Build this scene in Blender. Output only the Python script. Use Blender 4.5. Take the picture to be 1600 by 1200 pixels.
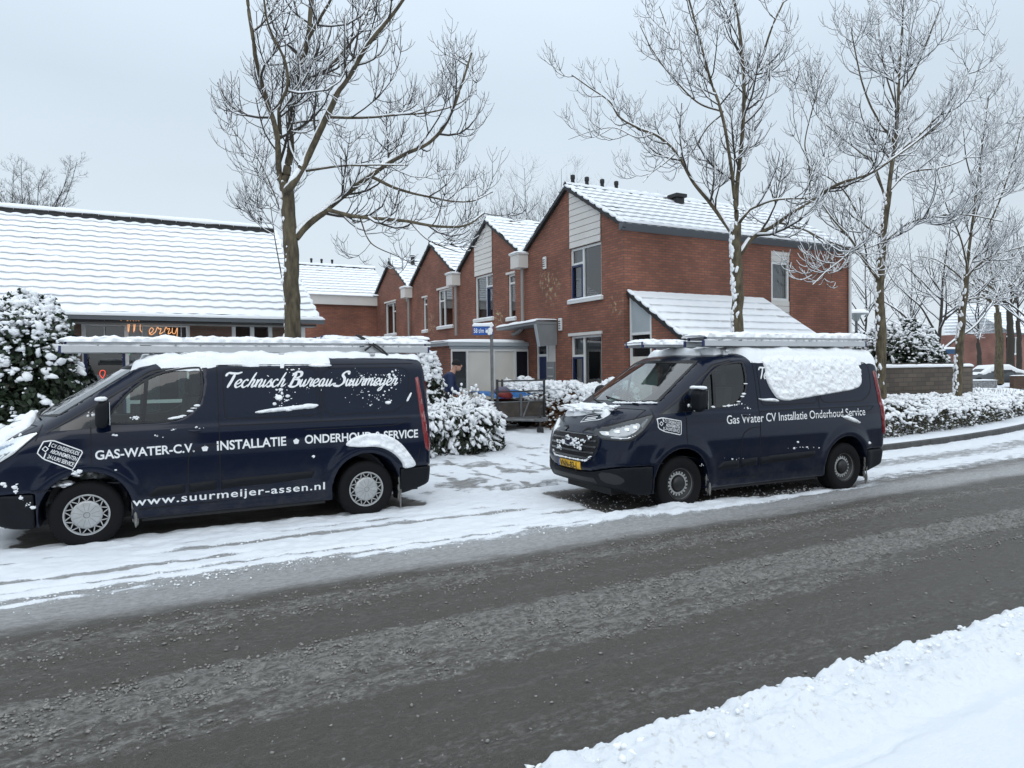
import bpy, bmesh, math, random
import numpy as np
from mathutils import Matrix, Vector
from mathutils.geometry import delaunay_2d_cdt
for _o in list(bpy.data.objects): bpy.data.objects.remove(_o)
SC = bpy.context.scene
COL = SC.collection
# ---------------------------------------------------------------- camera
FPX, PITCH, ROLL, YAW, EYE = 1109.94, -0.0224063, -0.0115702, 1.06949267, 1.78936
def _axes():
    f0 = np.array([math.cos(YAW), math.sin(YAW), 0]); r0 = np.array([math.sin(YAW), -math.cos(YAW), 0]); u0 = np.array([0, 0, 1.])
    f = f0*math.cos(PITCH)+u0*math.sin(PITCH); u = -f0*math.sin(PITCH)+u0*math.cos(PITCH)
    return np.array([r0*math.cos(ROLL)+u*math.sin(ROLL), r0*math.sin(ROLL)-u*math.cos(ROLL), f])
AX = _axes()
CAM = np.array([0, 0, EYE])
cd = bpy.data.cameras.new('camera'); cam = bpy.data.objects.new('camera', cd); COL.objects.link(cam)
cd.sensor_width = 36; cd.sensor_fit = 'HORIZONTAL'; cd.lens = 36*FPX/1600; cd.clip_start = .05; cd.clip_end = 3000
_m = Matrix.Identity(4)
for i in range(3):
    _m[i][0] = AX[0][i]; _m[i][1] = -AX[1][i]; _m[i][2] = -AX[2][i]; _m[i][3] = CAM[i]
cam.matrix_world = _m
SC.camera = cam
# ---------------------------------------------------------------- sky, sun, exposure
SUN_EL, SUN_ROT = math.radians(32), math.radians(200)
w = bpy.data.worlds.new('World'); SC.world = w; w.use_nodes = True
nt = w.node_tree; nt.nodes.clear()
def wn(t, **k):
    n = nt.nodes.new(t)
    for a, b in k.items(): setattr(n, a, b)
    return n
sky = wn('ShaderNodeTexSky', sky_type='NISHITA', sun_disc=False, sun_elevation=SUN_EL, sun_rotation=SUN_ROT, air_density=1.0, dust_density=3.0)
bw = wn('ShaderNodeHueSaturation'); bw.inputs['Saturation'].default_value = .35; bw.inputs['Value'].default_value = 1.0
nt.links.new(sky.outputs[0], bw.inputs['Color'])
tc = wn('ShaderNodeTexCoord'); sx = wn('ShaderNodeSeparateXYZ'); nt.links.new(tc.outputs['Generated'], sx.inputs[0])
ramp = wn('ShaderNodeValToRGB')                      # overcast layer: brighter towards the zenith
cr = ramp.color_ramp; cr.elements[0].position = 0.0; cr.elements[0].color = (.50, .50, .51, 1)
cr.elements[1].position = 1.0; cr.elements[1].color = (1.44, 1.58, 1.70, 1)
def _st(p, c):
    e = cr.elements.new(p); e.color = (*c, 1)
_st(.02, (.72, .80, .865)); _st(.16, (.685, .785, .87)); _st(.34, (.645, .755, .86)); _st(.5, (.80, .93, 1.06)); _st(.72, (1.28, 1.42, 1.56))
nt.links.new(sx.outputs['Z'], ramp.inputs[0])
sc_ = wn('ShaderNodeVectorMath', operation='SCALE'); sc_.inputs['Scale'].default_value = 10.0   # background strength is 0.1
cn = wn('ShaderNodeTexNoise'); cn.inputs['Scale'].default_value = 1.6; cn.inputs['Detail'].default_value = 4
cm = wn('ShaderNodeVectorMath', operation='MULTIPLY'); cm.inputs[1].default_value = (1, 1, 3.2); nt.links.new(tc.outputs['Generated'], cm.inputs[0]); nt.links.new(cm.outputs[0], cn.inputs['Vector'])
cv = wn('ShaderNodeMapRange'); cv.inputs[1].default_value = .3; cv.inputs[2].default_value = .7; cv.inputs[3].default_value = .955; cv.inputs[4].default_value = 1.045; nt.links.new(cn.outputs[0], cv.inputs[0])
cs = wn('ShaderNodeVectorMath', operation='SCALE'); nt.links.new(ramp.outputs[0], cs.inputs[0]); nt.links.new(cv.outputs[0], cs.inputs['Scale']); nt.links.new(cs.outputs[0], sc_.inputs[0])
mixw = wn('ShaderNodeMix', data_type='RGBA'); mixw.inputs[0].default_value = .93
nt.links.new(bw.outputs[0], mixw.inputs[6]); nt.links.new(sc_.outputs[0], mixw.inputs[7])
bg = wn('ShaderNodeBackground'); bg.inputs['Strength'].default_value = .1
nt.links.new(mixw.outputs[2], bg.inputs[0]); wo = wn('ShaderNodeOutputWorld'); nt.links.new(bg.outputs[0], wo.inputs[0])
sl = bpy.data.lights.new('sun', 'SUN'); sl.energy = .5; sl.angle = math.radians(40); sl.color = (1, .97, .93)
so = bpy.data.objects.new('sun', sl); COL.objects.link(so)
so.rotation_euler = (math.radians(90)-SUN_EL, 0, math.radians(180)-SUN_ROT); so.location = (0, 0, 40)
vs = SC.view_settings; SC.display_settings.display_device = 'sRGB'; vs.view_transform = 'Standard'; vs.look = 'None'; vs.gamma = 1; vs.exposure = 0.07; vs.use_curve_mapping = False
SC.cycles.max_bounces = 6; SC.cycles.diffuse_bounces = 3; SC.cycles.glossy_bounces = 4; SC.cycles.transparent_max_bounces = 16

# ---------------------------------------------------------------- helpers
rng = np.random.default_rng(7); random.seed(7)
def ray(px, py): return AX.T @ np.array([(px-800)/FPX, (py-600)/FPX, 1.])
def onp(px, py, n, d):
    v = ray(px, py); n = np.asarray(n, float); return CAM+v*((d-n@CAM)/(n@v))
def atx(px, py, x): return onp(px, py, (1, 0, 0), x)
def aty(px, py, y): return onp(px, py, (0, 1, 0), y)
def gz(px, py, z=0.): return onp(px, py, (0, 0, 1), z)
def atd(px, py, d): return CAM+ray(px, py)*d
def tag(o, label=None, cat=None, group=None, kind=None):
    if label: o['label'] = label
    if cat: o['category'] = cat
    if group: o['group'] = group
    if kind: o['kind'] = kind
    return o
def empty(name, loc=(0, 0, 0), rz=0., label=None, cat=None, group=None):
    o = bpy.data.objects.new(name, None); COL.objects.link(o); o.location = loc; o.rotation_euler = (0, 0, rz); o.empty_display_size = .2
    return tag(o, label, cat, group)
def mesh(name, V, F, mats, parent=None, smooth=False, fm=None, attrs=None):
    me = bpy.data.meshes.new(name)
    V = np.asarray(V, dtype=np.float32).reshape(-1, 3)
    if isinstance(F, np.ndarray):
        n, k = F.shape
        me.vertices.add(len(V)); me.vertices.foreach_set('co', V.ravel())
        me.loops.add(n*k); me.loops.foreach_set('vertex_index', F.astype(np.int32).ravel())
        me.polygons.add(n); me.polygons.foreach_set('loop_start', np.arange(0, n*k, k, dtype=np.int32))
    else:
        me.from_pydata(V.tolist(), [], [list(map(int, f)) for f in F])
    if not isinstance(mats, (list, tuple)): mats = [mats]
    for m in mats: me.materials.append(m)
    if fm is not None: me.polygons.foreach_set('material_index', np.asarray(fm, dtype=np.int32))
    me.update(calc_edges=True)
    if attrs:
        for k_, a in attrs.items():
            at = me.attributes.new(k_, 'FLOAT', 'POINT'); at.data.foreach_set('value', np.asarray(a, dtype=np.float32).ravel())
    if smooth: me.polygons.foreach_set('use_smooth', np.ones(len(me.polygons), dtype=bool))
    o = bpy.data.objects.new(name, me); COL.objects.link(o)
    if parent is not None: o.parent = parent
    return o
def structure(o): o['kind'] = 'structure'; return o
class MB:
    """collects shapes that become one mesh"""
    def __init__(s): s.V = []; s.F = []
    def add(s, V, F):
        b = len(s.V); s.V += [tuple(map(float, v)) for v in V]; s.F += [tuple(int(i)+b for i in f) for f in F]; return s
    def box(s, a, b, bev=0.):
        (x0, y0, z0), (x1, y1, z1) = np.minimum(a, b), np.maximum(a, b)
        if bev <= 0:
            V = [(x, y, z) for x in (x0, x1) for y in (y0, y1) for z in (z0, z1)]
            return s.add(V, [(0, 1, 3, 2), (4, 6, 7, 5), (0, 4, 5, 1), (2, 3, 7, 6), (0, 2, 6, 4), (1, 5, 7, 3)])
        bm = bmesh.new(); bmesh.ops.create_cube(bm, size=1)
        for v in bm.verts: v.co = Vector(((x0+x1)/2+v.co.x*(x1-x0), (y0+y1)/2+v.co.y*(y1-y0), (z0+z1)/2+v.co.z*(z1-z0)))
        bmesh.ops.bevel(bm, geom=bm.edges[:], offset=bev, segments=2, affect='EDGES', profile=.5)
        bm.verts.index_update(); s.add([v.co for v in bm.verts], [[v.index for v in f.verts] for f in bm.faces]); bm.free(); return s
    def prism(s, poly, vec):
        n = len(poly); poly = [np.asarray(p, float) for p in poly]; vec = np.asarray(vec, float)
        V = poly+[p+vec for p in poly]
        F = [tuple(range(n))[::-1], tuple(range(n, 2*n))]+[(i, (i+1) % n, n+(i+1) % n, n+i) for i in range(n)]
        return s.add(V, F)
    def tube(s, pts, r, n=8, cap=True):
        V, F = tube_arrays(np.asarray(pts, float), r, n)
        if cap: F = [tuple(f) for f in F]+[tuple(range(n))[::-1], tuple(range(len(V)-n, len(V)))]
        return s.add(V, F)
    def lathe(s, prof, o=(0, 0, 0), ax='z', n=24):
        V = []; m = len(prof)
        for k in range(n):
            a = 2*math.pi*k/n; c, q = math.cos(a), math.sin(a)
            for r, h in prof:
                p = (r*c, r*q, h) if ax == 'z' else ((r*c, h, r*q) if ax == 'y' else (h, r*c, r*q))
                V.append(np.add(p, o))
        F = [(k*m+i, ((k+1) % n)*m+i, ((k+1) % n)*m+i+1, k*m+i+1) for k in range(n) for i in range(m-1)]
        return s.add(V, F)
    def build(s, name, mat, parent=None, smooth=False):
        return mesh(name, s.V, s.F, mat, parent, smooth)
def tube_arrays(P, r, n=6):
    m = len(P); r = np.broadcast_to(np.asarray(r, float), (m,))
    T = np.gradient(P, axis=0) if m > 2 else np.repeat((P[1]-P[0])[None], m, 0)
    T /= np.linalg.norm(T, axis=1, keepdims=True)+1e-9
    ref = np.where(np.abs(T[:, 2:3]) > .9, np.array([[1., 0, 0]]), np.array([[0, 0, 1.]]))
    ref = np.repeat(ref[:1], m, 0) if np.all(np.abs((T*ref[:1]).sum(1)) < .97) else ref
    A = np.cross(T, ref); A /= np.linalg.norm(A, axis=1, keepdims=True)+1e-9; B = np.cross(T, A)
    an = np.arange(n)*2*np.pi/n
    V = P[:, None]+r[:, None, None]*(A[:, None]*np.cos(an)[None, :, None]+B[:, None]*np.sin(an)[None, :, None])
    i = np.arange(m-1)[:, None]*n; j = np.arange(n)[None]; k = (j+1) % n
    F = np.stack([i+j, i+k, i+n+k, i+n+j], -1).reshape(-1, 4)
    return V.reshape(-1, 3), F
# numpy value noise
def _h(ix, iy, iz):
    n = (ix.astype(np.int64)*374761393+iy.astype(np.int64)*668265263+iz.astype(np.int64)*2147483647) & 0xffffffff
    n = ((n ^ (n >> 13))*1274126177) & 0xffffffff
    return ((n ^ (n >> 16)) & 0xffffff)/float(0xffffff)
def vn(x, y, z=0.):
    x, y, z = np.broadcast_arrays(np.asarray(x, float), np.asarray(y, float), np.asarray(z, float))
    ix, iy, iz = np.floor(x), np.floor(y), np.floor(z); fx, fy, fz = x-ix, y-iy, z-iz
    fx, fy, fz = [t*t*(3-2*t) for t in (fx, fy, fz)]
    r = 0
    for a in (0, 1):
        for b in (0, 1):
            for c in (0, 1):
                r = r+_h(ix+a, iy+b, iz+c)*(fx if a else 1-fx)*(fy if b else 1-fy)*(fz if c else 1-fz)
    return r
def fbm(x, y, z=0., o=4):
    r = 0; a = .5; t = 0
    for k in range(o):
        r = r+a*vn(np.asarray(x)*2**k+17*k, np.asarray(y)*2**k+5*k, np.asarray(z)*2**k); t += a; a *= .5
    return r/t
def sst(a, b, x):
    t = np.clip((x-a)/(b-a), 0, 1); return t*t*(3-2*t)
def nets(f, lo, hi, h):
    """surface nets of the field f<0"""
    lo = np.asarray(lo, float); n = np.ceil((np.asarray(hi)-lo)/h).astype(int)+1
    g = [lo[i]+np.arange(n[i])*h for i in range(3)]
    D = f(g[0][:, None, None], g[1][None, :, None], g[2][None, None, :]); D = np.broadcast_to(D, tuple(n)).astype(np.float32)
    D = np.where(np.abs(D) < 1e-6, 1e-6, D)
    I = D < 0
    cs = [(a, b, c) for a in (0, 1) for b in (0, 1) for c in (0, 1)]
    sl_ = lambda a, b, c: (slice(a, n[0]-1+a), slice(b, n[1]-1+b), slice(c, n[2]-1+c))
    cnt = sum(I[sl_(*c)].astype(np.int8) for c in cs)
    act = (cnt > 0) & (cnt < 8); idx = -np.ones(act.shape, dtype=np.int64); ai = np.argwhere(act); idx[act] = np.arange(len(ai))
    P = np.zeros((len(ai), 3)); N = np.zeros(len(ai))
    for c in cs:
        for ax in range(3):
            if c[ax]: continue
            e = list(c); e[ax] = 1
            d0 = D[ai[:, 0]+c[0], ai[:, 1]+c[1], ai[:, 2]+c[2]]; d1 = D[ai[:, 0]+e[0], ai[:, 1]+e[1], ai[:, 2]+e[2]]
            m = (d0 < 0) != (d1 < 0); t = np.where(m, d0/np.where(m, d0-d1, 1), 0)
            q = np.repeat(np.array(c, float)[None], len(ai), 0); q[:, ax] = t
            P[m] += q[m]; N[m] += 1
    P = (P/N[:, None]+ai)*h+lo
    F = []
    for ax in range(3):
        u, v = (ax+1) % 3, (ax+2) % 3
        s0 = [slice(None)]*3; s1 = [slice(None)]*3; s0[ax] = slice(0, n[ax]-1); s1[ax] = slice(1, n[ax])
        a, b = I[tuple(s0)], I[tuple(s1)]
        for flip, m in ((False, a & ~b), (True, ~a & b)):
            e = np.argwhere(m); e = e[(e[:, u] > 0) & (e[:, v] > 0) & (e[:, u] < n[u]-1) & (e[:, v] < n[v]-1)]
            if not len(e): continue
            def cell(du, dv):
                k = e.copy(); k[:, u] -= du; k[:, v] -= dv; return idx[k[:, 0], k[:, 1], k[:, 2]]
            q = np.stack([cell(1, 1), cell(0, 1), cell(0, 0), cell(1, 0)], 1)
            F.append(q[:, ::-1] if flip else q)
    return P, np.concatenate(F)
def seg_dist(px, py, poly):
    """distance to a closed polygon's outline, and inside mask"""
    px, py = np.broadcast_arrays(px, py); d = np.full(np.shape(px), 1e9); ins = np.zeros(np.shape(px), bool); n = len(poly)
    for i in range(n):
        (x0, y0), (x1, y1) = poly[i], poly[(i+1) % n]
        dx, dy = x1-x0, y1-y0; t = np.clip(((px-x0)*dx+(py-y0)*dy)/(dx*dx+dy*dy+1e-12), 0, 1)
        d = np.minimum(d, np.hypot(px-x0-t*dx, py-y0-t*dy))
        c = ((y0 > py) != (y1 > py)) & (px < (x1-x0)*(py-y0)/((y1-y0) if abs(y1-y0) > 1e-12 else 1e-12)+x0)
        ins ^= c
    return d, ins
def psdf(px, py, poly):
    d, i = seg_dist(px, py, poly); return np.where(i, -d, d)
def fill(poly, h, holes=()):
    """triangulated polygon with interior grid points"""
    vs_, es = [], []
    def ring(p):
        b = len(vs_); out = []
        for i in range(len(p)):
            a, c = np.array(p[i], float), np.array(p[(i+1) % len(p)], float); k = max(1, int(np.hypot(*(c-a))/h))
            out += [a+(c-a)*j/k for j in range(k)]
        vs_.extend(out); es.extend([(b+i, b+(i+1) % len(out)) for i in range(len(out))])
    ring(poly)
    for q in holes: ring(q)
    P = np.array(poly, float); lo, hi = P.min(0), P.max(0)
    gx, gy = np.meshgrid(np.arange(lo[0]+h*.5, hi[0], h), np.arange(lo[1]+h*.5, hi[1], h)); gx, gy = gx.ravel(), gy.ravel()
    sd = psdf(gx, gy, poly)
    for q in holes: sd = np.maximum(sd, -psdf(gx, gy, q))
    k = sd < -h*.45; pts = [Vector(v) for v in vs_]+[Vector((a, b)) for a, b in zip(gx[k], gy[k])]
    r = delaunay_2d_cdt(pts, es, [], 2 if holes else 1, 1e-6)
    V = np.array([tuple(v) for v in r[0]]); F = [tuple(f) for f in r[2]]
    if holes:
        F = [f for f in F if not any(psdf(np.array([V[list(f)][:, 0].mean()]), np.array([V[list(f)][:, 1].mean()]), q)[0] < 0 for q in holes)]
    return V, np.array(F)
def smooth_poly(pts, it=2):
    p = np.array(pts, float)
    for _ in range(it):
        q = np.roll(p, -1, 0); p = np.stack([p*.75+q*.25, p*.25+q*.75], 1).reshape(-1, 2)
    return p.tolist()
def round_poly(pts, r, k=5):
    out = []; n = len(pts)
    for i in range(n):
        p, a, b = np.array(pts[i], float), np.array(pts[i-1], float), np.array(pts[(i+1) % n], float); ua, ub = (a-p)/np.linalg.norm(a-p), (b-p)/np.linalg.norm(b-p); q = min(r, .45*np.linalg.norm(a-p), .45*np.linalg.norm(b-p))
        for t in np.linspace(0, 1, k): out.append(tuple((p+ua*q)*(1-t)**2+2*p*t*(1-t)+(p+ub*q)*t*t))
    return out
def catmull(P, k=6):
    P = np.array(P, float); Q = np.vstack([2*P[0]-P[1], P, 2*P[-1]-P[-2]]); out = []
    for i in range(1, len(Q)-2):
        t = np.linspace(0, 1, k, endpoint=False)[:, None]
        out.append(.5*((2*Q[i])+(-Q[i-1]+Q[i+1])*t+(2*Q[i-1]-5*Q[i]+4*Q[i+1]-Q[i+2])*t**2+(-Q[i-1]+3*Q[i]-3*Q[i+1]+Q[i+2])*t**3))
    return np.vstack(out+[P[-1:]])
# ---------------------------------------------------------------- materials
MATS = {}
def mat(name, col=(.5, .5, .5), rough=.6, metal=0., coat=0., spec=.5, bump=0., bscale=40., var=0., vscale=3., emis=None):
    if name in MATS: return MATS[name]
    m = bpy.data.materials.new(name); m.use_nodes = True; t = m.node_tree; p = t.nodes['Principled BSDF']
    p.inputs['Base Color'].default_value = (*col, 1); p.inputs['Roughness'].default_value = rough; p.inputs['Metallic'].default_value = metal
    p.inputs['Coat Weight'].default_value = coat; p.inputs['Coat Roughness'].default_value = .06; p.inputs['Specular IOR Level'].default_value = spec
    g = t.nodes.new('ShaderNodeNewGeometry')
    if var > 0:
        n = t.nodes.new('ShaderNodeTexNoise'); n.inputs['Scale'].default_value = vscale; n.inputs['Detail'].default_value = 6; t.links.new(g.outputs['Position'], n.inputs['Vector'])
        mr = t.nodes.new('ShaderNodeMapRange'); mr.inputs[1].default_value = .3; mr.inputs[2].default_value = .7; mr.inputs[3].default_value = 1-var; mr.inputs[4].default_value = 1+var
        t.links.new(n.outputs[0], mr.inputs[0]); v = t.nodes.new('ShaderNodeVectorMath'); v.operation = 'SCALE'; v.inputs[0].default_value = col
        t.links.new(mr.outputs[0], v.inputs['Scale']); t.links.new(v.outputs[0], p.inputs['Base Color'])
    if bump > 0:
        n = t.nodes.new('ShaderNodeTexNoise'); n.inputs['Scale'].default_value = bscale; n.inputs['Detail'].default_value = 5; t.links.new(g.outputs['Position'], n.inputs['Vector'])
        b = t.nodes.new('ShaderNodeBump'); b.inputs['Strength'].default_value = bump; b.inputs['Distance'].default_value = .02; t.links.new(n.outputs[0], b.inputs['Height']); t.links.new(b.outputs[0], p.inputs['Normal'])
    if emis: p.inputs['Emission Color'].default_value = (*emis[0], 1); p.inputs['Emission Strength'].default_value = emis[1]
    MATS[name] = m; return m
def glass_mat(name, tint, refl=1.0, rough=.0):
    m = bpy.data.materials.new(name); m.use_nodes = True; t = m.node_tree; t.nodes.clear()
    tr = t.nodes.new('ShaderNodeBsdfTransparent'); tr.inputs[0].default_value = (*tint, 1)
    gl = t.nodes.new('ShaderNodeBsdfGlossy'); gl.inputs['Roughness'].default_value = rough
    fr = t.nodes.new('ShaderNodeFresnel'); fr.inputs[0].default_value = 1.5
    mu = t.nodes.new('ShaderNodeMath'); mu.operation = 'MULTIPLY_ADD'; mu.inputs[1].default_value = refl; mu.inputs[2].default_value = .04*refl; t.links.new(fr.outputs[0], mu.inputs[0])
    mx = t.nodes.new('ShaderNodeMixShader'); t.links.new(mu.outputs[0], mx.inputs[0]); t.links.new(tr.outputs[0], mx.inputs[1]); t.links.new(gl.outputs[0], mx.inputs[2])
    o = t.nodes.new('ShaderNodeOutputMaterial'); t.links.new(mx.outputs[0], o.inputs[0]); return m
def brick_mat(name, c1, c2, mortar, bw_=.21, rh=.0625, msize=.010, stain=None):
    m = bpy.data.materials.new(name); m.use_nodes = True; t = m.node_tree; p = t.nodes['Principled BSDF']; L = t.links.new
    g = t.nodes.new('ShaderNodeNewGeometry'); s = t.nodes.new('ShaderNodeSeparateXYZ'); L(g.outputs['Position'], s.inputs[0])
    a = t.nodes.new('ShaderNodeMath'); L(s.outputs[0], a.inputs[0]); L(s.outputs[1], a.inputs[1])
    c = t.nodes.new('ShaderNodeCombineXYZ'); L(a.outputs[0], c.inputs[0]); L(s.outputs[2], c.inputs[1])
    b = t.nodes.new('ShaderNodeTexBrick'); b.inputs['Scale'].default_value = 1; b.inputs['Brick Width'].default_value = bw_; b.inputs['Row Height'].default_value = rh
    b.inputs['Mortar Size'].default_value = msize; b.inputs['Mortar Smooth'].default_value = .2; b.inputs['Color1'].default_value = (*c1, 1); b.inputs['Color2'].default_value = (*c2, 1); b.inputs['Mortar'].default_value = (*mortar, 1)
    L(c.outputs[0], b.inputs['Vector'])
    n = t.nodes.new('ShaderNodeTexNoise'); n.inputs['Scale'].default_value = .9; n.inputs['Detail'].default_value = 8; L(g.outputs['Position'], n.inputs['Vector'])
    mr = t.nodes.new('ShaderNodeMapRange'); mr.inputs[1].default_value = .3; mr.inputs[2].default_value = .7; mr.inputs[3].default_value = .72; mr.inputs[4].default_value = 1.22; L(n.outputs[0], mr.inputs[0])
    v = t.nodes.new('ShaderNodeVectorMath'); v.operation = 'SCALE'; L(b.outputs['Color'], v.inputs[0]); L(mr.outputs[0], v.inputs['Scale'])
    col = v.outputs[0]
    if stain:                                        # pale lime blooms at given places
        for (q, rad) in stain:
            d = t.nodes.new('ShaderNodeVectorMath'); d.operation = 'DISTANCE'; d.inputs[1].default_value = q; L(g.outputs['Position'], d.inputs[0])
            n2 = t.nodes.new('ShaderNodeTexNoise'); n2.inputs['Scale'].default_value = 9; n2.inputs['Detail'].default_value = 5; L(g.outputs['Position'], n2.inputs['Vector'])
            k = t.nodes.new('ShaderNodeMapRange'); k.inputs[1].default_value = rad; k.inputs[2].default_value = 0; k.inputs[3].default_value = 0; k.inputs[4].default_value = 1; L(d.outputs['Value'], k.inputs[0])
            k2 = t.nodes.new('ShaderNodeMapRange'); k2.inputs[1].default_value = .52; k2.inputs[2].default_value = .66; L(n2.outputs[0], k2.inputs[0])
            mm = t.nodes.new('ShaderNodeMath'); mm.operation = 'MULTIPLY'; L(k.outputs[0], mm.inputs[0]); L(k2.outputs[0], mm.inputs[1])
            x = t.nodes.new('ShaderNodeMix'); x.data_type = 'RGBA'; L(mm.outputs[0], x.inputs[0]); L(col, x.inputs[6]); x.inputs[7].default_value = (.46, .40, .24, 1); col = x.outputs[2]
    L(col, p.inputs['Base Color']); p.inputs['Roughness'].default_value = .85
    bp_ = t.nodes.new('ShaderNodeBump'); bp_.inputs['Strength'].default_value = .6; bp_.inputs['Distance'].default_value = .008; bp_.invert = True; L(b.outputs['Fac'], bp_.inputs['Height']); L(bp_.outputs[0], p.inputs['Normal'])
    return m
SNOW = mat('snow', (.86, .88, .90), .65, bump=.35, bscale=55, spec=.3)
def paint_mat():
    m = mat('navy paint', (.0014, .0052, .019), .30, coat=.52, spec=.10); t = m.node_tree; p = t.nodes['Principled BSDF']; L = t.links.new
    tc_ = t.nodes.new('ShaderNodeTexCoord'); s = t.nodes.new('ShaderNodeSeparateXYZ'); L(tc_.outputs['Object'], s.inputs[0])
    n = t.nodes.new('ShaderNodeTexNoise'); n.inputs['Scale'].default_value = 6; n.inputs['Detail'].default_value = 8; n.inputs['Roughness'].default_value = .7; L(tc_.outputs['Object'], n.inputs['Vector'])
    a = t.nodes.new('ShaderNodeMapRange'); a.inputs[1].default_value = .85; a.inputs[2].default_value = .28; a.inputs[3].default_value = 0; a.inputs[4].default_value = .55; L(s.outputs[2], a.inputs[0])
    b = t.nodes.new('ShaderNodeMapRange'); b.inputs[1].default_value = .42; b.inputs[2].default_value = .68; L(n.outputs[0], b.inputs[0])
    k = t.nodes.new('ShaderNodeMath'); k.operation = 'MULTIPLY'; L(a.outputs[0], k.inputs[0]); L(b.outputs[0], k.inputs[1])
    x = t.nodes.new('ShaderNodeMix'); x.data_type = 'RGBA'; L(k.outputs[0], x.inputs[0]); x.inputs[6].default_value = (.0014, .0052, .019, 1); x.inputs[7].default_value = (.045, .046, .048, 1); L(x.outputs[2], p.inputs['Base Color'])
    r = t.nodes.new('ShaderNodeMapRange'); r.inputs[3].default_value = .52; r.inputs[4].default_value = .2; L(k.outputs[0], r.inputs[0]); L(r.outputs[0], p.inputs['Coat Weight'])
    return m
PAINT = paint_mat()
PLASTIC = mat('grey black plastic', (.0085, .010, .013), .5, spec=.16, bump=.1, bscale=300)
BLACK = mat('black rubber', (.008, .008, .009), .75, spec=.15, bump=.15, bscale=120)
ALU = mat('aluminium', (.55, .56, .57), .42, metal=.85)
WHITEP = mat('white paint', (.62, .63, .61), .5, var=.06)
LETTER = mat('white lettering', (.80, .81, .82), .5)
VGLASS = glass_mat('vehicle glass', (.62, .72, .69), 1.0)
WSGLASS = glass_mat('windscreen glass', (.50, .62, .58), 1.7)
HGLASS = glass_mat('window glass', (.5, .55, .58), 1.6)
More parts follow.
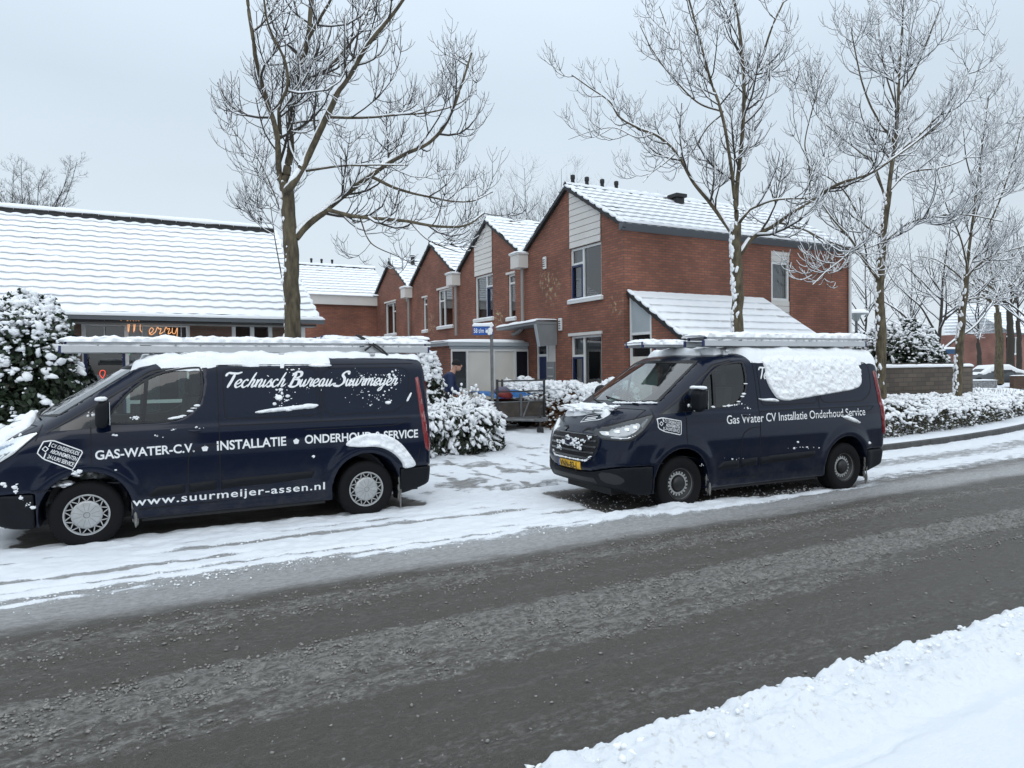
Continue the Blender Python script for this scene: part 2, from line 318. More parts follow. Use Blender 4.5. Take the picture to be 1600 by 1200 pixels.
# ================================================================ ground, road, pavement
VAN1 = dict(x=-.3512, y=8.4687, th=-.0081); VAN2 = dict(x=6.0091, y=6.6644, th=-.04265)
def van_local(v, x, y):
    c, s = math.cos(v['th']), math.sin(v['th']); dx, dy = x-v['x'], y-v['y']
    return dx*c+dy*s, -dx*s+dy*c
def curve(x): return np.where(x > 12, .0125*np.clip(x-12, 0, 40)**2, 0)
def ground_mat():
    m = bpy.data.materials.new('winter road'); m.use_nodes = True; t = m.node_tree; p = t.nodes['Principled BSDF']; L = t.links.new
    g = t.nodes.new('ShaderNodeNewGeometry')
    def noise(scale, detail, stretch=None, rough=.6):
        n = t.nodes.new('ShaderNodeTexNoise'); n.inputs['Scale'].default_value = scale; n.inputs['Detail'].default_value = detail; n.inputs['Roughness'].default_value = rough
        if stretch:
            v = t.nodes.new('ShaderNodeVectorMath'); v.operation = 'MULTIPLY'; v.inputs[1].default_value = stretch; L(g.outputs['Position'], v.inputs[0]); L(v.outputs[0], n.inputs['Vector'])
        else: L(g.outputs['Position'], n.inputs['Vector'])
        return n.outputs[0]
    def math_(op, a, b=None, c=None):
        n = t.nodes.new('ShaderNodeMath'); n.operation = op
        for i, v in enumerate((a, b, c)):
            if v is None: continue
            if isinstance(v, (int, float)): n.inputs[i].default_value = v
            else: L(v, n.inputs[i])
        return n.outputs[0]
    def step(v, a, b):
        n = t.nodes.new('ShaderNodeMapRange'); n.interpolation_type = 'SMOOTHSTEP'; n.inputs[1].default_value = a; n.inputs[2].default_value = b; L(v, n.inputs[0]); return n.outputs[0]
    def mixc(f, a, b):
        n = t.nodes.new('ShaderNodeMix'); n.data_type = 'RGBA'; L(f, n.inputs[0])
        for i, v in ((6, a), (7, b)):
            if isinstance(v, tuple): n.inputs[i].default_value = (*v, 1)
            else: L(v, n.inputs[i])
        return n.outputs[2]
    def at(nm):
        n = t.nodes.new('ShaderNodeAttribute'); n.attribute_name = nm; return n.outputs['Fac']
    fine = noise(70, 5, (.75, 1, 1)); mid = noise(9, 6, (.35, 1, 1)); big = noise(1.6, 5, (.25, 1, 1)); grit = noise(320, 3)
    nz = math_('MULTIPLY_ADD', fine, .55, math_('MULTIPLY', mid, .45))
    asp = mixc(step(grit, .38, .66), (.060, .054, .047), (.165, .153, .137))
    clod = noise(30, 9, (.55, 1, 1), .8); clod2 = noise(11, 9, (.3, 1, 1), .78)
    asp = mixc(step(clod, .54, .60), asp, (.135, .127, .116)); asp = mixc(math_('MULTIPLY', step(big, .40, .72), step(clod2, .46, .56)), asp, (.110, .103, .094))
    streak = noise(1.3, 6, (.045, 2.4, 1), .65); asp = mixc(math_('MULTIPLY', step(streak, .46, .66), .75), asp, mixc(step(clod, .42, .60), (.085, .079, .071), (.175, .166, .152)))
    slush = mixc(step(clod, .40, .60), (.112, .106, .097), (.285, .275, .257))
    sl_in = math_('ADD', at('slush'), math_('MULTIPLY_ADD', math_('MULTIPLY_ADD', clod2, .6, math_('MULTIPLY', clod, .4)), 2.2, -1.1))
    c = mixc(step(sl_in, .42, .80), asp, slush)
    ice_in = math_('ADD', at('ice'), math_('MULTIPLY_ADD', math_('MULTIPLY_ADD', big, .6, math_('MULTIPLY', mid, .5)), 1.2, -.66))
    c = mixc(step(ice_in, .15, .95), c, mixc(step(clod, .38, .62), (.31, .31, .305), (.47, .475, .48)))
    sn_in = math_('ADD', at('snow'), math_('MULTIPLY_ADD', math_('MULTIPLY_ADD', mid, .65, math_('MULTIPLY', fine, .4)), 1.3, -.68))
    sf = step(sn_in, .38, .62)
    dirty = mixc(step(noise(26, 6), .56, .70), (.74, .77, .81), (.50, .485, .46))
    snowc = mixc(at('dirt'), (.74, .77, .81), dirty)
    c = mixc(sf, c, snowc)
    L(c, p.inputs['Base Color'])
    r = t.nodes.new('ShaderNodeMapRange'); r.inputs[3].default_value = .5; r.inputs[4].default_value = .72; L(sf, r.inputs[0]); L(r.outputs[0], p.inputs['Roughness'])
    p.inputs['Specular IOR Level'].default_value = .22
    h = math_('ADD', math_('MULTIPLY_ADD', fine, .6, math_('MULTIPLY', clod, 1.1)), math_('MULTIPLY_ADD', mid, .8, math_('MULTIPLY', grit, .22)))
    b = t.nodes.new('ShaderNodeBump'); b.inputs['Strength'].default_value = .9; b.inputs['Distance'].default_value = .026; L(math_('MULTIPLY', h, math_('MULTIPLY_ADD', sf, -.72, 1.)), b.inputs['Height']); L(b.outputs[0], p.inputs['Normal'])
    return m
GM = ground_mat()
def axis(segs):
    out = []
    for a, b, h0, h1 in segs:
        x = a
        while x < b-1e-6:
            out.append(x); x += h0+(h1-h0)*(x-a)/(b-a)
    return np.array(out+[segs[-1][1]])
def sheet(name, xs, qs, fn):
    X, Q = np.meshgrid(xs, qs, indexing='ij'); Y = Q+curve(X); z, at = fn(X, Q, Y)
    V = np.stack([X, Y, z], -1).reshape(-1, 3); n, m = X.shape
    i = np.arange(n-1)[:, None]*m+np.arange(m-1)[None]; F = np.stack([i, i+m, i+m+1, i+1], -1).reshape(-1, 4)
    return structure(mesh(name, V, F, GM, None, True, attrs={k: np.broadcast_to(v, X.shape) for k, v in at.items()}))
def bump_(q, c, wd): return np.exp(-((q-c)/wd)**2)
def bare_under_vans(X, Y):
    b = 0
    for v, (s0, s1, e0, e1) in ((VAN1, (-.62, 3.75, .30, 1.9)), (VAN2, (-.85, 3.2, .22, 1.9))):
        s, e = van_local(v, X, Y); d = np.maximum(np.maximum(s0-s, s-s1), np.maximum(e0-e, e-e1))
        d = d+(fbm(X*3, Y*3)-.5)*.35
        b = np.maximum(b, 1-sst(-.10, .16, d))
    return b
def road_fn(X, Q, Y):
    lane = (fbm(X*.35, Q*2.2, 3)-.5); fine = fbm(X*5, Q*9, 1); lump = fbm(X*9, Q*13, 2, 3)
    slush = .62*bump_(Q+.25*lane, 4.36, .36)+.5*bump_(Q-.10*(fbm(X*.5, 3.)-.5), 4.22, .07)+.42*bump_(Q-.10*(fbm(X*.5, 3.)-.5), 4.52, .08)+.42*bump_(Q, 3.83, .16)*sst(-1, 3, 7-X)+.46*bump_(Q+.2*lane, 5.45, .30)+.30*bump_(Q+.3*lane, 2.95, .22)+.14
    slush = slush+.35*bump_(Q, 3.42, .10)*sst(.45, .7, fbm(X*.4, 9.))
    ice = sst(5.55, 6.25, Q+.35*lane)*.95
    ice = ice*(1-.55*bump_(Q+.2*lane, 6.75, .30)*sst(4, 7, X))
    s2, e2 = van_local(VAN2, X, Y)
    right = sst(7.5, 10.5, X)
    snow = sst(6.25, 6.95, Q+.55*lane)*.92
    for c, wd, a in ((6.72, .035, .5), (6.95, .05, .6), (7.28, .07, .72), (7.72, .09, .70), (8.05, .05, .5)):      # tyre tracks
        snow = snow-a*bump_(Q+.10*lane, c+.02*np.sin(X*.7), wd)*sst(.25, .6, fbm(X*.6, c*7.))*(1-right)
    snow = snow+.45*bump_(Q, 6.62+.03*(X-1), .05)*sst(.35, .6, fbm(X*1.2, 4.))*sst(6.5, 4.5, X)
    snow = snow*(1-.50*right*(1-bump_(Q, 8.55, .33))*(1-.6*bump_(Q, 7.35, .3)))+.14*(fbm(X*1.1, Q*3.4, 21)-.4)
    snow = snow+.5*bump_(Q+.2*lane, 6.52, .16)*sst(5.2, 6, X)*sst(10.6, 9.4, X)
    snow = snow+.55*np.exp(-((X-6.0)/1.3)**2-((Q-6.75)/.33)**2)
    bare = bare_under_vans(X, Y); snow = snow-1.2*bare; ice = np.maximum(ice-.9*bare, 0)
    z = .030*np.clip(slush, 0, 1)*sst(.35, .7, lump)+.010*fine+.045*np.clip(snow, 0, 1)*fbm(X*3.2, Q*5.5, 5)*sst(.3, .7, snow+lane)
    z = z+.13*np.exp(-((X-5.85)/1.0)**2-((Q-6.62)/.22)**2)*fbm(X*7, Q*7, 8)
    z = z+.05*np.clip(snow, 0, 1)*(fbm(X*8, Q*15, 6, 5)-.3)
    return z, dict(snow=snow, slush=slush, ice=ice, dirt=sst(7.6, 6.3, Q)*.7)
NEAR = 2.66
def edge_wob(X): return .10*(fbm(X*1.3, 3.3)-.5)+.05*(fbm(X*6, 1.3)-.5)
sheet('road', axis([(-9, 0, .12, .04), (0, 9, .03, .035), (9, 22, .05, .12), (22, 64, .2, 1.2)]), axis([(2.2, 7, .026, .026), (7, 9.12, .03, .03)]), road_fn)
def pave_fn(X, Q, Y):
    d = NEAR+edge_wob(X)-Q                      # distance inside the bank's edge
    rid = fbm(X*7.5, Q*7.5, 4, 6); cl = np.abs(fbm(X*11, Q*11, 9, 4)-.5)*2
    bank = sst(0, .13, d)*(.035+.125*rid*sst(.95, .2, d)+.05*(1-cl)*sst(.8, .3, d))
    walk = sst(.55, .78, d); z = bank*(1-walk)+walk*(.095+.03*fbm(X*1.5, Q*1.5)+.012*fbm(X*9, Q*9)-.018*sst(.62, .72, fbm(X*3.1, Q*2.4, 31)))
    groove = bump_(d, .70+.03*fbm(X*2, 7.), .025)*sst(.3, .55, fbm(X*.9, 2.)); z = z-.028*groove
    z = np.where(d < 0, -.03, z)
    return z, dict(snow=np.where(d < -.01, .2, 1.25), slush=np.full_like(X, .4), ice=np.zeros_like(X), dirt=sst(.75, .2, d)*.8)
sheet('pavement', axis([(-9, .8, .2, .03), (.8, 7, .016, .018), (7, 14, .03, .08), (14, 64, .12, 1.5)]), axis([(-30, -2, 3, .3), (-2, 1.2, .2, .05), (1.2, 1.9, .03, .018), (1.9, 2.78, .0135, .0135)]), pave_fn)
def rise(Y): return .22*sst(10.5, 15.5, Y)
def front_fn(X, Q, Y):
    n = fbm(X*2.2, Q*2.2, 6); f = fbm(X*10, Q*10, 2, 3)
    drive = sst(3.2, 4.0, X)*sst(10.6, 9.6, X)
    z = rise(Y)+.05*n+.02*f*(.4+drive)
    lane = fbm(X*2.5, Q*.5, 3)-.5; snow = 1.05-.25*drive-.30*drive*sst(.50, .66, fbm(X*3.3, Y*2.1, 17, 4))*sst(15, 11.5, Y); z = z+.06*drive*(fbm(X*3.3, Y*2.1, 23, 4)-.5)
    for c in (4.6, 5.25, 6.6, 7.5, 8.3):
        k = bump_(X+.15*(Q-9)*.2+.3*lane, c, .09)*drive*sst(14.5, 10, Y); snow = snow-.34*k; z = z-.02*k
    for yc, x0, x1 in ((10.25, 4.7, 5.7), (11.15, 4.4, 5.1)):              # gutter and kerb lines showing through
        k = bump_(Y+.12*lane, yc, .045)*sst(x0, x0+.3, X)*sst(x1, x1-.3, X)*sst(.42, .55, fbm(X*2.2, yc)); snow = snow-.42*k*sst(.35, .7, fbm(X*6, Y*6, 4)); z = z-.02*k
    z = z+.10*np.exp(-((X-5.3)/.9)**2-((Y-9.25)/.35)**2)*fbm(X*5, Y*5, 1)
    bare = bare_under_vans(X, Y); snow = snow-1.2*bare; z = z-.04*bare
    z = z+.12*sst(10.5, 11.4, X)*sst(8.95, 9.25, Q)                                           # verge above the kerb on the right
    z = np.where(Q < 8.97, -.08, z)
    return z, dict(snow=snow, slush=np.full_like(X, .25), ice=.25+.6*drive*sst(.2, -.1, bare), dirt=np.full_like(X, .25)*drive)
sheet('forecourt', axis([(-30, -6, 2, .3), (-6, -1, .2, .05), (-1, 12, .05, .05), (12, 26, .07, .2), (26, 64, .4, 2)]), axis([(8.96, 12, .04, .05), (12, 18, .06, .12), (18, 34, .4, 2), (34, 90, 3, 6)]), front_fn)
def base_fn(X, Q, Y): return np.full_like(X, -.30), dict(snow=np.full_like(X, 1.2), slush=X*0, ice=X*0, dirt=X*0)
_c = curve; curve = lambda x: x*0
sheet('ground', axis([(-900, 900, 60, 60)]), axis([(-900, 900, 60, 60)]), base_fn)
curve = _c
# kerb on the right
kx = np.concatenate([np.arange(10.9, 30, .4)]); KV = []
for x in kx:
    y = 8.97+float(curve(np.array(x))); sl_ = .025*max(0, x-12); KV.append((x, y))
kb = MB()
def sweep(name, prof, mt, hole=None):
    b = MB(); P = [np.array(k) for k in KV]
    for i in range(len(P)-1):
        pa = [(P[i][0], P[i][1]+u, z) for u, z in prof]; pb = [(P[i+1][0]-.008, P[i+1][1]+u, z) for u, z in prof]; n = len(prof)
        b.add(pa+pb, [(j, (j+1) % n, n+(j+1) % n, n+j) for j in range(n)]+[tuple(range(n))[::-1], tuple(range(n, 2*n))])
    return b.build(name, mt)
KERBM = mat('wet dark kerb concrete', (.045, .045, .044), .6, var=.4, vscale=4)
structure(sweep('kerb', [(-.02, -.1), (-.005, .125), (.10, .135), (.10, -.1)], KERBM))

# loose clods: snow along the bank's rim, brown slush along the wheel tracks, crumbs by the vans
def clods(name, n, fx, fq, smin, smax_, m, zf, seed, pw=2.5, label=None):
    R = np.random.default_rng(seed); X = fx(R, n); Q = fq(R, n, X); Y = Q+curve(X); s = smin+(smax_-smin)*R.random(n)**pw; P = np.stack([X, Y, zf(X, Q)+s*.25], 1)
    bm = bmesh.new(); bmesh.ops.create_icosphere(bm, subdivisions=1, radius=1); V0 = np.array([tuple(v.co) for v in bm.verts]); bm.verts.index_update(); F0 = np.array([[v.index for v in f.verts] for f in bm.faces]); bm.free()
    a = R.uniform(0, 6.28, n); k = len(V0); L = V0[None]*(.62+.76*R.random((n, k)))[..., None]*s[:, None, None]*np.stack([R.uniform(.8, 1.6, n), R.uniform(.7, 1.1, n), R.uniform(.45, .9, n)], 1)[:, None]
    c, q = np.cos(a)[:, None], np.sin(a)[:, None]; V = np.stack([L[..., 0]*c-L[..., 1]*q, L[..., 0]*q+L[..., 1]*c, L[..., 2]], -1)+P[:, None]
    o = mesh(name, V.reshape(-1, 3), (F0[None]+np.arange(n)[:, None, None]*k).reshape(-1, 3), m, None, False); tag(o, label, None, None, 'stuff'); return o
SLUSHM = mat('brown slush', (.215, .205, .19), .6, var=.35, vscale=30)
clods('snow_clods', 3200, lambda R, n: .5+8.5*R.random(n)**1.2, lambda R, n, X: NEAR+edge_wob(X)-np.abs(R.normal(0, .15, n))+.05, .004, .022, SNOW, lambda x, q: .015+.11*sst(0, .2, NEAR-q), 1, 3.2)
def slush_q(R, n, X):
    u = R.random(n); wv = .10*(fbm(X*.5, 3.)-.5); q = np.where(u < .30, 4.22+wv+R.normal(0, .055, n), np.where(u < .48, 4.52+wv+R.normal(0, .07, n), np.where(u < .60, 4.36+R.normal(0, .24, n), np.where(u < .72, 5.30+wv+R.normal(0, .09, n), np.where(u < .80, 3.86+wv+R.normal(0, .05, n), np.where(u < .94, 5.62+R.normal(0, .12, n), R.uniform(2.75, 5.9, n)))))))
    return q
clods('slush_clods', 17000, lambda R, n: -2.5+11.5*R.random(n)**1.15, slush_q, .0030, .0125, SLUSHM, lambda x, q: 0*x+.010, 2, 1.7)
clods('grit_clods', 5000, lambda R, n: -1.5+8*R.random(n), lambda R, n, X: R.uniform(2.7, 5.9, n), .002, .006, SLUSHM, lambda x, q: 0*x+.004, 5, 1.5)
clods('verge_clods', 4200, lambda R, n: -2+11*R.random(n), lambda R, n, X: np.where(R.random(n) < .5, 6.75+R.normal(0, .15, n), 7.6+R.normal(0, .45, n)), .003, .014, SNOW, lambda x, q: 0*x+.015, 3, 3.)
# ================================================================ the vans
WB = 2.933
def smax(a, b, k):
    h = np.clip(k-np.abs(a-b), 0, None)/k; return np.maximum(a, b)+h*h*k*.25
WZ = ([.18, .25, .35, .48, .55, .62, .85, 1.0, 1.12, 1.19, 1.22, 1.34, 1.6, 1.85, 2.05], [.89, .925, .945, .958, .962, .968, .984, .986, .980, .968, .950, .936, .892, .838, .78])
PANEL_A = round_poly([(1.335, 1.262), (2.365, 1.262), (2.365, 1.815), (1.335, 1.815)], .07)
PANEL_B = round_poly([(2.435, 1.262), (3.30, 1.262), (3.50, 1.40), (3.53, 1.815), (2.435, 1.815)], .13)
FWIN = smooth_poly([(.15, 1.262), (.17, 1.262), (.74, 1.257), (.92, 1.30), (1.08, 1.43), (1.12, 1.60), (1.115, 1.83), (1.08, 1.838), (.90, 1.825), (.64, 1.765), (.42, 1.61)], 2)
def Wf(s, z):
    w_ = np.interp(z, *WZ); t = np.clip((-.25-s)/.75, 0, 1); w_ = w_*(1-.10*t*t)
    t2 = np.clip((s-3.3)/.65, 0, 1); w_ = w_-.035*t2*t2
    for ax in (0., WB):
        r = np.hypot(s-ax, z-.36); w_ = w_+.022*np.exp(-((r-.47)/.075)**2)*(z > .2)
    return w_
def Tf(s, y):
    q = np.clip(np.abs(y)/.85, 0, 1.2); f = np.clip((1.3-s)/.6, 0, 1); se = s+.22*(1-q*q)*f
    T = np.interp(se, [-1.15, -1.05, -.98, -.86, -.66, -.48, -.37, -.31, .58, .74, .95, 1.3, 1.8, 2.6, 3.4, 3.95], [.92, 1.0, 1.05, 1.115, 1.195, 1.26, 1.295, 1.325, 1.865, 1.925, 1.958, 1.98, 1.985, 1.98, 1.965, 1.93])
    return T-.03*q*q
def nose(y, z):
    n = np.interp(z, [.15, .22, .30, .42, .62, .80, .93, 1.05, 1.3], [-.76, -.88, -.98, -1.03, -1.04, -1.02, -.985, -.88, -.6])
    return n+.25*np.clip(np.abs(y)/.95, 0, 1.1)**2.7
def outer(s, y, z):
    ya = np.abs(y)
    d = smax(ya-Wf(s, z), (z-Tf(s, y))*.9, .16)
    d = smax(d, nose(y, z)-s, .10)
    rear = 3.83-.055*np.clip(z-.95, 0, None)-.05*(ya/.95)**4-.10*np.clip(.5-z, 0, None)
    d = smax(d, s-rear, .10)
    zb = .235+.10*sst(-.55, -1.0, s)+.12*sst(3.35, 3.95, s)
    return smax(d, zb-z, .04)
def wells(s, y, z):
    d = -1e9
    for ax in (0., WB):
        d = np.maximum(d, -np.maximum(np.hypot(s-ax, z-.36)-.415, .52-np.abs(y)))
    return d
def ws_region(y, z):      # windscreen opening, front view
    return np.maximum(np.maximum(1.345-z, z-1.855), np.abs(y)-(.805-.26*(z-1.33)))
def hollow(s, y, z):
    return np.maximum.reduce([outer(s, y, z)+.050, .62-z+0*s+0*y, s-1.24+0*y+0*z, -.56-s+0*y+0*z])
def full(s, y, z):
    d = np.maximum(outer(s, y, z), wells(s, y, z)); d = np.maximum(d, -hollow(s, y, z))
    d = np.maximum(d, -np.maximum(psdf(s, z, FWIN), .3-np.abs(y)))
    d = np.maximum(d, -np.maximum(ws_region(y, z)+0*s, s-.95))
    return d
DOOR = [(.055, .36), (.30, .34), (1.265, .34), (1.272, 1.86), (.92, 1.865), (.60, 1.80), (.33, 1.60), (.055, 1.40)]
BONNET = [(-.97, -.70), (-.80, -.80), (-.36, -.80), (-.45, -.5), (-.52, 0), (-.45, .5), (-.36, .80), (-.80, .80), (-.97, .70), (-1.02, 0)]
def in_door(s, y, z): return np.maximum(psdf(s, z, DOOR), .72-np.abs(y))
def in_bumper(s, y, z): return np.maximum(z-(.495+.10*sst(.3, .95, np.abs(y))+0*s), s+.44)
def in_rear(s, y, z): return np.maximum(z-.56+0*s, 3.36-s-.0*y)
def in_bonnet(s, y, z): return np.maximum(np.maximum(z*0+.93-z, s+.42+.20*(1-(np.abs(y)/.8)**2)), np.abs(y)-.80)
def proj_side(s, z, sg=-1):
    lo, hi = np.full(np.shape(s), .2), np.full(np.shape(s), 1.2)
    for _ in range(26):
        m = (lo+hi)/2; i = outer(s, m, z) < 0; lo = np.where(i, m, lo); hi = np.where(i, hi, m)
    return sg*(lo+hi)/2
def proj_front(y, z, a=1.2):
    lo, hi = np.full(np.shape(y), -1.4), np.full(np.shape(y), a)
    for _ in range(26):
        m = (lo+hi)/2; i = outer(m, y, z) < 0; hi = np.where(i, m, hi); lo = np.where(i, lo, m)
    return (lo+hi)/2
def proj_rear(y, z):
    lo, hi = np.full(np.shape(y), 2.5), np.full(np.shape(y), 4.3)
    for _ in range(26):
        m = (lo+hi)/2; i = outer(m, y, z) < 0; lo = np.where(i, m, lo); hi = np.where(i, hi, m)
    return (lo+hi)/2
def proj_top(s, y):
    lo, hi = np.full(np.shape(s), .7), np.full(np.shape(s), 2.3)
    for _ in range(26):
        m = (lo+hi)/2; i = outer(s, y, m) < 0; lo = np.where(i, m, lo); hi = np.where(i, hi, m)
    return (lo+hi)/2
def onto(kind, A, B, off, sg=-1):
    """points of a 2-D pattern laid on the body: side (s,z), front (y,z), top (s,y), rear (y,z)"""
    if kind == 'side':
        y = proj_side(A, B, sg); return np.stack([A, y+sg*off, B], -1)
    if kind == 'front': return np.stack([proj_front(A, B)-off, A, B], -1)
    if kind == 'rear': return np.stack([proj_rear(A, B)+off, A, B], -1)
    return np.stack([A, B, proj_top(A, B)+off], -1)
def patch(name, kind, poly, m, parent, h=.05, off=.004, thick=0., noise=None, sg=-1, holes=(), smooth=True, edge=.03, skirt=False):
    V, F = fill(poly, h, holes); A, B = V[:, 0], V[:, 1]; o = np.full(len(A), off)
    if thick > 0 or skirt:
        d = -psdf(A, B, poly)
        for q in holes: d = np.minimum(d, psdf(A, B, q))
        d = np.clip(d, 0, None)
        k = np.sqrt(np.clip(d/edge, 0, 1)*(2-np.clip(d/edge, 0, 1)))
        n = noise(A, B) if noise else 1.
        o = -.006+k*(thick*n+off+.006)
    P = onto(kind, A, B, o, sg)
    n_ = np.cross(P[F[:, 1]]-P[F[:, 0]], P[F[:, 2]]-P[F[:, 0]]).sum(0)
    want = {'side': (0, sg, 0), 'front': (-1, 0, 0), 'rear': (1, 0, 0), 'top': (0, 0, 1)}[kind]
    if n_@np.array(want) < 0: F = F[:, ::-1]
    return mesh(name, P, F, m, parent, smooth)
def strip_poly(pts, wd):
    P = np.array(pts, float); T = np.gradient(P, axis=0); T /= np.linalg.norm(T, axis=1, keepdims=True); N = np.stack([-T[:, 1], T[:, 0]], 1)*wd/2
    return (P+N).tolist()+(P-N)[::-1].tolist()
def ribbon(pts, wd):
    P = np.array(pts, float); T = np.gradient(P, axis=0); T /= np.linalg.norm(T, axis=1, keepdims=True)+1e-9; N = np.stack([-T[:, 1], T[:, 0]], 1)
    wd = np.broadcast_to(wd, (len(P),))[:, None]; V = np.stack([P+N*wd/2, P-N*wd/2], 1).reshape(-1, 2); i = np.arange(len(P)-1)*2
    return V, np.stack([i, i+1, i+3, i+2], 1)
def line_on(name, kind, lines, wd, m, parent, off=.0025, sg=-1):
    Vs, Fs, b = [], [], 0
    for l in lines:
        P = np.array(l, float); d = np.hypot(*np.diff(P, axis=0).T); L = np.concatenate([[0], np.cumsum(d)]); n = max(2, int(L[-1]/.03))
        t = np.linspace(0, L[-1], n); Q = np.stack([np.interp(t, L, P[:, 0]), np.interp(t, L, P[:, 1])], 1)
        V, F = ribbon(Q, wd); Vs.append(V); Fs.append(F+b); b += len(V)
    V = np.vstack(Vs); return mesh(name, onto(kind, V[:, 0], V[:, 1], off, sg), np.vstack(Fs), m, parent)
def text_mesh(txt, bold=0., spacing=1., shear=0.):
    c = bpy.data.curves.new('t', 'FONT'); c.body = txt; c.size = 1; c.offset = bold; c.space_character = spacing; c.shear = shear; c.resolution_u = 4
    o = bpy.data.objects.new('t', c); COL.objects.link(o); bpy.context.view_layer.update()
    me = o.evaluated_get(bpy.context.evaluated_depsgraph_get()).to_mesh()
    V = np.array([v.co[:2] for v in me.vertices]); F = [tuple(p.vertices) for p in me.polygons]
    bpy.data.objects.remove(o); bpy.data.curves.remove(c); return V, F
SCRIPT = {
 'e': (.72, [[(0, .35), (.32, .5), (.5, .78), (.36, 1), (.12, .85), (.0, .4), (.18, .0), (.45, .08), (.78, .4)]]),
 'c': (.68, [[(.48, .8), (.34, 1), (.1, .8), (0, .35), (.18, .0), (.42, .06), (.74, .4)]]),
 'h': (.80, [[(.42, 1.95), (.24, 1.2), (0, 0)], [(.04, .35), (.22, .85), (.42, 1), (.5, .78), (.42, .25), (.5, .0), (.84, .4)]]),
 'n': (.80, [[(.08, 1), (.0, 0)], [(.03, .4), (.24, .9), (.43, 1), (.5, .75), (.42, .25), (.5, .0), (.84, .4)]]),
 'i': (.40, [[(.08, 1), (.02, .3), (.12, 0), (.44, .4)], [(.16, 1.42), (.2, 1.5)]]),
 's': (.58, [[(-.05, .3), (.3, 1.02), (.32, .72), (.44, .3), (.26, .0), (.0, .12)], [(.3, .02), (.62, .4)]]),
 'u': (.82, [[(.06, 1), (.0, .4), (.12, .0), (.32, .2), (.5, 1)], [(.5, 1), (.42, .25), (.52, .0), (.86, .4)]]),
 'r': (.66, [[(-.02, .3), (.14, 1.12), (.22, .9), (.46, .92), (.37, .4), (.44, .0), (.7, .4)]]),
 'a': (.82, [[(.5, .85), (.3, 1), (.08, .78), (0, .3), (.14, .0), (.34, .2), (.5, .97)], [(.5, .97), (.42, .25), (.52, .0), (.86, .4)]]),
 'm': (1.18, [[(.06, 1), (.0, 0)], [(.03, .4), (.22, .9), (.38, 1), (.44, .75), (.38, 0)], [(.41, .4), (.6, .9), (.76, 1), (.83, .75), (.78, .25), (.86, 0), (1.2, .4)]]),
 'j': (.45, [[(.16, 1), (.06, 0), (-.1, -.65), (-.36, -.75), (-.3, -.45), (.2, .05), (.49, .4)], [(.24, 1.42), (.28, 1.5)]]),
 'T': (.72, [[(-.62, 1.45), (-.45, 1.86), (0, 1.84), (.55, 1.82), (.98, 2.0)], [(.3, 1.8), (.17, .8), (0, -.05)]]),
 'B': (1.12, [[(.3, 1.85), (.16, .9), (0, -.02)], [(-.12, 1.45), (.25, 1.95), (.8, 1.92), (.86, 1.4), (.34, 1.05), (.82, .88), (.84, .25), (.4, -.05), (-.2, .12)]]),
 'S': (1.02, [[(.98, 1.55), (.9, 1.95), (.5, 1.92), (.3, 1.5), (.64, 1.0), (.66, .4), (.2, -.02), (-.36, .1), (-.3, .42)]]),
 ' ': (.55, [])}
def script_text(txt, wd=.19, shear=.34):
    Vs, Fs, b, x, k, Z = [], [], 0, 0., 0, []
    for ch in txt:
        adv, strokes = SCRIPT[ch]
        for st in strokes:
            P = catmull(st, 7) if len(st) > 2 else np.array(st, float); P = P+[x, 0]; P = np.stack([P[:, 0]+shear*P[:, 1], P[:, 1]], 1)
            T = np.gradient(P, axis=0); a = np.arctan2(T[:, 1], T[:, 0]); W_ = wd*(.62+.75*np.abs(np.sin(a-.55)))*(1.45 if ch.isupper() else 1)
            e = np.minimum(np.arange(len(P)), np.arange(len(P))[::-1])/2.; W_ = W_*np.clip(.45+e*.5, 0, 1) if len(P) > 2 else np.full(len(P), wd*1.25)
            V, F = ribbon(P, W_); Vs.append(V); Fs.append(F+b); b += len(V); k += 1; Z.append(np.full(len(V), .00025*(k % 5)))
        x += adv
    return np.vstack(Vs), np.vstack(Fs), np.concatenate(Z), x
def letters(name, V, F, p0, p1, hgt, m, parent, kind='side', off=.003, sg=-1, dz=None, cap=.73):
    """2-D lettering stretched so that it runs from p0 to p1 (baseline) with capitals hgt tall"""
    V = V.copy(); V[:, 0] -= V[:, 0].min(); L = V[:, 0].max(); p0, p1 = np.array(p0, float), np.array(p1, float); d = p1-p0
    u = d/np.linalg.norm(d); n = np.array([-u[1], u[0]])
    if kind == 'front': n = np.array([0, 1.])
    Q = p0+V[:, :1]/L*d+V[:, 1:2]*hgt/cap*n
    o = np.full(len(Q), off)+(dz if dz is not None else 0)
    return mesh(name, onto(kind, Q[:, 0], Q[:, 1], o, sg), F, m, parent)
def lumps(c, r, n, seed, fl=.8):
    """a crumbly handful of snow: merged rounded grains"""
    R = np.random.default_rng(seed); b = MB()
    for i in range(n):
        p = np.array(c)+R.normal(0, 1, 3)*np.array(r)*.5; q = np.array(r)*R.uniform(.16, .58)*[1, .8, 1]
        V, F = ico_blob(R); b.add(V*q*[1, 1, fl]+p, F)
    return b
_ICO = None
def ico_blob(R, amp=.22):
    global _ICO
    if _ICO is None:
        bm = bmesh.new(); bmesh.ops.create_icosphere(bm, subdivisions=2, radius=1); bm.verts.index_update()
        _ICO = (np.array([tuple(v.co) for v in bm.verts]), np.array([[v.index for v in f.verts] for f in bm.faces])); bm.free()
    V, F = _ICO; s = R.uniform(0, 100, 3); n = vn(V[:, 0]*1.7+s[0], V[:, 1]*1.7+s[1], V[:, 2]*1.7+s[2]); return V*(1-amp+2*amp*n)[:, None], F
GAP = mat('panel gap', (.003, .003, .004), .8)
LAMPW = mat('headlamp reflector', (.82, .84, .85), .22, metal=.55)
LAMPB = mat('headlamp dark bezel', (.05, .055, .06), .25)
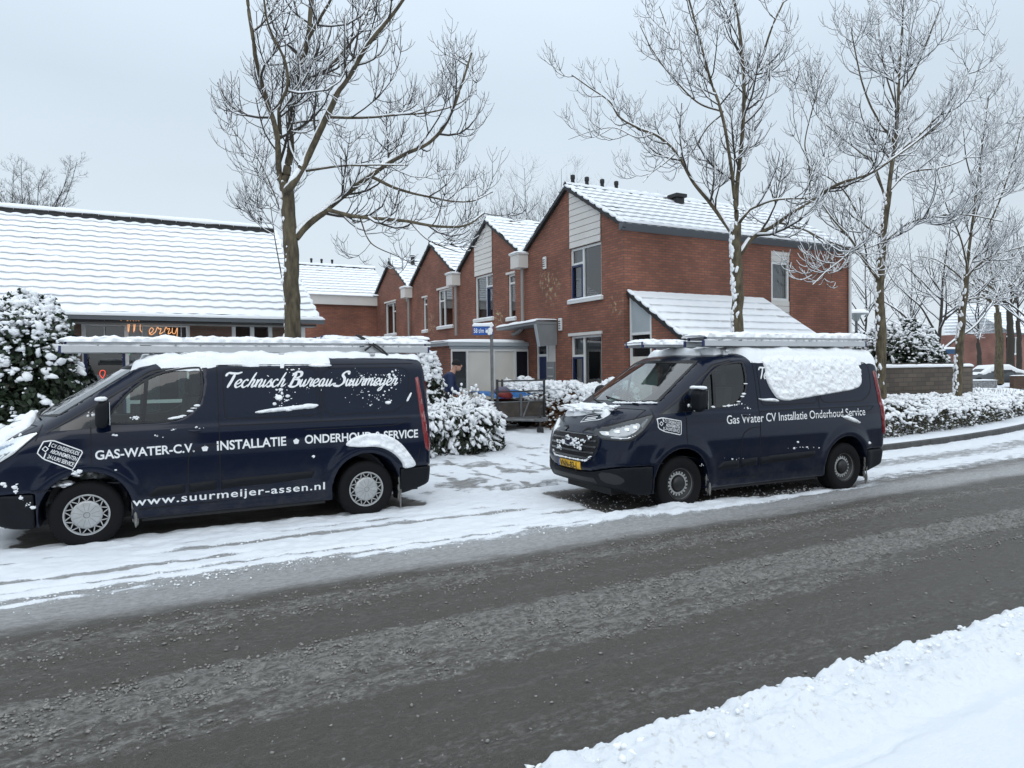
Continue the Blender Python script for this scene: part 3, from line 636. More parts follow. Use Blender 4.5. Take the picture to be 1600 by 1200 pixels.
RED = mat('red lens', (.19, .005, .008), .22, coat=.8)
REDW = mat('clear rear lens', (.42, .28, .29), .25, coat=.8)
CABIN = mat('dark cabin plastic', (.020, .021, .023), .7)
SEAT = mat('seat cloth', (.035, .037, .042), .9)
STEEL = mat('black steel wheel', (.016, .016, .017), .5)
SILVER = mat('silver wheel paint', (.42, .43, .43), .4, metal=.35, var=.12, vscale=14)
YEL = mat('yellow plate', (.75, .42, .02), .45)
BLUE = mat('sign blue', (.012, .085, .36), .4)
GRIT = mat('frozen slush', (.17, .165, .155), .6, bump=.6, bscale=60, var=.35, vscale=25)
CHROME = mat('chrome', (.7, .71, .72), .18, metal=1)
BODYMESH = {}
def part_mesh(key, f, lo, hi, h):
    if key not in BODYMESH: BODYMESH[key] = nets(f, lo, hi, h)
    return BODYMESH[key]
G_ = .0035
def wheel(parent, s, near, style):
    sg = -1 if near else 1; yo = sg*.935; yi = sg*.70
    e = empty('wheel', (s, 0, .335)); e.parent = parent
    R0 = .338
    b = MB(); b.lathe([(.205, yo*.995), (.225, yo*1.006), (.285, yo*1.010), (.318, yo*1.0), (R0, yo*.978), (R0, yi*1.02), (.318, yi), (.205, yi)], ax='y', n=64); ty = b.build('tyre', BLACK, e, True)
    b = MB()
    for k in range(72):                                      # tread blocks
        a = 2*math.pi*k/72
        for q in (0, 1):
            ca, sa = math.cos(a+q*.04), math.sin(a+q*.04); y0 = yo*.97 if q == 0 else yi*1.06; y1 = y0-sg*.07*(1 if q == 0 else -1)
            t = np.array([-sa, 0, ca])*.009; r0, r1 = np.array([ca, 0, sa])*(R0-.004), np.array([ca, 0, sa])*(R0+.004)
            V = [r+[0, y, 0]+tt for r in (r0, r1) for y in (y0, y1) for tt in (-t, t)]
            b.add(V, [(0, 1, 3, 2), (4, 6, 7, 5), (0, 4, 5, 1), (2, 3, 7, 6), (0, 2, 6, 4), (1, 5, 7, 3)])
    b.build('tread', BLACK, ty)
    if style == 'cover':
        MB().lathe([(.0, yo*.955), (.208, yo*.955), (.208, yo*.90)], ax='y', n=40).build('rim', STEEL, e, True)
        b = MB(); b.lathe([(.190, yo*.985), (.198, yo*1.004), (.211, yo*1.004), (.214, yo*.985)], ax='y', n=64)
        b.lathe([(0, yo*1.018), (.05, yo*1.018), (.125, yo*1.008), (.142, yo*.996), (.144, yo*.975)], ax='y', n=64)
        for k in range(12):
            for dd in (-1, 1):
                a0 = 2*math.pi*k/12; a1 = a0+dd*2*math.pi/24*.82
                p0 = np.array([math.cos(a0)*.138, yo*.998, math.sin(a0)*.138]); p1 = np.array([math.cos(a1)*.194, yo*.998, math.sin(a1)*.194])
                u = (p1-p0); u /= np.linalg.norm(u); n = np.cross(u, [0, 1, 0])*.0062; dy = np.array([0, sg*.008, 0])
                V = [p0-n-dy, p0+n-dy, p1+n-dy, p1-n-dy, p0-n*.7+dy*.3, p0+n*.7+dy*.3, p1+n*.7+dy*.3, p1-n*.7+dy*.3]
                b.add(V, [(0, 1, 2, 3), (4, 5, 6, 7), (0, 4, 5, 1), (1, 5, 6, 2), (2, 6, 7, 3), (3, 7, 4, 0)])
        hc = b.build('wheel_cover', SILVER, e)
        b = MB(); b.lathe([(.026, yo*1.019), (.028, yo*1.023), (.031, yo*1.019)], ax='y', n=32)
        for k in range(12):
            a = 2*math.pi*(k+.5)/12; c, q = math.cos(a), math.sin(a); t = np.array([-q, 0, c])*.0016
            V = [np.array([c*r, y, q*r])+tt for r, y in ((.045, yo*1.0195), (.124, yo*1.0095)) for tt in (-t, t)]; b.add(V, [(0, 1, 3, 2)])
        b.build('hub_badge', mat('grey recess', (.17, .175, .175), .5), hc)
    else:
        b = MB(); b.lathe([(.0, yo*.93), (.075, yo*.93), (.10, yo*.905), (.165, yo*.925), (.178, yo*.93), (.19, yo*.97), (.205, yo*.985), (.212, yo*1.0), (.206, yo*.99), (.206, yo*.86)], ax='y', n=64); rm = b.build('rim', STEEL, e, True)
        b = MB(); b.lathe([(0, yo*.985), (.03, yo*.985), (.085, yo*.975), (.098, yo*.955), (.100, yo*.92)], ax='y', n=32); b.build('hub_cap', mat('hub cap black', (.011, .011, .012), .45), rm, True)
        b = MB(); n = 20                                   # bright ring with slots
        b.lathe([(.104, yo*.93), (.108, yo*.938), (.126, yo*.938), (.130, yo*.93)], ax='y', n=60)
        for k in range(n):
            a0, a1 = 2*math.pi*(k+.18)/n, 2*math.pi*(k+.72)/n
            for j in range(3):
                t0, t1 = a0+(a1-a0)*j/3, a0+(a1-a0)*(j+1)/3
                b.add([(math.cos(t)*r, yo*.937, math.sin(t)*r) for r in (.126, .152) for t in (t0, t1)], [(0, 1, 3, 2)])
        b.build('vent_ring', SILVER, rm)
        MB().lathe([(.186, yo*.966), (.190, yo*.982), (.1925, yo*.972)], ax='y', n=64).build('rim_edge', mat('rim edge grey', (.12, .12, .12), .45), rm, True)
    return e
def make_van(name, cfg, label, style, group='blue company vans with ladders on the roof'):
    th = cfg['th']; root = empty(name, (cfg['x']-math.sin(th)*.93, cfg['y']+math.cos(th)*.93, 0), th, label, 'van', group)
    H = .022
    cut = lambda s, y, z: -np.minimum.reduce([in_door(s, y, z), in_bumper(s, y, z)+0*s, in_rear(s, y, z), in_bonnet(s, y, z)])
    if 'body' not in BODYMESH:
        V, F = nets(lambda s, y, z: np.maximum(full(s, y, z), -np.minimum(in_bumper(s, y, z)+0*s, in_rear(s, y, z))+G_), (-1.15, -1.1, .1), (4.1, 1.1, 2.12), H)
        c = V[F].mean(1); x = [a_ for a_ in c.T]; a_ = in_door(*x) < 0; b_ = in_bonnet(*x) < 0
        me0 = bpy.data.meshes.new('tmp'); me0.from_pydata(V.tolist(), [], F.tolist()); me0.update(); NV = np.zeros(len(V)*3); me0.vertices.foreach_get('normal', NV); NV = NV.reshape(-1, 3)
        for k_, m_ in (('body', ~a_ & ~b_), ('door-1', a_ & (c[:, 1] < 0)), ('door1', a_ & (c[:, 1] > 0)), ('bonnet', b_ & ~a_)):
            f_ = F[m_]; u_, inv = np.unique(f_, return_inverse=True); BODYMESH[k_] = (V[u_], inv.reshape(f_.shape), NV[u_])
    def bodypart(nm, key):
        V, F, N_ = BODYMESH[key]; o = mesh(nm, V, F, PAINT, root, True); o.data.normals_split_custom_set_from_vertices(N_.tolist()); return o
    bodypart('body', 'body')
    for sg in (-1, 1):
        d = bodypart('front_door', 'door%d' % sg)
        patch('window', 'side', FWIN, VGLASS, d, .08, -.012, sg=sg)
        P = smooth_poly([(.86, 1.035), (1.10, 1.035), (1.10, 1.075), (.86, 1.075)], 2)
        patch('door_handle', 'side', smooth_poly([(.885, 1.128), (1.15, 1.122), (1.15, 1.162), (.885, 1.165)], 2), PAINT, d, .02, .002, .03, sg=sg, edge=.018)
        line_on('window_seal', 'side', [FWIN+FWIN[:1], [(.545, 1.27), (.575, 1.71)]], .020, CABIN, d, .004, sg)
        line_on('window_divider', 'side', [[(.535, 1.27), (.575, 1.72)]], .040, CABIN, d, .005, sg)
        tri = [(-.30, 1.205), (.145, 1.225), (.155, 1.40), (.02, 1.37)]
        patch('mirror_triangle', 'side', tri, mat('gloss black trim', (.006, .007, .010), .15, coat=.5), root, .05, .004, sg=sg)
        line_on('quarter_seal', 'side', [[(-.33, 1.195), (.30, 1.585), (.62, 1.79), (.9, 1.845)]], .016, CABIN, root, .004, sg)
        # door mirror
        mm = MB(); y0 = sg*.95; y1 = sg*1.20
        V, F = nets(lambda x, y, z: smax(smax(np.abs(x-.165)-.065, np.abs(y-sg*1.085)-.105, .06), np.abs(z-1.375-.02*(x-.165)/.06)-.150, .09), (.02, min(y0, y1)-.1, 1.15), (.32, max(y0, y1)+.1, 1.62), .014)
        mo = mesh('wing_mirror', V, F, PLASTIC, root, True)
        MB().box((.12, sg*.92, 1.235), (.20, sg*1.06, 1.285), .012).build('mirror_arm', PLASTIC, mo)
        MB().box((.229, sg*1.0, 1.26), (.234, sg*1.17, 1.49), .002).build('mirror_glass', mat('mirror', (.6, .62, .63), .03, metal=1), mo)
    V, F = part_mesh('bump', lambda s, y, z: np.maximum(full(s, y, z), in_bumper(s, y, z)+G_), (-1.1, -1.1, .1), (-.3, 1.1, .75), H); fb = mesh('front_bumper', V, F, PLASTIC, root, True)
    V, F = part_mesh('rear', lambda s, y, z: np.maximum(full(s, y, z), in_rear(s, y, z)+G_), (3.3, -1.1, .1), (4.1, 1.1, .7), H); mesh('rear_bumper', V, F, PLASTIC, root, True)
    bo = bodypart('bonnet', 'bonnet')
    line_on('bonnet_gap', 'top', [[(-.42-.20*(1-(y/.8)**2), y) for y in np.linspace(-.80, .80, 30)], [(-.42, -.80), (-.86, -.80)], [(-.42, .80), (-.86, .80)]], .009, GAP, bo, .003)
    # windscreen, wipers, cabin
    zz = 1.345; ws = [(-.808, zz), (-.5, zz-.02), (0, zz-.025), (.5, zz-.02), (.808, zz), (.675, 1.855), (.3, 1.862), (-.3, 1.862), (-.675, 1.855)]
    wsO = patch('windscreen', 'front', ws, WSGLASS, root, .09, -.008)
    line_on('windscreen_frit', 'front', [[(a*.975, 1.6+(b-1.6)*.95) for a, b in ws+ws[:1]]], .034, CABIN, wsO, -.004)
    for y0, y1, z1 in ((-.62, .05, 1.40), (.02, .66, 1.41)):
        t = np.linspace(0, 1, 12); ya = y0+(y1-y0)*t; za = 1.325+(z1-1.325)*t; P = onto('front', ya, za, .02); MB().tube(P, .010, 6).build('wiper', CABIN, root)
    b = MB(); b.box((-.52, -.84, .80), (.20, .84, 1.17), .06); b.box((-.2, -.60, 1.16), (.22, -.18, 1.25), .03); b.build('dashboard', CABIN, root)
    b = MB(); a = np.linspace(0, 2*np.pi, 33)
    b.tube(np.stack([.36+.10*np.sin(a), -.40+.19*np.cos(a), 1.17+.165*np.sin(a)], 1), .016, 8, False); b.tube([(.36, -.58, 1.17), (.36, -.22, 1.17)], .018, 6); b.tube([(.2, -.40, 1.08), (.36, -.40, 1.17)], .03, 6); b.build('steering_wheel', CABIN, root)
    for y in (-.42, .12, .52):
        b = MB(); b.box((.52, y-.21, .78), (1.0, y+.21, .94), .04); V = [(.92+.10*(z-.9)/.6+dx, y+dy, z) for z in (.9, 1.5) for dx in (0, .12) for dy in (-.20, .20)]
        b.add(V, [(0, 1, 3, 2), (4, 6, 7, 5), (0, 4, 5, 1), (2, 3, 7, 6), (0, 2, 6, 4), (1, 5, 7, 3)]); b.box((1.03, y-.12, 1.52), (1.12, y+.12, 1.70), .03); b.build('seat', SEAT, root)
    # wheels, arch liners, mud flaps, underbody
    for s in (0, WB):
        for near in (True, False): wheel(root, s, near, style)
    b = MB(); b.box((-.75, -.52, .20), (3.75, .52, .42)); b.box((.5, -.86, .20), (2.45, .86, .30)); b.build('underbody', CABIN, root)
    for s in (.435, WB+.43):
        b = MB(); y = -.80; zs = np.linspace(.16, .50, 14); R = np.random.default_rng(int(s*10))
        V = []
        for z in zs:
            for q in np.linspace(-.11, .11, 6): V.append((s-.02+.07*((z-.36)/.2)**2*(-1 if z > .36 else .2)+R.normal(0, .008), y+q, z))
        b.add(V, [(i*6+j, i*6+j+1, i*6+j+7, i*6+j+6) for i in range(13) for j in range(5)])
        b.build('mud_flap', BLACK if style != 'cover' else BLACK, root)
        lumps((s, -.93, .33), (.03, .035, .20), 16, int(s*77)).build('slush_clump', GRIT, root, True)
    # trims
    for (s0, s1) in ((.49, .93), (.96, 1.245), (1.285, 2.33)):
        z0 = lambda s: .525+.045*(s-.5)/1.8
        P = [(s0+(.10 if s0 < .5 else 0), z0(s0)-.065), (s1-(.02 if s1 > 2 else 0), z0(s1)-.065), (s1, z0(s1)+.05), (s0+(.16 if s0 < .5 else 0), z0(s0)+.05)] if s0 > .5 else [(s0, z0(s0)-.075), (s1, z0(s1)-.065), (s1, z0(s1)+.05), (s0+.16, z0(s0)+.05)]
        if s1 > 2: P = [(s0, z0(s0)-.065), (s1-.06, z0(s1)-.05), (s1, z0(s1)+.05), (s0, z0(s0)+.05)]
        for sg in (-1, 1): patch('side_moulding', 'side', P, PLASTIC, root, .03, .004, .016, sg=sg, edge=.02)
    lines = [[(.055, .84), (.055, 1.40), (.33, 1.60), (.60, 1.80), (.92, 1.865)], [(.47, .345), (1.27, .345)], [(-.36, 1.30), (-.42, 1.12)], [(1.275, .345), (1.275, 1.86), (3.60, 1.865)], [(1.275, 1.19), (3.5, 1.19)], [(2.40, 1.19), (2.40, 1.86)], [(.95, .345), (.955, .85), (1.0, .93), (1.11, .98), (1.26, .985)],
             PANEL_A+PANEL_A[:1], PANEL_B+PANEL_B[:1], [(2.2, 1.10), (3.25, 1.10), (3.42, 1.13), (3.5, 1.19)], [(3.58, .56), (3.62, .8)], [(-.30, .62), (-.44, .62)]]
    for sg in (-1, 1): line_on('panel_gap', 'side', lines, .009, GAP, root, .003, sg)
    for PN in (PANEL_A, PANEL_B):
        for sg in (-1, 1): patch('blank_window_panel', 'side', PN, PAINT, root, .06, .001, sg=sg)
    # tail lamps
    for sg in (-1, 1):
        tl = [(3.60, 1.68), (3.655, 1.70), (3.735, 1.0), (3.775, .80), (3.76, .73), (3.69, .79), (3.65, 1.05)]
        tO = patch('tail_light', 'side', tl, RED, root, .02, .004, .02, sg=sg, edge=.025)
        patch('clear_lens', 'side', [(3.635, 1.58), (3.655, 1.58), (3.72, 1.05), (3.72, .96), (3.685, 1.02)], REDW, tO, .02, .020, .012, sg=sg, edge=.012)
    for y in (.80, -.80):
        patch('tail_light_rear', 'rear', [(y-.07, .8), (y+.07, .8), (y+.06, 1.65), (y-.02, 1.65)], RED, root, .05, .006, .01)
    # grille, plate, lower intake
    gr = smooth_poly([(-.55, .975), (-.59, .82), (-.47, .625), (.47, .625), (.59, .82), (.55, .975)], 2)
    gO = patch('grille', 'front', gr, mat('grille black', (.007, .007, .008), .5), root, .04, .006)
    for z in (.668, .738, .808, .878, .945):
        hw = np.interp(z, [.6, .8, .95], [.44, .53, .50]); t = np.linspace(-hw, hw, 30); b = MB(); b.tube(onto('front', t, np.full(30, z), .012), .013, 8); b.build('grille_bar', mat('grille gloss bar', (.05, .052, .056), .2, metal=.5, coat=.5), gO, True)
    a = np.linspace(0, 2*np.pi, 33)[:-1]; ov = np.stack([.115*np.cos(a), .845+.05*np.sin(a)], 1).tolist()
    eO = patch('emblem', 'front', ov, mat('emblem blue', (.006, .012, .035), .2, coat=1), gO, .02, .03)
    P = onto('front', np.array([.115*math.cos(x) for x in np.linspace(0, 2*np.pi, 40)]), np.array([.845+.05*math.sin(x) for x in np.linspace(0, 2*np.pi, 40)]), .032); MB().tube(P, .007, 6, False).build('emblem_rim', CHROME, eO, True)
    line_on('grille_surround', 'front', [gr+gr[:1]], .022, PAINT, gO, .010)
    lo_ = [(-.55, .30), (.55, .30), (.50, .43), (-.50, .43)]; patch('lower_intake', 'front', lo_, mat('grille black', (.007, .007, .008), .5), fb, .05, .004)
    for sg in (-1, 1):
        fo = smooth_poly([(sg*.56, .515), (sg*.80, .515), (sg*.90, .44), (sg*.82, .37), (sg*.62, .39)], 1); patch('fog_lamp_recess', 'front', fo, CABIN, fb, .03, .004)
    return root
def headlight(root, kind):
    for sg in (-1, 1):
        hl = round_poly([(-.990, .955), (-.945, .905), (-.74, .905), (-.60, 1.00), (-.385, 1.205), (-.44, 1.205), (-.66, 1.135), (-.86, 1.045)], .03)
        o = patch('headlight', 'side', hl, LAMPW if kind == 1 else LAMPB, root, .015, .004, .012, sg=sg, edge=.02)
        line_on('headlight_gap', 'side', [hl+hl[:1]], .010, GAP, o, .003, sg)
        if kind == 1:
            patch('lamp_lens', 'side', smooth_poly([(-.93, 1.0), (-.80, 1.06), (-.55, 1.13), (-.62, 1.07), (-.80, 1.0)], 1), mat('lamp blue lens', (.22, .30, .40), .08, coat=1), o, .015, .018, .006, sg=sg, edge=.01)
            patch('indicator', 'side', [(-.93, .925), (-.75, .925), (-.64, 1.0), (-.58, 1.055), (-.68, 1.02), (-.80, .955)], mat('lamp grey cells', (.22, .23, .23), .35), o, .015, .018, .004, sg=sg, edge=.01)
            line_on('lamp_rib', 'side', [[(-.90, .93), (-.83, .975)], [(-.82, .93), (-.75, .985)], [(-.75, .935), (-.68, 1.0)]], .012, LAMPW, o, .024, sg)
        else:
            hous = smooth_poly([(-.93, .945), (-.80, .93), (-.68, .985), (-.57, 1.09), (-.60, 1.125), (-.72, 1.085), (-.86, 1.02)], 2)
            patch('lamp_housing', 'side', hous, mat('lamp grey housing', (.42, .43, .44), .22, metal=.6), o, .015, .018, .006, sg=sg, edge=.015)
            for q in range(4):
                c = -.895+.075*q; zc = .965+.028*q
                patch('reflector', 'side', smooth_poly([(c-.022, zc-.012), (c+.03, zc-.012), (c+.055, zc+.045), (c+.005, zc+.045)], 1), LAMPW, o, .012, .028, .008, sg=sg, edge=.01)
            patch('reflector', 'side', smooth_poly([(-.93, .925), (-.78, .918), (-.68, .965), (-.66, 1.0), (-.76, .945), (-.90, .945)], 1), LAMPW, o, .012, .028, .006, sg=sg, edge=.008)
            patch('side_lens', 'side', [(-.60, 1.03), (-.46, 1.165), (-.50, 1.17), (-.60, 1.10)], mat('lamp smoked lens', (.10, .11, .12), .1, coat=1), o, .015, .018, .004, sg=sg, edge=.01)
def vs(v, px, py, off=-.045):
    th = v['th']; n = np.array([-math.sin(th), math.cos(th), 0]); d = np.array([math.cos(th), math.sin(th), 0]); o = np.array([v['x'], v['y'], 0])
    q = onp(px, py, n, n@o+off); return np.array([(q-o)@d, q[2]])
def van_pt(root_cfg, s, y, z):
    th = root_cfg['th']; c, sn = math.cos(th), math.sin(th); ox, oy = root_cfg['x']-sn*.93, root_cfg['y']+c*.93
    return np.array([ox+c*s-sn*y, oy+sn*s+c*y, z])
VA = make_van('cargo_van', VAN1, 'dark blue cargo van with silver wheel covers, nose cut off by the left edge', 'cover')
headlight(VA, 1)
VB = make_van('cargo_van', VAN2, 'dark blue cargo van with yellow number plate, its rear side window caked in snow', 'steel')
headlight(VB, 2)
def snow_noise(sc=9, lo=.55, hi=1.35, seed=0): return lambda a, b: lo+(hi-lo)*fbm(a*sc+seed, b*sc, seed, 4)*1.15
# ---- van 1 lettering
def lt(v, root, txt, a, b, px_h, bold, name='lettering', sp=1., shear=0.):
    V, F = text_mesh(txt, bold, sp, shear); p0, p1 = vs(v, *a), vs(v, *b); mx = ((a[0]+b[0])/2, (a[1]+b[1])/2)
    h = vs(v, mx[0], mx[1]-px_h)[1]-vs(v, *mx)[1]
    return letters(name, V, F, p0, p1, h, LETTER, root)
lt(VAN1, VA, 'GAS-WATER-C.V.', (149, 718), (304, 705.5), 14, .022)
lt(VAN1, VA, 'INSTALLATIE', (339, 703.5), (447, 695.5), 14.5, .022)
lt(VAN1, VA, 'ONDERHOUD & SERVICE', (476, 693), (653, 683), 13.2, .022)
def pent(c, r): return [(c[0]+r*math.sin(2*math.pi*k/5), c[1]+r*math.cos(2*math.pi*k/5)) for k in range(5)]
for px, py in ((320, 700.5), (462.5, 689.5)): patch('bullet_mark', 'side', pent(vs(VAN1, px, py), .036), LETTER, VA, .02, .003)
lt(VAN1, VA, 'www.suurmeijer-assen.nl', (207, 791), (508, 764.5), 12.6, .012, sp=1.12)
V, F, dz, L_ = script_text('Technisch Bureau Suurmeijer'); p0, p1 = vs(VAN1, 354, 605.5), vs(VAN1, 626, 601.5); hc = vs(VAN1, 450, 582)[1]-vs(VAN1, 450, 604)[1]
letters('lettering', V, F, p0, p1, hc, LETTER, VA, dz=dz, cap=1.9)
def tag_sticker(v, root, q, ring, frame, fold, rows, px_r):
    P = [vs(v, *p) for p in frame]; o = line_on('service_sticker', 'side', [P+P[:1]], .011, LETTER, root, .003)
    f = [[vs(v, *a) for a in l] for l in fold]; line_on('sticker_fold', 'side', f, .011, LETTER, o, .003)
    c = vs(v, *ring); a = np.linspace(0, 2*np.pi, 25); line_on('sticker_ring', 'side', [np.stack([c[0]+px_r*np.cos(a), c[1]+px_r*np.sin(a)], 1)], .010, LETTER, o, .003)
    for t, a, b, h in rows:
        V, F = text_mesh(t, .012, .95); letters('sticker_text', V, F, vs(v, *a), vs(v, *b), h, LETTER, o)
tag_sticker(VAN1, VA, None, (71, 701.5), [(68, 690), (83, 688), (130, 705), (114, 733.5), (68, 717), (58, 707.5)], [[(80, 690), (76.5, 698)], [(72, 707), (68.5, 716)]],
            [('C.V. ONDERHOUDS', (79.5, 698), (122.5, 711.5), .040), ('ABONNEMENTEN', (78, 707), (119, 720), .040), ('24-UURS SERVICE', (73.5, 715.5), (114, 728.5), .040)], .026)
# ---- van 2 lettering
lt(VAN2, VB, 'Gas Water CV Installatie Onderhoud Service', (1135, 662.5), (1351, 648.5), 13.2, .006)
V, F, dz, L_ = script_text('Technisch Bureau'); letters('lettering', V, F, vs(VAN2, 1195, 592), vs(VAN2, 1275, 586), .15, LETTER, VB, dz=dz, cap=1.9)
tag_sticker(VAN2, VB, None, (1033, 662), [(1028, 654.8), (1036, 652.8), (1064, 658), (1063, 679.5), (1037, 674), (1028, 669)], [[(1036.5, 653.5), (1036.5, 659)], [(1036.5, 667), (1036.5, 673.5)]],
            [('C.V. ONDERHOUDS', (1038, 660), (1062, 664.5), .040), ('ABONNEMENTEN', (1039.5, 666), (1061, 670), .040), ('24-UURS SERVICE', (1038.5, 671.5), (1060.5, 676), .040)], .024)
# number plates
for root, txt in ((VB, 'VNN-83-J'), (VA, None)):
    pO = patch('number_plate', 'front', [(-.26, .505), (.26, .505), (.26, .61), (-.26, .61)], YEL, root, .05, .020, .006, edge=.004)
    if txt:
        V, F = text_mesh(txt, .028, 1.05); V[:, 0] = V[:, 0]-V[:, 0].min()
        L = V[:, 0].max(); V[:, 0] = V[:, 0]/L*.40+ -.19; V[:, 1] = V[:, 1]/.73*.078+.518
        W_ = np.stack([V[:, 0]*-1, V[:, 1]], 1); P = onto('front', -W_[:, 0], W_[:, 1], .0285); P[:, 1] = -P[:, 1]   # reads left to right from outside
        mesh('plate_text', P, F, mat('plate black', (.01, .01, .01), .5), pO)
        patch('plate_band', 'front', [(.255, .51), (.255, .605), (.215, .605), (.215, .51)], BLUE, pO, .03, .0275)
# ---- roof bars
for cfg, root in ((VAN1, VA), (VAN2, VB)):
    for s in (.95, 2.0, 3.1):
        b = MB(); b.box((s-.03, -.74, 1.965), (s+.03, .74, 2.0), .008)
        for y in (-.68, .68): b.box((s-.04, y-.03, 1.90), (s+.04, y+.03, 1.98), .01)
        b.build('roof_bar', ALU, root)
# ---- roof snow
wob = lambda x, k, a: a*(float(fbm(np.array(x*3.), k, 1))-.5)
def roof_poly(s0, s1, y0, y1, a, seed):
    P = []; n = 40
    for i in range(n+1): s = s0+(s1-s0)*i/n; P.append((s, y0-wob(s, seed, a)))
    for i in range(1, 16): y = y0+(y1-y0)*i/16; P.append((s1+wob(y*2, seed+1, a), y))
    for i in range(n+1): s = s1-(s1-s0)*i/n; P.append((s, y1+wob(s, seed+2, a)))
    for i in range(1, 16): y = y1-(y1-y0)*i/16; P.append((s0+wob(y*2, seed+3, a*2.5)+.18*(1-(y/.8)**2)*-1, y))
    return P
patch('roof_snow', 'top', roof_poly(.72, 2.55, -.835, .82, .06, 3), SNOW, VA, .03, .004, .046, snow_noise(9, .25, 1.5, 2), edge=.05)
patch('roof_snow', 'top', roof_poly(2.5, 3.76, -.72, .80, .12, 8), SNOW, VA, .03, .004, .05, snow_noise(9, .3, 1.4, 5), edge=.06)
patch('roof_snow', 'top', [(.42, -.66), (.60, -.74), (1.2, -.825), (1.2, -.6), (.7, -.45), (.45, -.50)], SNOW, VA, .025, .004, .06, snow_noise(11, .4, 1.4, 6), edge=.05)
rp_ = [(s, (y if not (y < -.6 and s < 1.22) else y+(.20 if s < 1.12 else .20*(1.22-s)/.10))) for s, y in roof_poly(.80, 3.79, -.850, .83, .03, 13)]
patch('roof_snow', 'top', rp_, SNOW, VB, .03, .004, .075, snow_noise(7, .5, 1.3, 4), edge=.06)
# bonnet snow
def top_c(c): s_ = c[0]-.12; return (s_, c[1], float(proj_top(np.array([s_]), np.array([c[1]]))[0])+.02)
def top_snow(root, polys, th, sc=12, seed=0, edge=.04):
    for i, p in enumerate(polys): patch('bonnet_snow', 'top', smooth_poly([(-1.0+(q[0]+1.0)*.78, q[1]) for q in p], 2), SNOW, root, .022, .003, th, snow_noise(sc, .2, 1.7, seed+i), edge=edge)
top_snow(VA, [[(-.95, -.60), (-.8, -.72), (-.55, -.70), (-.36, -.74), (-.30, -.55), (-.34, 0), (-.34, .6), (-.6, .7), (-.95, .6)], [(-.60, -.80), (-.42, -.83), (-.40, -.79), (-.58, -.77)]], .05, 9, 3, .06)
top_snow(VB, [[(-.52, -.45), (-.44, -.2), (-.48, .3), (-.36, .75), (-.5, .8), (-.68, .6), (-.72, .2), (-.62, -.15)], [(-.78, .72), (-.62, .78), (-.75, .60), (-.92, .52), (-.95, .60)], [(-.64, -.22), (-.52, -.33), (-.58, -.42), (-.70, -.36)]], .055, 11, 9, .07)
for c, r, n in (((-.57, .02, 1.315), (.08, .24, .045), 60), ((-.50, -.34, 1.325), (.06, .13, .04), 26), ((-.52, .5, 1.31), (.09, .25, .045), 50)): lumps(top_c(c), r, n, int(c[1]*50+99)).build('bonnet_snow', SNOW, VB, True)
for c, r, n in (((-.50, .1, 1.31), (.10, .5, .05), 30), ((-.45, -.42, 1.33), (.06, .16, .045), 14)): lumps(top_c(c), r, n, int(c[1]*50+199)).build('bonnet_snow', SNOW, VA, True)
# grille snow on van 2
b = MB()
for y, z, r, n in ((.05, .885, .06, 10), (-.13, .865, .06, 10), (-.30, .88, .05, 6), (.30, .815, .04, 6), (-.1, .815, .07, 8), (-.25, .81, .08, 8), (.15, .815, .08, 6), (-.42, .93, .04, 8), (.25, .745, .07, 6)):
    p = onto('front', np.array([y]), np.array([z]), .03)[0]; q = lumps(p, (.016, r*.9, r*.5), n*2, int((y+2)*100)); b.add(q.V, q.F)
for y in np.linspace(-.46, .46, 40):
    p = onto('front', np.array([y]), np.array([.632+.06*max(0, abs(y)-.38)/.08]), .012)[0]; V, F = ico_blob(rng); b.add(V*[.014, .02, .010*rng.uniform(.6, 1.5)]+p, F)
b.build('grille_snow', SNOW, VB, True)
# ---- snow clinging to the sides
def cling(root, v, polys, th, h=.02, edge=.04, sc=16, seed=0, name='side_snow', ow=True):
    for i, p in enumerate(polys):
        P = [vs(v, *q) for q in p] if ow else p; patch(name, 'side', smooth_poly(P, 2), SNOW, root, h, .003, th, snow_noise(sc, .25, 1.75, seed+i), edge=edge)
cling(VB, VAN2, [[(1199, 556), (1260, 551), (1320, 548), (1349, 547), (1353, 575), (1352, 598), (1345, 608), (1310, 614), (1262, 622), (1222, 629), (1210, 612), (1203, 590), (1206, 575)]], .030, .010, .03, 17, 2)
cling(VB, VAN2, [[(1186, 617), (1190, 624), (1215, 621), (1221, 629), (1212, 628), (1190, 627)], [(1313, 652), (1322, 648), (1338, 655), (1345, 663), (1330, 659)]], .03, .012, .02, 20, 5)
cling(VA, VAN1, [[(536, 697), (548, 684), (575, 676), (603, 678), (625, 690), (640, 708), (652, 725), (648, 730), (630, 733), (628, 722), (612, 706), (590, 697), (560, 699)]], .036, .011, .03, 17, 7)
cling(VA, VAN1, [[(398, 643), (425, 638), (460, 634), (498, 630), (500, 636), (470, 640), (430, 644), (400, 647)], [(472, 633), (482, 630), (498, 632), (495, 638), (475, 640)], [(444, 637), (458, 634), (460, 642), (446, 644)], [(430, 618), (442, 616), (444, 626), (432, 626)], [(484, 568), (522, 568), (524, 573), (488, 574)], [(635, 628), (645, 612), (647, 614), (640, 628)], [(603, 627), (614, 626), (612, 632), (604, 632)]], .03, .010, .015, 22, 20)
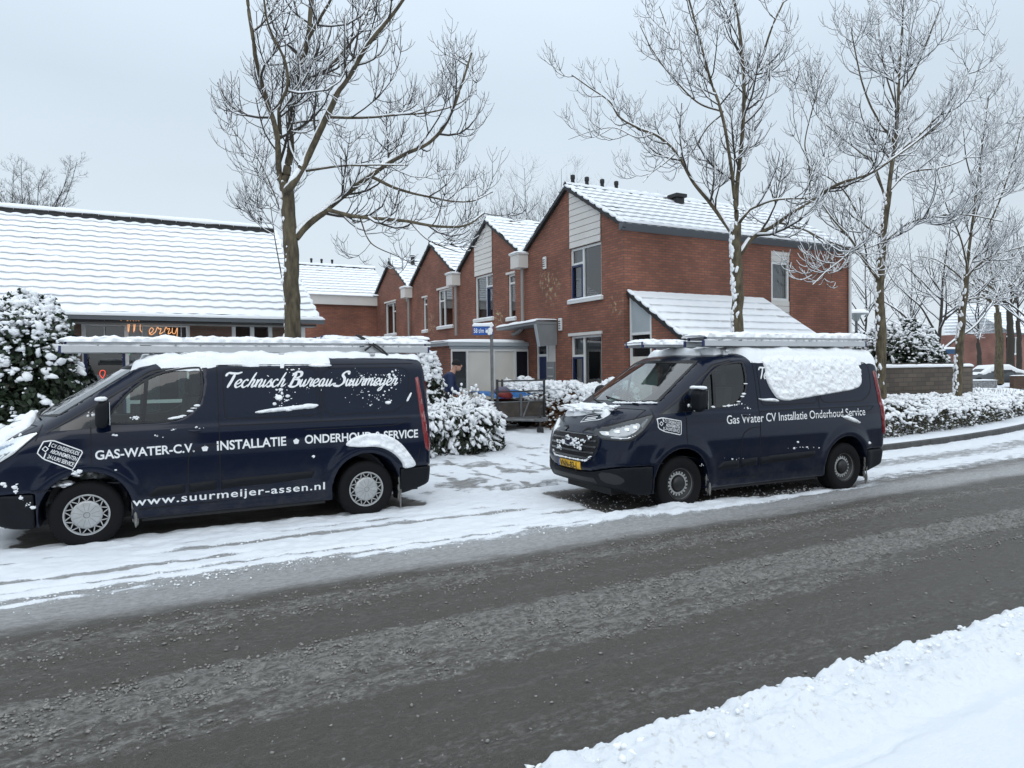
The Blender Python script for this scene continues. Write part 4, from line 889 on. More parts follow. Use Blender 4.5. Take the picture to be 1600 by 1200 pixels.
# speckle of frost and crumbs
def crumbs(root, v, areas, seed, name='frost_specks'):
    R = np.random.default_rng(seed); b = MB()
    for (px, py, rx, ry, n, s) in areas:
        for k in range(n):
            q = vs(v, px+R.normal()*rx*.55, py+R.normal()*ry*.55); r = s*R.uniform(.4, 1.3)*(.5 if R.random() < .7 else 1.3)
            p = onto('side', np.array([q[0]]), np.array([q[1]]), 0.)[0]; V, F = ico_blob(R, .3)
            b.add(V*[r*R.uniform(.8, 1.7), r*.6, r]+p, F)
    b.build(name, SNOW, root, True)
crumbs(VA, VAN1, [(570, 592, 34, 12, 60, .008), (440, 622, 18, 9, 30, .011), (590, 622, 34, 14, 55, .007), (620, 590, 14, 12, 40, .009), (470, 605, 40, 16, 26, .005), (460, 578, 18, 5, 20, .007), (120, 738, 7, 3, 16, .013), (24, 762, 4, 6, 14, .012), (33, 779, 3, 3, 8, .011), (6, 760, 4, 4, 8, .012), (43, 787, 4, 4, 8, .010), (52, 793, 5, 2, 8, .010), (182, 734, 2, 1, 3, .012), (490, 714, 1, 2, 3, .012), (268, 672, 7, 2, 8, .006), (247, 682, 7, 3, 8, .006), (310, 668, 8, 1, 9, .007), (181, 680, 3, 3, 5, .007), (145, 648, 14, 3, 18, .010), (210, 653, 8, 2, 10, .012), (380, 560, 140, 4, 60, .008)], 31)
crumbs(VB, VAN2, [(1155, 632, 12, 2, 16, .009), (1168, 638, 6, 1, 8, .010), (1250, 700, 22, 2, 16, .010), (1150, 717, 20, 2, 10, .007), (1358, 693, 2, 3, 5, .014), (1097, 727, 2, 3, 6, .012), (1246, 690, 1, 3, 3, .01), (1230, 548, 60, 3, 30, .010)], 33)
for root in (VA, VB):
    b = MB()
    for y in (-1.0, -1.06, -1.12, -1.16): V, F = ico_blob(rng); b.add(V*[.055, .05, .022]+[.155, y, 1.525], F)
    for k in range(7): V, F = ico_blob(rng); b.add(V*rng.uniform(.014, .03)+[.15+rng.normal()*.03, -.98+rng.normal()*.04, 1.30+rng.normal()*.015], F)
    b.build('mirror_snow', SNOW, root, True)
for yv, zs in ((-.93, .62),): lumps((-.17, -.80, .665), (.12, .14, .05), 18, 5).build('tyre_snow', SNOW, VA, True)
# seams of snow below the side windows
for root, cfg, seg in ((VA, VAN1, [[(.80, 1.29), (.92, 1.315), (1.06, 1.42)]]), (VB, VAN2, [[(.30, 1.272), (.70, 1.272), (.90, 1.30), (1.05, 1.42), (1.10, 1.55)]])):
    P = catmull(seg[0], 8); b = MB()
    for q in P[::2]:
        if rng.random() < .25: continue
        p = onto('side', np.array([q[0]]), np.array([q[1]]), .0)[0]; V, F = ico_blob(rng); b.add(V*[.035, .010, .010*rng.uniform(.6, 1.6)]+p, F)
    b.build('window_snow', SNOW, root, True)
b = MB()                                        # snow along the foot of van 2's windscreen
for y in np.linspace(-.80, -.25, 26):
    p = onto('front', np.array([y]), np.array([1.335+.02*(abs(y)-.5)]), .01)[0]; V, F = ico_blob(rng); b.add(V*[.02, .028, .013*rng.uniform(.6, 1.6)]+p, F)
b.build('windscreen_snow', SNOW, VB, True)
# papers behind van 2's screen, roof aerial
b = MB(); b.box((.44, .10, 1.52), (.455, .34, 1.76)); b.build('paper_sheet', mat('paper', (.62, .68, .66), .7), VB)
for root in (VA, VB): MB().tube([(.86, -.05, 1.97), (.74, -.05, 2.03), (.80, -.05, 2.05)], [.02, .018, .006], 6).build('aerial', CABIN, root)
# ---- ladders on the roofs
def ladder(cfg, s0, s1, yc, z, label, wd=.36, tiers=2, snow=.07, slope=0., seed=1, group='ladders on the van roofs', gaps=0.):
    th = cfg['th']; p = van_pt(cfg, s0, yc, z); root = empty('ladder', p, th, label, 'ladder', group); root.rotation_euler = (0, -slope, th); L = s1-s0
    for t in range(tiers):
        for y in (-wd/2+.02*t, wd/2-.02*t):
            b = MB(); z0 = t*.078; b.box((.05*t, y-.014, z0), (L-.04*t, y+.014, z0+.072), .004); b.build('rail', ALU, root)
            for x in (.05*t, L-.04*t): MB().box((x-.012, y-.017, z0-.003), (x+.012, y+.017, z0+.075), .003).build('end_cap', mat('ladder foot', (.02, .03, .10) if x < .2 else (.02, .02, .02), .6), root)
        b = MB()
        for x in np.arange(.2, L-.1, .28): b.tube([(x, -wd/2+.02*t, t*.078+.036), (x, wd/2-.02*t, t*.078+.036)], .016, 8)
        b.build('rungs', ALU, root)
    zt = tiers*.078-.03; snow = snow*.95; xs = np.arange(-.01, L+.02, .022); n = 22; a = np.linspace(0, np.pi, n); V = []
    for x in xs:
        e = min(1, max(.02, (x+.03)/.09), max(.02, (L+.03-x)/.09)); h = snow*(.65+.7*float(fbm(np.array(x*5.), seed, 2)))*math.sqrt(min(1, e))
        for q in a:
            nn = .9+.25*float(vn(np.array(x*22), np.array(q*4), np.array(float(seed)))); V.append((x, -(wd/2+.040)*math.cos(q)*nn, zt-.012+h*(math.sin(q)**.45)*nn))
    m = len(xs); F = [(i*n+j, i*n+j+1, (i+1)*n+j+1, (i+1)*n+j) for i in range(m-1) for j in range(n-1)]+[tuple(range(n)), tuple(range((m-1)*n, m*n))[::-1]]
    mesh('ladder_snow', V, F, SNOW, root, True)
    b = MB()                                       # snow on the ledge between the two sections
    for x in np.arange(0, L, .05):
        if rng.random() < .2: continue
        V, F = ico_blob(rng); b.add(V*[.05, .012, .011*rng.uniform(.5, 1.6)]+[x, -wd/2-.006, .078+.0*x], F)
    if tiers > 1: b.build('ledge_snow', SNOW, root, True)
    return root
s0, z0 = vs(VAN1, 93, 532, .32); s1, z1 = vs(VAN1, 669, 545, .32)
ladder(VAN1, s0, s1, -.93+.32+.18, 2.005, 'longest snow-topped aluminium ladder, over the left van and past its windscreen', seed=3, slope=.0)
s0, z0 = vs(VAN1, 505, 530, .8); s1, z1 = vs(VAN1, 672, 530, .8)
l2 = ladder(VAN1, s0, s1, .13, 2.165, 'short dark-sided ladder raised over the rear of the left van', seed=5, tiers=1, snow=.05)
b = MB(); b.box((.15, -.17, .0), (s1-s0-.2, .17, .06)); b.build('dark_load', CABIN, l2)
for i, (pa, pb, off, sl_, lab) in enumerate((((1094, 533), (1346, 537), .25, 0., 'snow-covered ladder nearest the kerb side camera on the right van'), ((1000, 545), (1200, 535), .85, .02, 'snow-covered ladder reaching furthest forward over the right windscreen'), ((1043, 527), (1200, 528), 1.5, 0., 'snow-covered ladder on the far edge of the right van roof'))):
    s0, z0 = vs(VAN2, *pa, off); s1 = vs(VAN2, *pb, off)[0] if i == 0 else 3.3
    ladder(VAN2, s0, s1, -.93+off+.12, 2.045, ['snow-covered ladder along the near edge of the right van roof', lab, lab][i], tiers=2 if i == 0 else 1, seed=11+i, snow=.075)
# strap across the left van's load
b = MB()
for q in ([(2.92, -.62, 2.23), (3.12, -.66, 2.10), (3.30, -.70, 1.96)], [(2.95, -.60, 2.23), (3.20, -.66, 2.08), (3.33, -.70, 1.95)], [(3.02, -.67, 2.03), (3.14, -.67, 2.12)]): b.tube([van_pt(VAN1, *p) for p in catmull(q, 4)], .013, 6)
tag(b.build('tie_strap', CABIN), 'black strap lashing the ladders down at the rear of the left van', 'strap')

# the small tag drawn on van 2's bonnet
def bon(px, py):
    t = np.linspace(7.5, 12, 1500)[:, None]; Q = CAM+ray(px, py)*t; s, e = van_local(VAN2, Q[:, 0], Q[:, 1]); y = e-.93
    k = int(np.argmax(outer(s, y, Q[:, 2]) < 0)); return (float(s[k]), float(y[k]))
fr_ = [bon(*p) for p in ((907, 660), (916, 650.5), (933, 648.5), (943, 647.5), (949, 648), (944, 653.5), (935, 656.5))]
o = line_on('bonnet_sticker', 'top', [fr_+fr_[:1]], .010, LETTER, VB, .004)
for a, b in (((914, 656.5), (931, 654.3)), ((917, 653.7), (934, 651.7))): line_on('sticker_line', 'top', [[bon(*a), bon(*b)]], .014, LETTER, o, .004)
# ================================================================ buildings
STAINS = [(tuple(atx(862, 450, 10.35)), .55), (tuple(atx(850, 437, 10.35)), .35), (tuple(atx(963, 476, 10.35)), .33), (tuple(atx(778, 492, 10.35)), .5), (tuple(atx(674, 507, 10.35)), .5)]
BRICK = brick_mat('red brick', (.282, .103, .062), (.198, .072, .046), (.115, .078, .062), stain=STAINS)
BRICK2 = brick_mat('brown brick', (.150, .082, .055), (.105, .058, .040), (.10, .085, .075))
BLOCK = brick_mat('dark walling block', (.125, .100, .078), (.080, .064, .052), (.035, .033, .031), .46, .135, .008)
BRICK3 = brick_mat('far red brick', (.30, .125, .095), (.24, .10, .078), (.19, .14, .12))
TILE = mat('dark roof tile', (.012, .013, .014), .6, var=.3)
FRAME = mat('white window frame', (.66, .67, .66), .45, var=.05)
CLAD = mat('white boarding', (.60, .58, .55), .5, var=.06, vscale=1.5)
GREYP = mat('pale grey panel', (.36, .40, .42), .5, var=.06, vscale=2)
GREYD = mat('mid grey panel', (.20, .215, .225), .55, var=.1, vscale=3)
ZINC = mat('zinc gutter', (.10, .11, .12), .5, metal=.2)
PIPE = mat('grey drainpipe', (.26, .25, .24), .55)
DOORB = mat('dark blue door', (.006, .018, .075), .35)
ROOM = mat('dim room', (.030, .034, .038), .9)
CURT = mat('curtain', (.42, .44, .45), .9, var=.15, vscale=12)
CREAM = mat('cream door', (.62, .60, .55), .5, var=.04)
def ax3(ax, c, u, z): return (c, u, z) if ax == 'x' else (u, c, z)
def wall(name, ax, c, poly, holes, m, parent, dep=.12):
    """brick face with real openings and their reveals; the building lies on the + side of the plane"""
    V, F = fill(poly, 2.0, holes); P = [ax3(ax, c, u, z) for u, z in V]; FF = [tuple(f) for f in F]
    n = np.cross(np.array(P[FF[0][1]])-P[FF[0][0]], np.array(P[FF[0][2]])-P[FF[0][0]])[0 if ax == 'x' else 1]
    if n > 0: FF = [f[::-1] for f in FF]
    for h in holes:
        k = len(h); b = len(P); P += [ax3(ax, c, *q) for q in h]+[ax3(ax, c+dep, *q) for q in h]
        FF += [(b+i, b+(i+1) % k, b+k+(i+1) % k, b+k+i) for i in range(k)]
    return mesh(name, P, FF, m, parent)
def rect(u0, u1, z0, z1): return [(u0, z0), (u1, z0), (u1, z1), (u0, z1)]
def bx(ax, c0, c1, u0, u1, z0, z1): return (ax3(ax, c0, u0, z0), ax3(ax, c1, u1, z1))
def window(parent, ax, c, u0, u1, z0, z1, mull=(), trans=(), fr=FRAME, sash=None, curtain=(), sill=True, name='window', fw=.055, snow=True, room=ROOM, deep=.5):
    """mull: fractions of width; trans: (fraction from bottom, u-frac from, u-frac to)"""
    b = MB(); d0, d1 = c+.035, c+.095; U = lambda f: u0+(u1-u0)*f; Z = lambda f: z0+(z1-z0)*f
    b.box(*bx(ax, d0, d1, u0, u0+fw, z0, z1)); b.box(*bx(ax, d0, d1, u1-fw, u1, z0, z1)); b.box(*bx(ax, d0, d1, u0+fw, u1-fw, z1-fw, z1)); b.box(*bx(ax, d0, d1, u0+fw, u1-fw, z0, z0+fw))
    for f in mull: b.box(*bx(ax, d0+.002, d1-.002, U(f)-fw*.5, U(f)+fw*.5, z0+fw, z1-fw))
    for f, a, e in trans: b.box(*bx(ax, d0+.004, d1-.004, U(a)+(fw if a == 0 else fw*.5), U(e)-(fw if e == 1 else fw*.5), Z(f)-fw*.5, Z(f)+fw*.5))
    o = b.build(name, fr, parent)
    g = MB(); g.add([ax3(ax, d1-.02, u, z) for u, z in rect(u0+.01, u1-.01, z0+.01, z1-.01)], [(0, 1, 2, 3) if ax == 'y' else (3, 2, 1, 0)]); g.build('glass', HGLASS, o)
    r = MB(); V = [ax3(ax, cc, u, z) for cc in (d1+.02, d1+deep) for u, z in rect(u0, u1, z0, z1)]
    r.add(V, [(4, 5, 6, 7), (0, 1, 5, 4), (1, 2, 6, 5), (2, 3, 7, 6), (3, 0, 4, 7)]); r.build('room', room, o)
    if sash:
        s = MB()
        for (a, e, f0, f1) in sash[1]:
            w_ = .05; A, E_, B0, B1 = U(a)+.03, U(e)-.03, Z(f0)+.03, Z(f1)-.03
            for q in (bx(ax, d0-.012, d0+.03, A, A+w_, B0, B1), bx(ax, d0-.012, d0+.03, E_-w_, E_, B0, B1), bx(ax, d0-.012, d0+.03, A+w_, E_-w_, B0, B0+w_), bx(ax, d0-.012, d0+.03, A+w_, E_-w_, B1-w_, B1)): s.box(*q)
        s.build('sash', sash[0], o)
    for (a, e) in curtain:
        k = MB(); n = 40; us = np.linspace(U(a), U(e), n); V = []
        for u in us:
            for z in (z0, z1): V.append(ax3(ax, d1+.10+.02*math.sin(u*60), u, z))
        k.add(V, [(2*i, 2*i+2, 2*i+3, 2*i+1) for i in range(n-1)]); k.build('curtain', CURT, o)
    if sill:
        s = MB(); s.box(*bx(ax, c-.07, c+.05, u0-.07, u1+.07, z0-.085, z0-.004)); so_ = s.build('sill', FRAME, o)
        if snow: snow_slab('sill_snow', ax, c-.075, c+.045, u0-.075, u1+.075, z0-.004, .045, so_)
    return o
def snow_slab(name, ax, c0, c1, u0, u1, z, h, parent, seed=None, step=.05):
    """rounded, slightly uneven strip of snow lying on a ledge"""
    seed = seed if seed is not None else abs(hash((round(u0, 2), round(z, 2)))) % 97
    n = max(3, int((u1-u0)/step)); prof = [(0, -.15), (-.04, .35), (.05, .8), (.3, 1.0), (.7, 1.0), (.95, .85), (1, 0)]; V = []
    for i in range(n+1):
        u = u0+(u1-u0)*i/n; e = min(1, (min(i, n-i)+.35)/1.5); k = h*e*(.72+.55*float(fbm(np.array(u*4.), seed, z, 2)))
        for a, b in prof: V.append(ax3(ax, c0+(c1-c0)*a, u, z+k*b))
    m = len(prof); F = [(i*m+j, (i+1)*m+j, (i+1)*m+j+1, i*m+j+1) for i in range(n) for j in range(m-1)]+[tuple(range(m)), tuple(range(n*m, (n+1)*m))[::-1]]
    return mesh(name, V, F, SNOW, parent, True)
ROOFSNOW = mat('roof snow', (.84, .87, .90), .7, bump=.25, bscale=30)
def tile_roof(name, parent, o, ud, L, vd, S, rows, seed=1, per=.30, dark=(), riser=.020, thin=.56, wav=.026):
    """snow-laden pantiles: o lower left corner, ud along the eave, vd up the slope"""
    o, ud, vd = [np.array(q, float) for q in (o, ud, vd)]; ud /= np.linalg.norm(ud); vd /= np.linalg.norm(vd); nd = np.cross(ud, vd); nd *= np.sign(nd[2])
    nu = int(L/.06)+1; us = np.linspace(0, L, nu); V, F, M = [], [], []; g = S/rows
    for r in range(rows):
        ph = us/per*2*np.pi; wv = wav*(np.abs(np.sin(ph*.5))**.8)+.020*(fbm(us*1.3, r*.55, seed, 2)-.5)
        sag = .010*(vn(us*3, np.array(r*1.7), np.array(float(seed)))-.5)
        for t, hh in ((0, 1.0), (.12, 1.12), (.55, .7), (1.0, .12)):
            lo = -1.5*wav*(t == 0)*(np.abs(np.sin(ph*.5))**.8)+.012*(t == 0)*(vn(us*9, np.array(r*5.), np.array(float(seed)))-.5)
            P = o+us[:, None]*ud+((r+t)*g+lo)[:, None]*vd+(wv+sag+riser*hh)[:, None]*nd; V.append(P)
    V = np.vstack(V); idx = lambda r, k: (r*4+k)*nu+np.arange(nu)
    snowy = []
    for r in range(rows):
        for k in range(3):
            a, b = idx(r, k), idx(r, k+1); F.append(np.stack([a[:-1], a[1:], b[1:], b[:-1]], 1)); M.append(np.zeros(nu-1))
        if r > 0:
            a, b = idx(r-1, 3), idx(r, 0); F.append(np.stack([a[:-1], a[1:], b[1:], b[:-1]], 1)); uc = (us[1:]+us[:-1])/2
            d = vn(uc*1.1, np.array(r*.9), np.array(float(seed)))*.6+.4*vn(uc*5, np.array(r*3.), np.array(float(seed)))
            for (u0, u1, r0, r1, k) in dark: d = d+k*((uc > u0) & (uc < u1) & (r >= r0) & (r <= r1))
            M.append((d > thin+.18).astype(float))
    ob = mesh(name, V, np.vstack(F), [ROOFSNOW, TILE], parent, False, np.concatenate(M)); ob.data.polygons.foreach_set('use_smooth', np.ones(len(ob.data.polygons), bool))
    return ob
def ridge(parent, a, b, seed=1):
    a, b = np.array(a, float), np.array(b, float); n = max(2, int(np.linalg.norm(b-a)/.34)); m = MB(); s = MB(); d = (b-a)/n
    for i in range(n): m.tube([a+d*i, a+d*(i+1)*.999+[0, 0, .0]], .10, 10)
    t = m.build('ridge_tiles', TILE, parent)
    k = np.linspace(0, 1, n*5); P = a+(b-a)*k[:, None]; P[:, 2] += .052; V, F = tube_arrays(P, .098*(.75+.5*fbm(k*40, seed, 0, 2)), 8); mesh('ridge_snow', V, F, ROOFSNOW, t, True)
def verge(parent, a, b, seed=1, off=(0, 0, 0)):
    """dark verge tiles stepping down a gable edge with small caps of snow"""
    a, b = np.array(a, float)+off, np.array(b, float)+off; L = np.linalg.norm(b-a); n = int(L/.30); d = (b-a)/n; m = MB(); s = MB(); up = np.array([0, 0, 1.])
    for i in range(n):
        p, q = a+d*i, a+d*(i+1)*1.0; lift = up*.018; w_ = np.array([.05, 0, 0]); t = up*.10
        V = [p-w_-t+lift*0, p+w_-t, q-w_-t+lift, q+w_-t+lift, p-w_+lift*2, p+w_+lift*2, q-w_, q+w_]
        m.add(V, [(0, 1, 3, 2), (4, 6, 7, 5), (0, 4, 5, 1), (2, 3, 7, 6), (0, 2, 6, 4), (1, 5, 7, 3)])
        if rng.random() < .9:
            V, F = ico_blob(rng); u = d/np.linalg.norm(d); T = np.stack([np.array([1, 0, 0]), u, np.cross([1, 0, 0], u)]); s.add((V*[.075, np.linalg.norm(d)*.55, .045])@T+(p+q)/2+up*.035, F)
    o = m.build('verge_tiles', TILE, parent); s.build('verge_snow', ROOFSNOW, o, True)
def flue(parent, p, h=.32, r=.05):
    MB().lathe([(r*1.5, -.1), (r, .02), (r, h*.62), (r*1.25, h*.66), (r*1.25, h*.95), (r*.6, h), (0, h)], p, n=14).build('flue', TILE, parent, True)
XF, XB = 10.35, 18.49
YV = [13.37, 18.05, 22.75, 27.4, 32.05]; ZE, ZR = 5.12, 6.52
def U(px, py): return float(atx(px, py, XF)[1])
def Zx(px, py): return float(atx(px, py, XF)[2])
ROWL = ['red brick end house with cladding, gable and long side wall facing the road', 'red brick terraced house with white boarding left of the end house', 'red brick terraced gable house with a tilted open top window', 'red brick terraced gable house furthest down the row']
houses = []
for i in range(4):
    y0, y1 = YV[i], YV[i+1]; ym = (y0+y1)/2
    h = empty('terraced_house', (0, 0, 0), 0, ROWL[i], 'house', 'terrace of red brick gabled houses'); houses.append(h)
    gable = [(y0, -.1), (y1, -.1), (y1, ZE), (ym, ZR), (y0, ZE)]
    W_ = []
    if i == 0:
        uw = rect(14.26, 15.63, 3.53, 4.87); gw = rect(14.28, 15.63, 1.0, 2.60); dr = rect(U(868, 560), U(838, 560), .2, Zx(850, 528))
        cl = [(14.26, 4.885), (15.63, 4.885), (15.63, ZR-.06-(15.63-ym if 15.63 > ym else 0)*.6), (14.26, ZR-(ym-14.26)*.598-.05)]
        wall('wall', 'x', XF, gable, [uw, gw, dr], BRICK, h)
        window(h, 'x', XF, 14.26, 15.63, 3.53, 4.87, mull=(.60,), trans=((.70, .6, 1),), sash=(DOORB, [(.6, 1, 0, .70)]), curtain=((.62, .98),))
        window(h, 'x', XF, 14.28, 15.63, 1.0, 2.60, mull=(.60,), trans=((.68, .6, 1),), sash=(DOORB, [(.6, 1, 0, .68)]), curtain=((.72, .95),))
        MB().box((XF-.05, 14.24, 2.605), (XF+.02, 15.70, 2.68)).build('lintel_board', CLAD, h)
    else:
        s = YV[i]; zw = (3.30, 4.72)
        if i == 1: big = (U(770, 450), U(742.5, 450), 3.40, 4.82); slim = (U(805, 450), U(794, 450), 3.30, 4.62)
        if i == 2: big = (U(707, 470), U(685, 470), 3.33, 4.70); slim = (U(667.5, 480), U(661.5, 480), 3.28, 4.55)
        if i == 3: big = (U(618.5, 480), U(602.5, 480), 3.33, 4.72); slim = None
        if i == 3: hs = [rect(*big)]
        else: hs = [rect(*big), rect(*slim)]
        wall('wall', 'x', XF, gable, hs, BRICK, h)
        if i == 1: window(h, 'x', XF, *big, mull=(.38,), trans=((.72, 0, .38),), sash=(DOORB, [(0, .38, 0, .72)]), curtain=((.4, .98),))
        else: window(h, 'x', XF, *big, mull=(.62 if i == 2 else .35,), trans=((.70, .62, 1),) if i == 2 else ((.7, 0, .35),))
        if slim: window(h, 'x', XF, *slim, trans=((.8, 0, 1),), name='narrow_window')
        for q in ([big] if i > 1 else [])+([slim] if slim else []): MB().box((XF-.05, q[0]-.06, q[3]+.004), (XF+.02, q[1]+.06, q[3]+.07)).build('lintel_board', CLAD, h)
    if i < 2:
        cy0, cy1 = (14.26, 15.63) if i == 0 else (big[0], big[1]); zb = 4.885 if i == 0 else 4.835
        b = MB(); z = zb; roofz = lambda y: ZR-abs(y-ym)*(ZR-ZE)/(y1-y0)*2-.03
        while z < ZR-.1:
            za, zc = z+.006, z+.158; ys = np.linspace(cy0, cy1, 12); top = np.minimum(zc, [roofz(y) for y in ys]); ok = top > za+.01
            yy = ys[ok]; tt = top[ok]
            if len(yy) > 1:
                V = [(XF-.028, y, za) for y in yy]+[(XF-.020, y, t) for y, t in zip(yy, tt)]; k = len(yy)
                b.add(V, [(j, j+1, k+j+1, k+j) for j in range(k-1)]+[]); b.add([(XF-.028, y, za) for y in yy]+[(XF+.0, y, za) for y in yy], [(j, j+1, k+j+1, k+j) for j in range(k-1)])
                b.add([(XF-.020, y, t) for y, t in zip(yy, tt)]+[(XF-.004, y, t) for y, t in zip(yy, tt)], [(j, j+1, k+j+1, k+j) for j in range(k-1)])
            z += .165
        V = [(XF-.006, y, zb) for y in (cy0, cy1)]+[(XF-.006, y, roofz(y)) for y in ((cy1, ym, cy0) if cy0 < ym < cy1 else (cy1, cy0))]
        co = b.build('white_boarding', CLAD, h); MB().add(V, [tuple(range(len(V)))]).build('boarding_gap', mat('board gap', (.36, .35, .33), .8), co)
    # flank, back, roof
    sd = np.array([0, ym-y0, ZR-ZE]); S = np.linalg.norm(sd)
    if i == 0:
        fu0, fu1 = float(aty(1205, 400, YV[0])[0]), float(aty(1234.5, 400, YV[0])[0]); ztop = 4.85; win = (fu0+.02, fu1-.02, float(aty(1220, 470, YV[0])[2]), float(aty(1220, 409, YV[0])[2]))
        hl = [rect(fu0, fu1, 2.4, ztop)]
        wall('side_wall', 'y', YV[0], rect(XF, XB, -.1, ZE), hl, BRICK, h)
        window(h, 'y', YV[0], *win, fw=.07, sill=False, curtain=((.05, .95),), name='side_window')
        b = MB()
        for (z0, z1) in ((2.4, win[2]-.005), (win[3]+.005, ztop)):
            z = z0
            while z < z1: b.box((fu0+.004, YV[0]+.02, z), (fu1-.004, YV[0]+.06, min(z+.155, z1))); z += .165
        b.build('window_boarding', CLAD, h)
        gt = MB(); gt.prism([(XF-.12, YV[0]-.16, ZE-.02), (XF-.12, YV[0]-.03, ZE-.14), (XF-.12, YV[0]+.02, ZE-.14), (XF-.12, YV[0]+.02, ZE+.03), (XF-.12, YV[0]-.16, ZE+.03)], (XB-XF+.24, 0, 0)); go = gt.build('gutter', ZINC, h)
        b = MB(); b.tube([(XB-.06, YV[0]-.07, ZE-.1), (XB-.06, YV[0]-.07, 0)], .045, 10); b.build('drainpipe', FRAME, h)
        snow_slab('gutter_snow', 'y', YV[0]-.175, YV[0]-.04, XF-.1, XB+.1, ZE+.03, .06, go, 5)
    MB().box((XB-.02, y0, -.1), (XB, y1, ZE)).build('rear_wall', BRICK, h)
    lo = (XF-.10, y0-(.12 if i == 0 else -.12), ZE+(-.02 if i == 0 else .12)); S2 = S+(.10 if i == 0 else -.15)
    tile_roof('roof', h, lo, (1, 0, 0), XB-XF+.2, sd, S2, 9, seed=i+1, thin=.55)
    tile_roof('rear_roof', h, (XF-.10, y1-.12, ZE+.12), (1, 0, 0), XB-XF+.2, sd*[1, -1, 1], S-.15, 9, seed=i+7)
    ridge(h, (XF-.1, ym, ZR+.0), (XB+.1, ym, ZR+.0), i)
    verge(h, (XF-.06, y0-(.1 if i == 0 else 0), ZE-.0), (XF-.06, ym, ZR+.02), i); verge(h, (XF-.06, y1, ZE), (XF-.06, ym, ZR+.02), i+9)
    if i == 0:
        for px, py in ((895, 290), (917, 293), (941, 297), (963, 301)):
            x = float(aty(px, py, ym)[0]); flue(h, (x, ym, ZR+.02))
        q = aty(1060, 322, ym-.35); MB().box((q[0]-.14, ym-.45, ZR-.30), (q[0]+.14, ym-.15, ZR-.0), .02).box((q[0]-.2, ym-.5, ZR+.004), (q[0]+.2, ym-.1, ZR+.11), .02).build('roof_vent', TILE, h)
    elif i == 3:
        for x in (11.2, 12.0): MB().lathe([(.09, -.2), (.09, .35), (.13, .36), (.13, .42), (0, .43)], (x, ym-.4, ZR-.2), n=12).build('flue', TILE, h)
# valley boxes and drainpipes (one per party wall)
for k, (yv, lab) in enumerate(((YV[1], 'end house'), (YV[2], 'second house'), (YV[3], 'third house'))):
    h = houses[k+1]; b = MB(); b.box((XF-.34, yv-.24, ZE-.44), (XF-.006, yv+.24, ZE-.06), .01); o = b.build('rainwater_hopper', CLAD, h)
    b = MB(); b.box((XF-.37, yv-.27, ZE-.058), (XF-.004, yv+.27, ZE-.02)); lid = b.build('hopper_lid', FRAME, o); snow_slab('hopper_snow', 'x', XF-.38, XF-.01, yv-.28, yv+.28, ZE-.02, .055, lid)
    zt = 2.95 if k else 3.05; b = MB(); b.tube([(XF-.11, yv-.05, ZE-.45), (XF-.11, yv-.05, zt)], .048, 10)
    if k == 0: b.tube(catmull([(XF-.11, yv-.05, zt+.02), (XF-.12, yv-.01, zt-.12), (XF-.16, yv+.18, zt-.22), (XF-.18, yv+.42, zt-.26)], 5), .06, 10)
    b.build('drainpipe', PIPE, o)
# wall vents, lamp
for px, py, sc in ((852.5, 411, 1.), (877, 507, 1.)):
    p = atx(px, py, XF); b = MB(); b.box((XF-.06, p[1]-.075, p[2]-.17), (XF-.004, p[1]+.075, p[2]+.17), .02)
    o = b.build('wall_vent', FRAME, houses[0]); s = MB()
    for k in range(4): s.box((XF-.064, p[1]-.05, p[2]-.11+.06*k), (XF-.058, p[1]+.05, p[2]-.085+.06*k))
    s.build('slats', mat('vent dark', (.05, .05, .05), .8), o)
p = atx(636.5, 465, XF); MB().box((XF-.05, p[1]-.07, p[2]-.16), (XF-.004, p[1]+.07, p[2]+.16), .02).build('wall_vent', PIPE, houses[3])
# front door group on the end house
h = houses[0]; ya, yb = U(868, 560), U(838, 560); zt = Zx(850, 528); yc = U(853.5, 560)
b = MB()
for u0, u1, z0, z1 in ((ya, ya+.06, .2, zt), (yb-.07, yb, .2, zt), (yc-.035, yc+.035, .2, zt), (ya+.06, yc-.035, zt-.06, zt), (yc+.035, yb-.07, zt-.06, zt), (yc+.035, yb-.07, zt-.52, zt-.45)): b.box((XF+.03, u0, z0), (XF+.10, u1, z1))
fo = b.build('door_frame', FRAME, h)
do = MB().box((XF+.06, yc+.035, .2), (XF+.10, yb-.07, zt-.52)).build('front_door', DOORB, h); MB().box((XF+.0, yc+.09, 1.2), (XF+.06, yc+.12, 1.36)).build('handle', ALU, do)
MB().box((XF+.065, yc+.035, zt-.45), (XF+.08, yb-.07, zt-.06)).build('fanlight', mat('dark glass', (.012, .014, .015), .08), h)
MB().box((XF+.06, ya+.06, .2), (XF+.09, yc-.035, zt-.06)).build('side_panel', CLAD, h)
lo = MB().box((XF-.02, ya+.07, 1.0), (XF+.055, yc-.05, 1.95), .01).build('letter_boxes', GREYD, h); s = MB()
for k in range(4): s.box((XF-.024, ya+.11, 1.08+.23*k), (XF-.018, yc-.09, 1.11+.23*k))
s.build('slots', mat('letter slot white', (.5, .5, .5), .5), lo)
